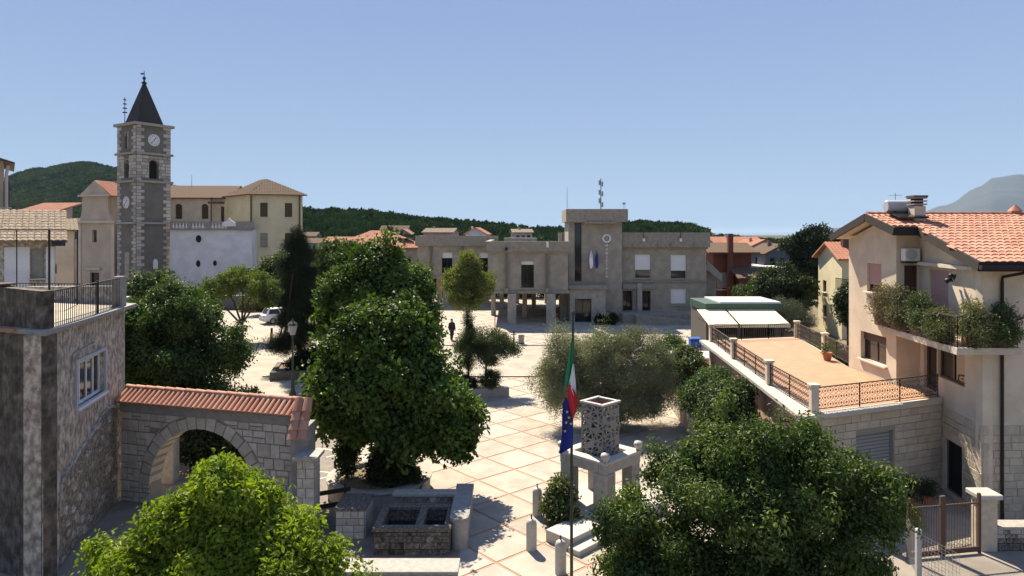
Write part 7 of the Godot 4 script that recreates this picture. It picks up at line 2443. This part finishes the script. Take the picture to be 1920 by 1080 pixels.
	tree("memorial_shrub", "green and yellow shrub beside the memorial platform", "", V(1.35, 0.012, 21.35), 0.1, 0.04, [L(0, 0.55, 0, 0.42, 0.5, 0.4), L(0.25, 0.3, 0.3, 0.35, 0.35, 0.3), L(0.2, 0.9, -0.2, 0.3, 0.4, 0.3)], 330, broad, "leaf", Color(0.057, 0.080, 0.031), Color(0.164, 0.180, 0.067), 0.5, 0.8, 115, "bark", 0.25, -0.3, 0.2, "shrub")
	for e in [[-11.5, 26.4, "dark shrub seen through the archway, beside the gatepost"], [-10.2, 27.4, "dark shrub seen through the archway, farther from the gatepost"]]:
		tree("lane_shrub", e[2], "shrubs behind the archway", V(e[0], 0, e[1]), 0.3, 0.06, [L(0, 1.1, 0, 1.1, 1.1, 0.8), L(-0.4, 1.9, 0, 0.7, 0.7, 0.6)], 520, broad, "leaf", Color(0.026, 0.040, 0.019), Color(0.062, 0.085, 0.039), 0.7, 1.1, int(e[1] * 9), "bark", 0.3, -0.2, 0.2, "shrub")
	# foreground
	tree("front_leafy_tree", "big leafy tree at the bottom right in front of the garage", "", V(5.4, 0, 16.0), 1.4, 0.2, [
		L(-0.1, 3.75, 0, 1.25, 0.95, 1.3), L(-1.3, 3.0, 0.1, 1.2, 0.95, 1.2), L(1.3, 3.45, 0, 1.2, 0.95, 1.2), L(2.5, 2.9, 0, 1.15, 0.85, 1.1), L(-2.3, 2.0, 0.2, 1.15, 0.95, 1.0), L(0.2, 2.5, 0.9, 1.6, 1.2, 1.0), L(1.7, 1.8, 0.5, 1.15, 0.95, 1.0), L(-2.5, 0.9, 0.5, 1.1, 0.9, 0.9), L(-0.6, 1.3, 0.9, 1.6, 1.0, 1.0), L(0.8, 0.9, 0.8, 1.3, 0.9, 1.0)], 6400, hang, "leaf", Color(0.050, 0.085, 0.024), Color(0.135, 0.18, 0.05), 0.5, 0.9, 116, "bark", 0.5, -0.1, 0.2)
	tree("front_bright_tree", "bright yellow-green tree at the bottom left below the archway", "", V(-5.5, 0, 13.0), 1.6, 0.16, [
		L(0.2, 4.0, 0, 0.62, 0.55, 0.6), L(-0.45, 3.4, 0, 0.85, 0.65, 0.75), L(0.8, 3.35, 0, 0.8, 0.65, 0.75), L(-1.05, 2.75, 0.1, 0.95, 0.65, 0.85), L(1.4, 2.65, 0.1, 0.95, 0.65, 0.85), L(0.1, 2.9, 0.5, 1.2, 0.75, 0.8), L(-1.4, 2.1, 0.2, 1.0, 0.6, 0.9), L(1.8, 2.0, 0.2, 0.95, 0.6, 0.9), L(0.2, 2.1, 0.6, 1.9, 0.75, 0.9)], 5200, hang, "leaf_thin", Color(0.13, 0.185, 0.02), Color(0.31, 0.385, 0.045), 0.55, 1.0, 117, "bark", 0.5, -0.1, 0.18)
	# garden by the terrace
	for e in [[8.1, 33.5, 1.05, 1.75, "leafy shrub at the far end of the raised garden", Color(0.057, 0.080, 0.038), Color(0.127, 0.150, 0.074)], [8.35, 29.2, 0.95, 1.75, "bright green shrub in the middle of the raised garden", Color(0.060, 0.095, 0.040), Color(0.123, 0.170, 0.069)], [8.2, 26.3, 1.05, 1.75, "dark green shrub at the near end of the raised garden", Color(0.042, 0.065, 0.031), Color(0.089, 0.120, 0.053)],
			[9.1, 36.2, 0.75, 1.75, "reddish leaved shrub at the end of the terrace wall", Color(0.09, 0.035, 0.022), Color(0.16, 0.06, 0.035)], [10.4, 46.5, 1.35, 0.0, "glossy green shrub behind the olive towards the town hall ramp", Color(0.059, 0.090, 0.040), Color(0.159, 0.190, 0.081)], [10.9, 42.5, 1.2, 0.0, "lighter yellow-green shrub behind the reddish one", Color(0.081, 0.120, 0.044), Color(0.171, 0.210, 0.084)]]:
		var r: float = e[2]
		tree("garden_shrub", e[4], "shrubs in the garden by the terrace", V(e[0], e[3], e[1]), 0.2, 0.06, [L(0, r * 0.5, 0, r, r * 0.75, r), L(-r * 0.5, r * 0.3, r * 0.4, r * 0.7, r * 0.6, r * 0.7), L(r * 0.3, r * 0.9, -r * 0.2, r * 0.6, r * 0.55, r * 0.6)], 700, broad if e[1] > 35 else hang, "leaf", e[5], e[6], 0.7, 1.15, int(e[0] * 37 + e[1]), "bark", 0.3, -0.25, 0.2, "shrub")
	tree("golden_shrub", "small golden-green shrub beside the garage shutter", "", V(11.9, 0, 21.3), 0.1, 0.03, [L(0, 0.35, 0, 0.42, 0.35, 0.35), L(0.3, 0.3, 0.1, 0.3, 0.28, 0.3)], 200, small, "leaf_thin", Color(0.20, 0.20, 0.05), Color(0.33, 0.30, 0.08), 0.5, 0.8, 119, "bark", 0.25, -0.3, 0.2, "shrub")
	for e in [[13.1, 22.9, "dark potted plant left of the cellar door"], [13.75, 23.0, "dark potted plant close to the cellar door jamb"]]:
		var p := thing("potted_plant", e[2], "potted plant", V(e[0], 0, e[1]), 0.0, "potted plants by the cellar door")
		var b := MB.new()
		b.lathe([Vector2(0, 0), Vector2(0.14, 0), Vector2(0.19, 0.28), Vector2(0.17, 0.28), Vector2(0, 0.25)], 12)
		part(p, "pot", b, M.terracotta)
		crown(p, "plant", [[Vector3(0, 0.55, 0), Vector3(0.28, 0.32, 0.28)]], 60, small, M.leaf, Color(0.033, 0.045, 0.022), Color(0.064, 0.080, 0.038), 0.5, 0.8, int(e[0] * 10))
	# right middle distance
	tree("umbrella_pine", "dark umbrella pine rising behind the yellow gabled house", "", V(39.6, 0.4, 90), 4.6, 0.3, [
		L(0, 7.5, 0, 3.2, 1.4, 2.8), L(-2.2, 6.6, 0, 2.0, 1.2, 1.8), L(2.4, 6.8, 0, 2.2, 1.2, 1.8), L(-0.8, 5.0, 0.5, 2.2, 1.6, 1.8), L(1.4, 4.2, 0.5, 2.2, 1.8, 1.8), L(-2.0, 3.0, 0.5, 1.8, 1.6, 1.5)], 1900, wide, "needle", Color(0.019, 0.030, 0.017), Color(0.050, 0.068, 0.033), 1.0, 1.6, 120)
	tree("fig_tree", "mid green tree in front of the red brick house", "", V(25.6, 0, 70), 1.5, 0.16, [L(0, 3.2, 0, 1.8, 1.2, 1.6), L(-1.6, 2.4, 0, 1.5, 1.2, 1.4), L(1.6, 2.5, 0, 1.5, 1.3, 1.4)], 1000, broad, "leaf", Color(0.053, 0.080, 0.036), Color(0.111, 0.150, 0.062), 1.1, 1.7, 121)
	tree("holm_oak_tree", "dark dense tree left of the yellow gabled house", "", V(24.6, 0, 63), 1.8, 0.2, [L(0, 4.7, 0, 1.9, 1.3, 1.6), L(-1.3, 3.4, 0, 1.6, 1.3, 1.5), L(1.4, 3.3, 0, 1.7, 1.4, 1.5), L(0, 2.2, 0.5, 2.1, 1.2, 1.4)], 1400, broad, "leaf", Color(0.026, 0.040, 0.022), Color(0.062, 0.085, 0.039), 1.0, 1.6, 122)
	tree("grey_olive_tree", "small grey olive tree behind the kiosk roof", "", V(22.2, 0, 57), 1.0, 0.16, [L(0, 2.6, 0, 1.7, 1.0, 1.4), L(-1.0, 1.7, 0.3, 1.4, 1.0, 1.2), L(1.2, 1.7, 0.2, 1.4, 1.0, 1.2)], 1100, narrow, "leaf_hard", Color(0.084, 0.100, 0.066), Color(0.164, 0.180, 0.121), 0.9, 1.4, 123)
	tree("loquat_tree", "dark leafy branches between yellow house and cream house", "", V(24.0, 0, 49.5), 2.4, 0.12, [L(0, 4.2, 0, 0.8, 0.8, 0.8), L(0.1, 3.2, 0, 0.8, 0.8, 0.8)], 420, broad, "leaf", Color(0.033, 0.050, 0.025), Color(0.067, 0.090, 0.040), 0.9, 1.4, 124)
	for e in [[18.6, 44.0, 1.5, "low green hedge bush beyond the terrace far railing"], [20.6, 46.0, 1.6, "green hedge bush nearest the cream house far corner"], [16.9, 43.5, 1.2, "small hedge bush behind the middle terrace post"]]:
		tree("hedge_bush", e[3], "hedge beyond the terrace", V(e[0], 0, e[1]), 0.2, 0.06, [L(0, 0.9, 0, e[2] * 0.8, 0.95, e[2] * 0.7), L(0.6, 0.8, 0.2, e[2] * 0.6, 0.8, 0.8)], 420, broad, "leaf", Color(0.054, 0.085, 0.035), Color(0.113, 0.160, 0.063), 0.8, 1.2, int(e[0] * 9), "bark", 0.25, -0.25, 0.2, "bush")
	for e in [[8.55, 67.3, "left"], [9.7, 67.4, "right"]]:
		tree("entrance_bush", "small dark bush by the town hall entrance, the %s of two" % e[2], "bushes by the entrance", V(e[0], 0, e[1]), 0.1, 0.04, [L(0, 0.5, 0, 0.5, 0.5, 0.45)], 130, broad, "leaf", Color(0.017, 0.022, 0.012), Color(0.038, 0.050, 0.025), 0.7, 1.0, int(e[0] * 50), "bark", 0.25, -0.25, 0.2, "bush")
	for e in [[-14.5, 97.0, "behind the far left end of the town hall wing"], [-9.5, 97.0, "seen between the left pillars of the town hall"], [-4.0, 96.5, "seen between the middle pillars of the town hall"], [2.5, 95.5, "seen beyond the right pillars of the town hall"], [7.5, 95.5, "hidden for the most part behind the town hall tower"]]:
		tree("backyard_tree", "dark tree " + e[2], "trees behind the town hall", V(e[0], 0, e[1]), 1.0, 0.2, [L(0, 2.6, 0, 2.8, 1.7, 1.6), L(-1.5, 1.4, 0.4, 1.8, 1.3, 1.2), L(1.6, 1.5, 0.4, 1.9, 1.4, 1.2)], 420, wide, "leaf", Color(0.029, 0.045, 0.022), Color(0.077, 0.100, 0.045), 1.0, 1.6, int(e[1] * 3 + e[0]))
	# trees standing about the town between the square and the ridge: one mass
	var far_spray := spray(91, 60, 0.95, 0.8, 0.75, 0.0)
	var xf: Array[Transform3D] = []
	var cc: Array[Color] = []
	for i in 620:
		var d := rng.randf_range(97, 250)
		var x := rng.randf_range(-0.46, 0.62) * d
		if d < 128 and x < -9.0 or absf(x / d + 0.3) < 0.07 and d < 128:
			continue
		var s := rng.randf_range(1.0, 2.0)
		xf.append(Transform3D(Basis(Vector3.UP, rng.randf() * TAU).scaled(Vector3(s, s * rng.randf_range(0.9, 1.3), s)), V(x, s * 0.9, d)))
		cc.append(Color(0.041, 0.060, 0.031).lerp(Color(0.097, 0.120, 0.057), rng.randf()))
	tagstuff(multi(self, "town_greenery", far_spray, M.far_leaf, xf, cc))

# ---------------------------------------------------------------- scene
func _ready() -> void:
	# camera: an upper window, level, lens shifted down
	var cam := Camera3D.new()
	cam.name = "camera"
	cam.position = Vector3(0, 9, 0)
	cam.near = 0.1
	cam.far = 40000.0
	cam.projection = Camera3D.PROJECTION_FRUSTUM
	cam.size = 0.1 * 1080.0 / 1300.0
	cam.frustum_offset = Vector2(0, -0.1 * 105.0 / 1300.0)
	add_child(cam)
	cam.current = true
	var env := Environment.new()
	env.background_mode = Environment.BG_SKY
	env.tonemap_mode = Environment.TONE_MAPPER_LINEAR
	env.tonemap_exposure = 2.3
	var sky := ProceduralSkyMaterial.new()
	sky.sky_top_color = Color8(91, 109, 147)
	sky.sky_horizon_color = Color8(128, 146, 162)
	sky.sky_curve = 0.15
	sky.ground_bottom_color = Color8(120, 118, 105)
	sky.ground_horizon_color = Color8(170, 185, 195)
	sky.sun_angle_max = 1.0
	env.sky = Sky.new()
	env.sky.sky_material = sky
	env.fog_enabled = true
	env.fog_density = 0.000032
	env.fog_light_color = Color8(172, 200, 232)
	env.sdfgi_enabled = true
	env.ssao_enabled = true
	env.ssil_enabled = true
	var we := WorldEnvironment.new()
	we.name = "environment"
	we.environment = env
	add_child(we)
	# sun: high, behind the town hall and to the left
	var sun := DirectionalLight3D.new()
	sun.name = "sun"
	sun.light_energy = 1.6
	sun.light_color = Color(1.0, 0.94, 0.85)
	sun.light_angular_distance = 0.5
	sun.shadow_enabled = true
	sun.look_at_from_position(Vector3(-0.31, 1.0, -0.75), Vector3.ZERO)
	add_child(sun)
	rng.seed = 42
	make_materials()
	landscape()
	print("landscape ", Time.get_ticks_msec())
	town_hall()
	bell_tower()
	church()
	old_quarter()
	east_quarter()
	far_houses()
	cream_house()
	old_house()
	arch_wall()
	print("buildings ", Time.get_ticks_msec())
	fountain()
	monument()
	gate_corner()
	street_lamp()
	bench_things()
	car()
	person()
	print("things ", Time.get_ticks_msec())
	greenery()
	print("greenery ", Time.get_ticks_msec())
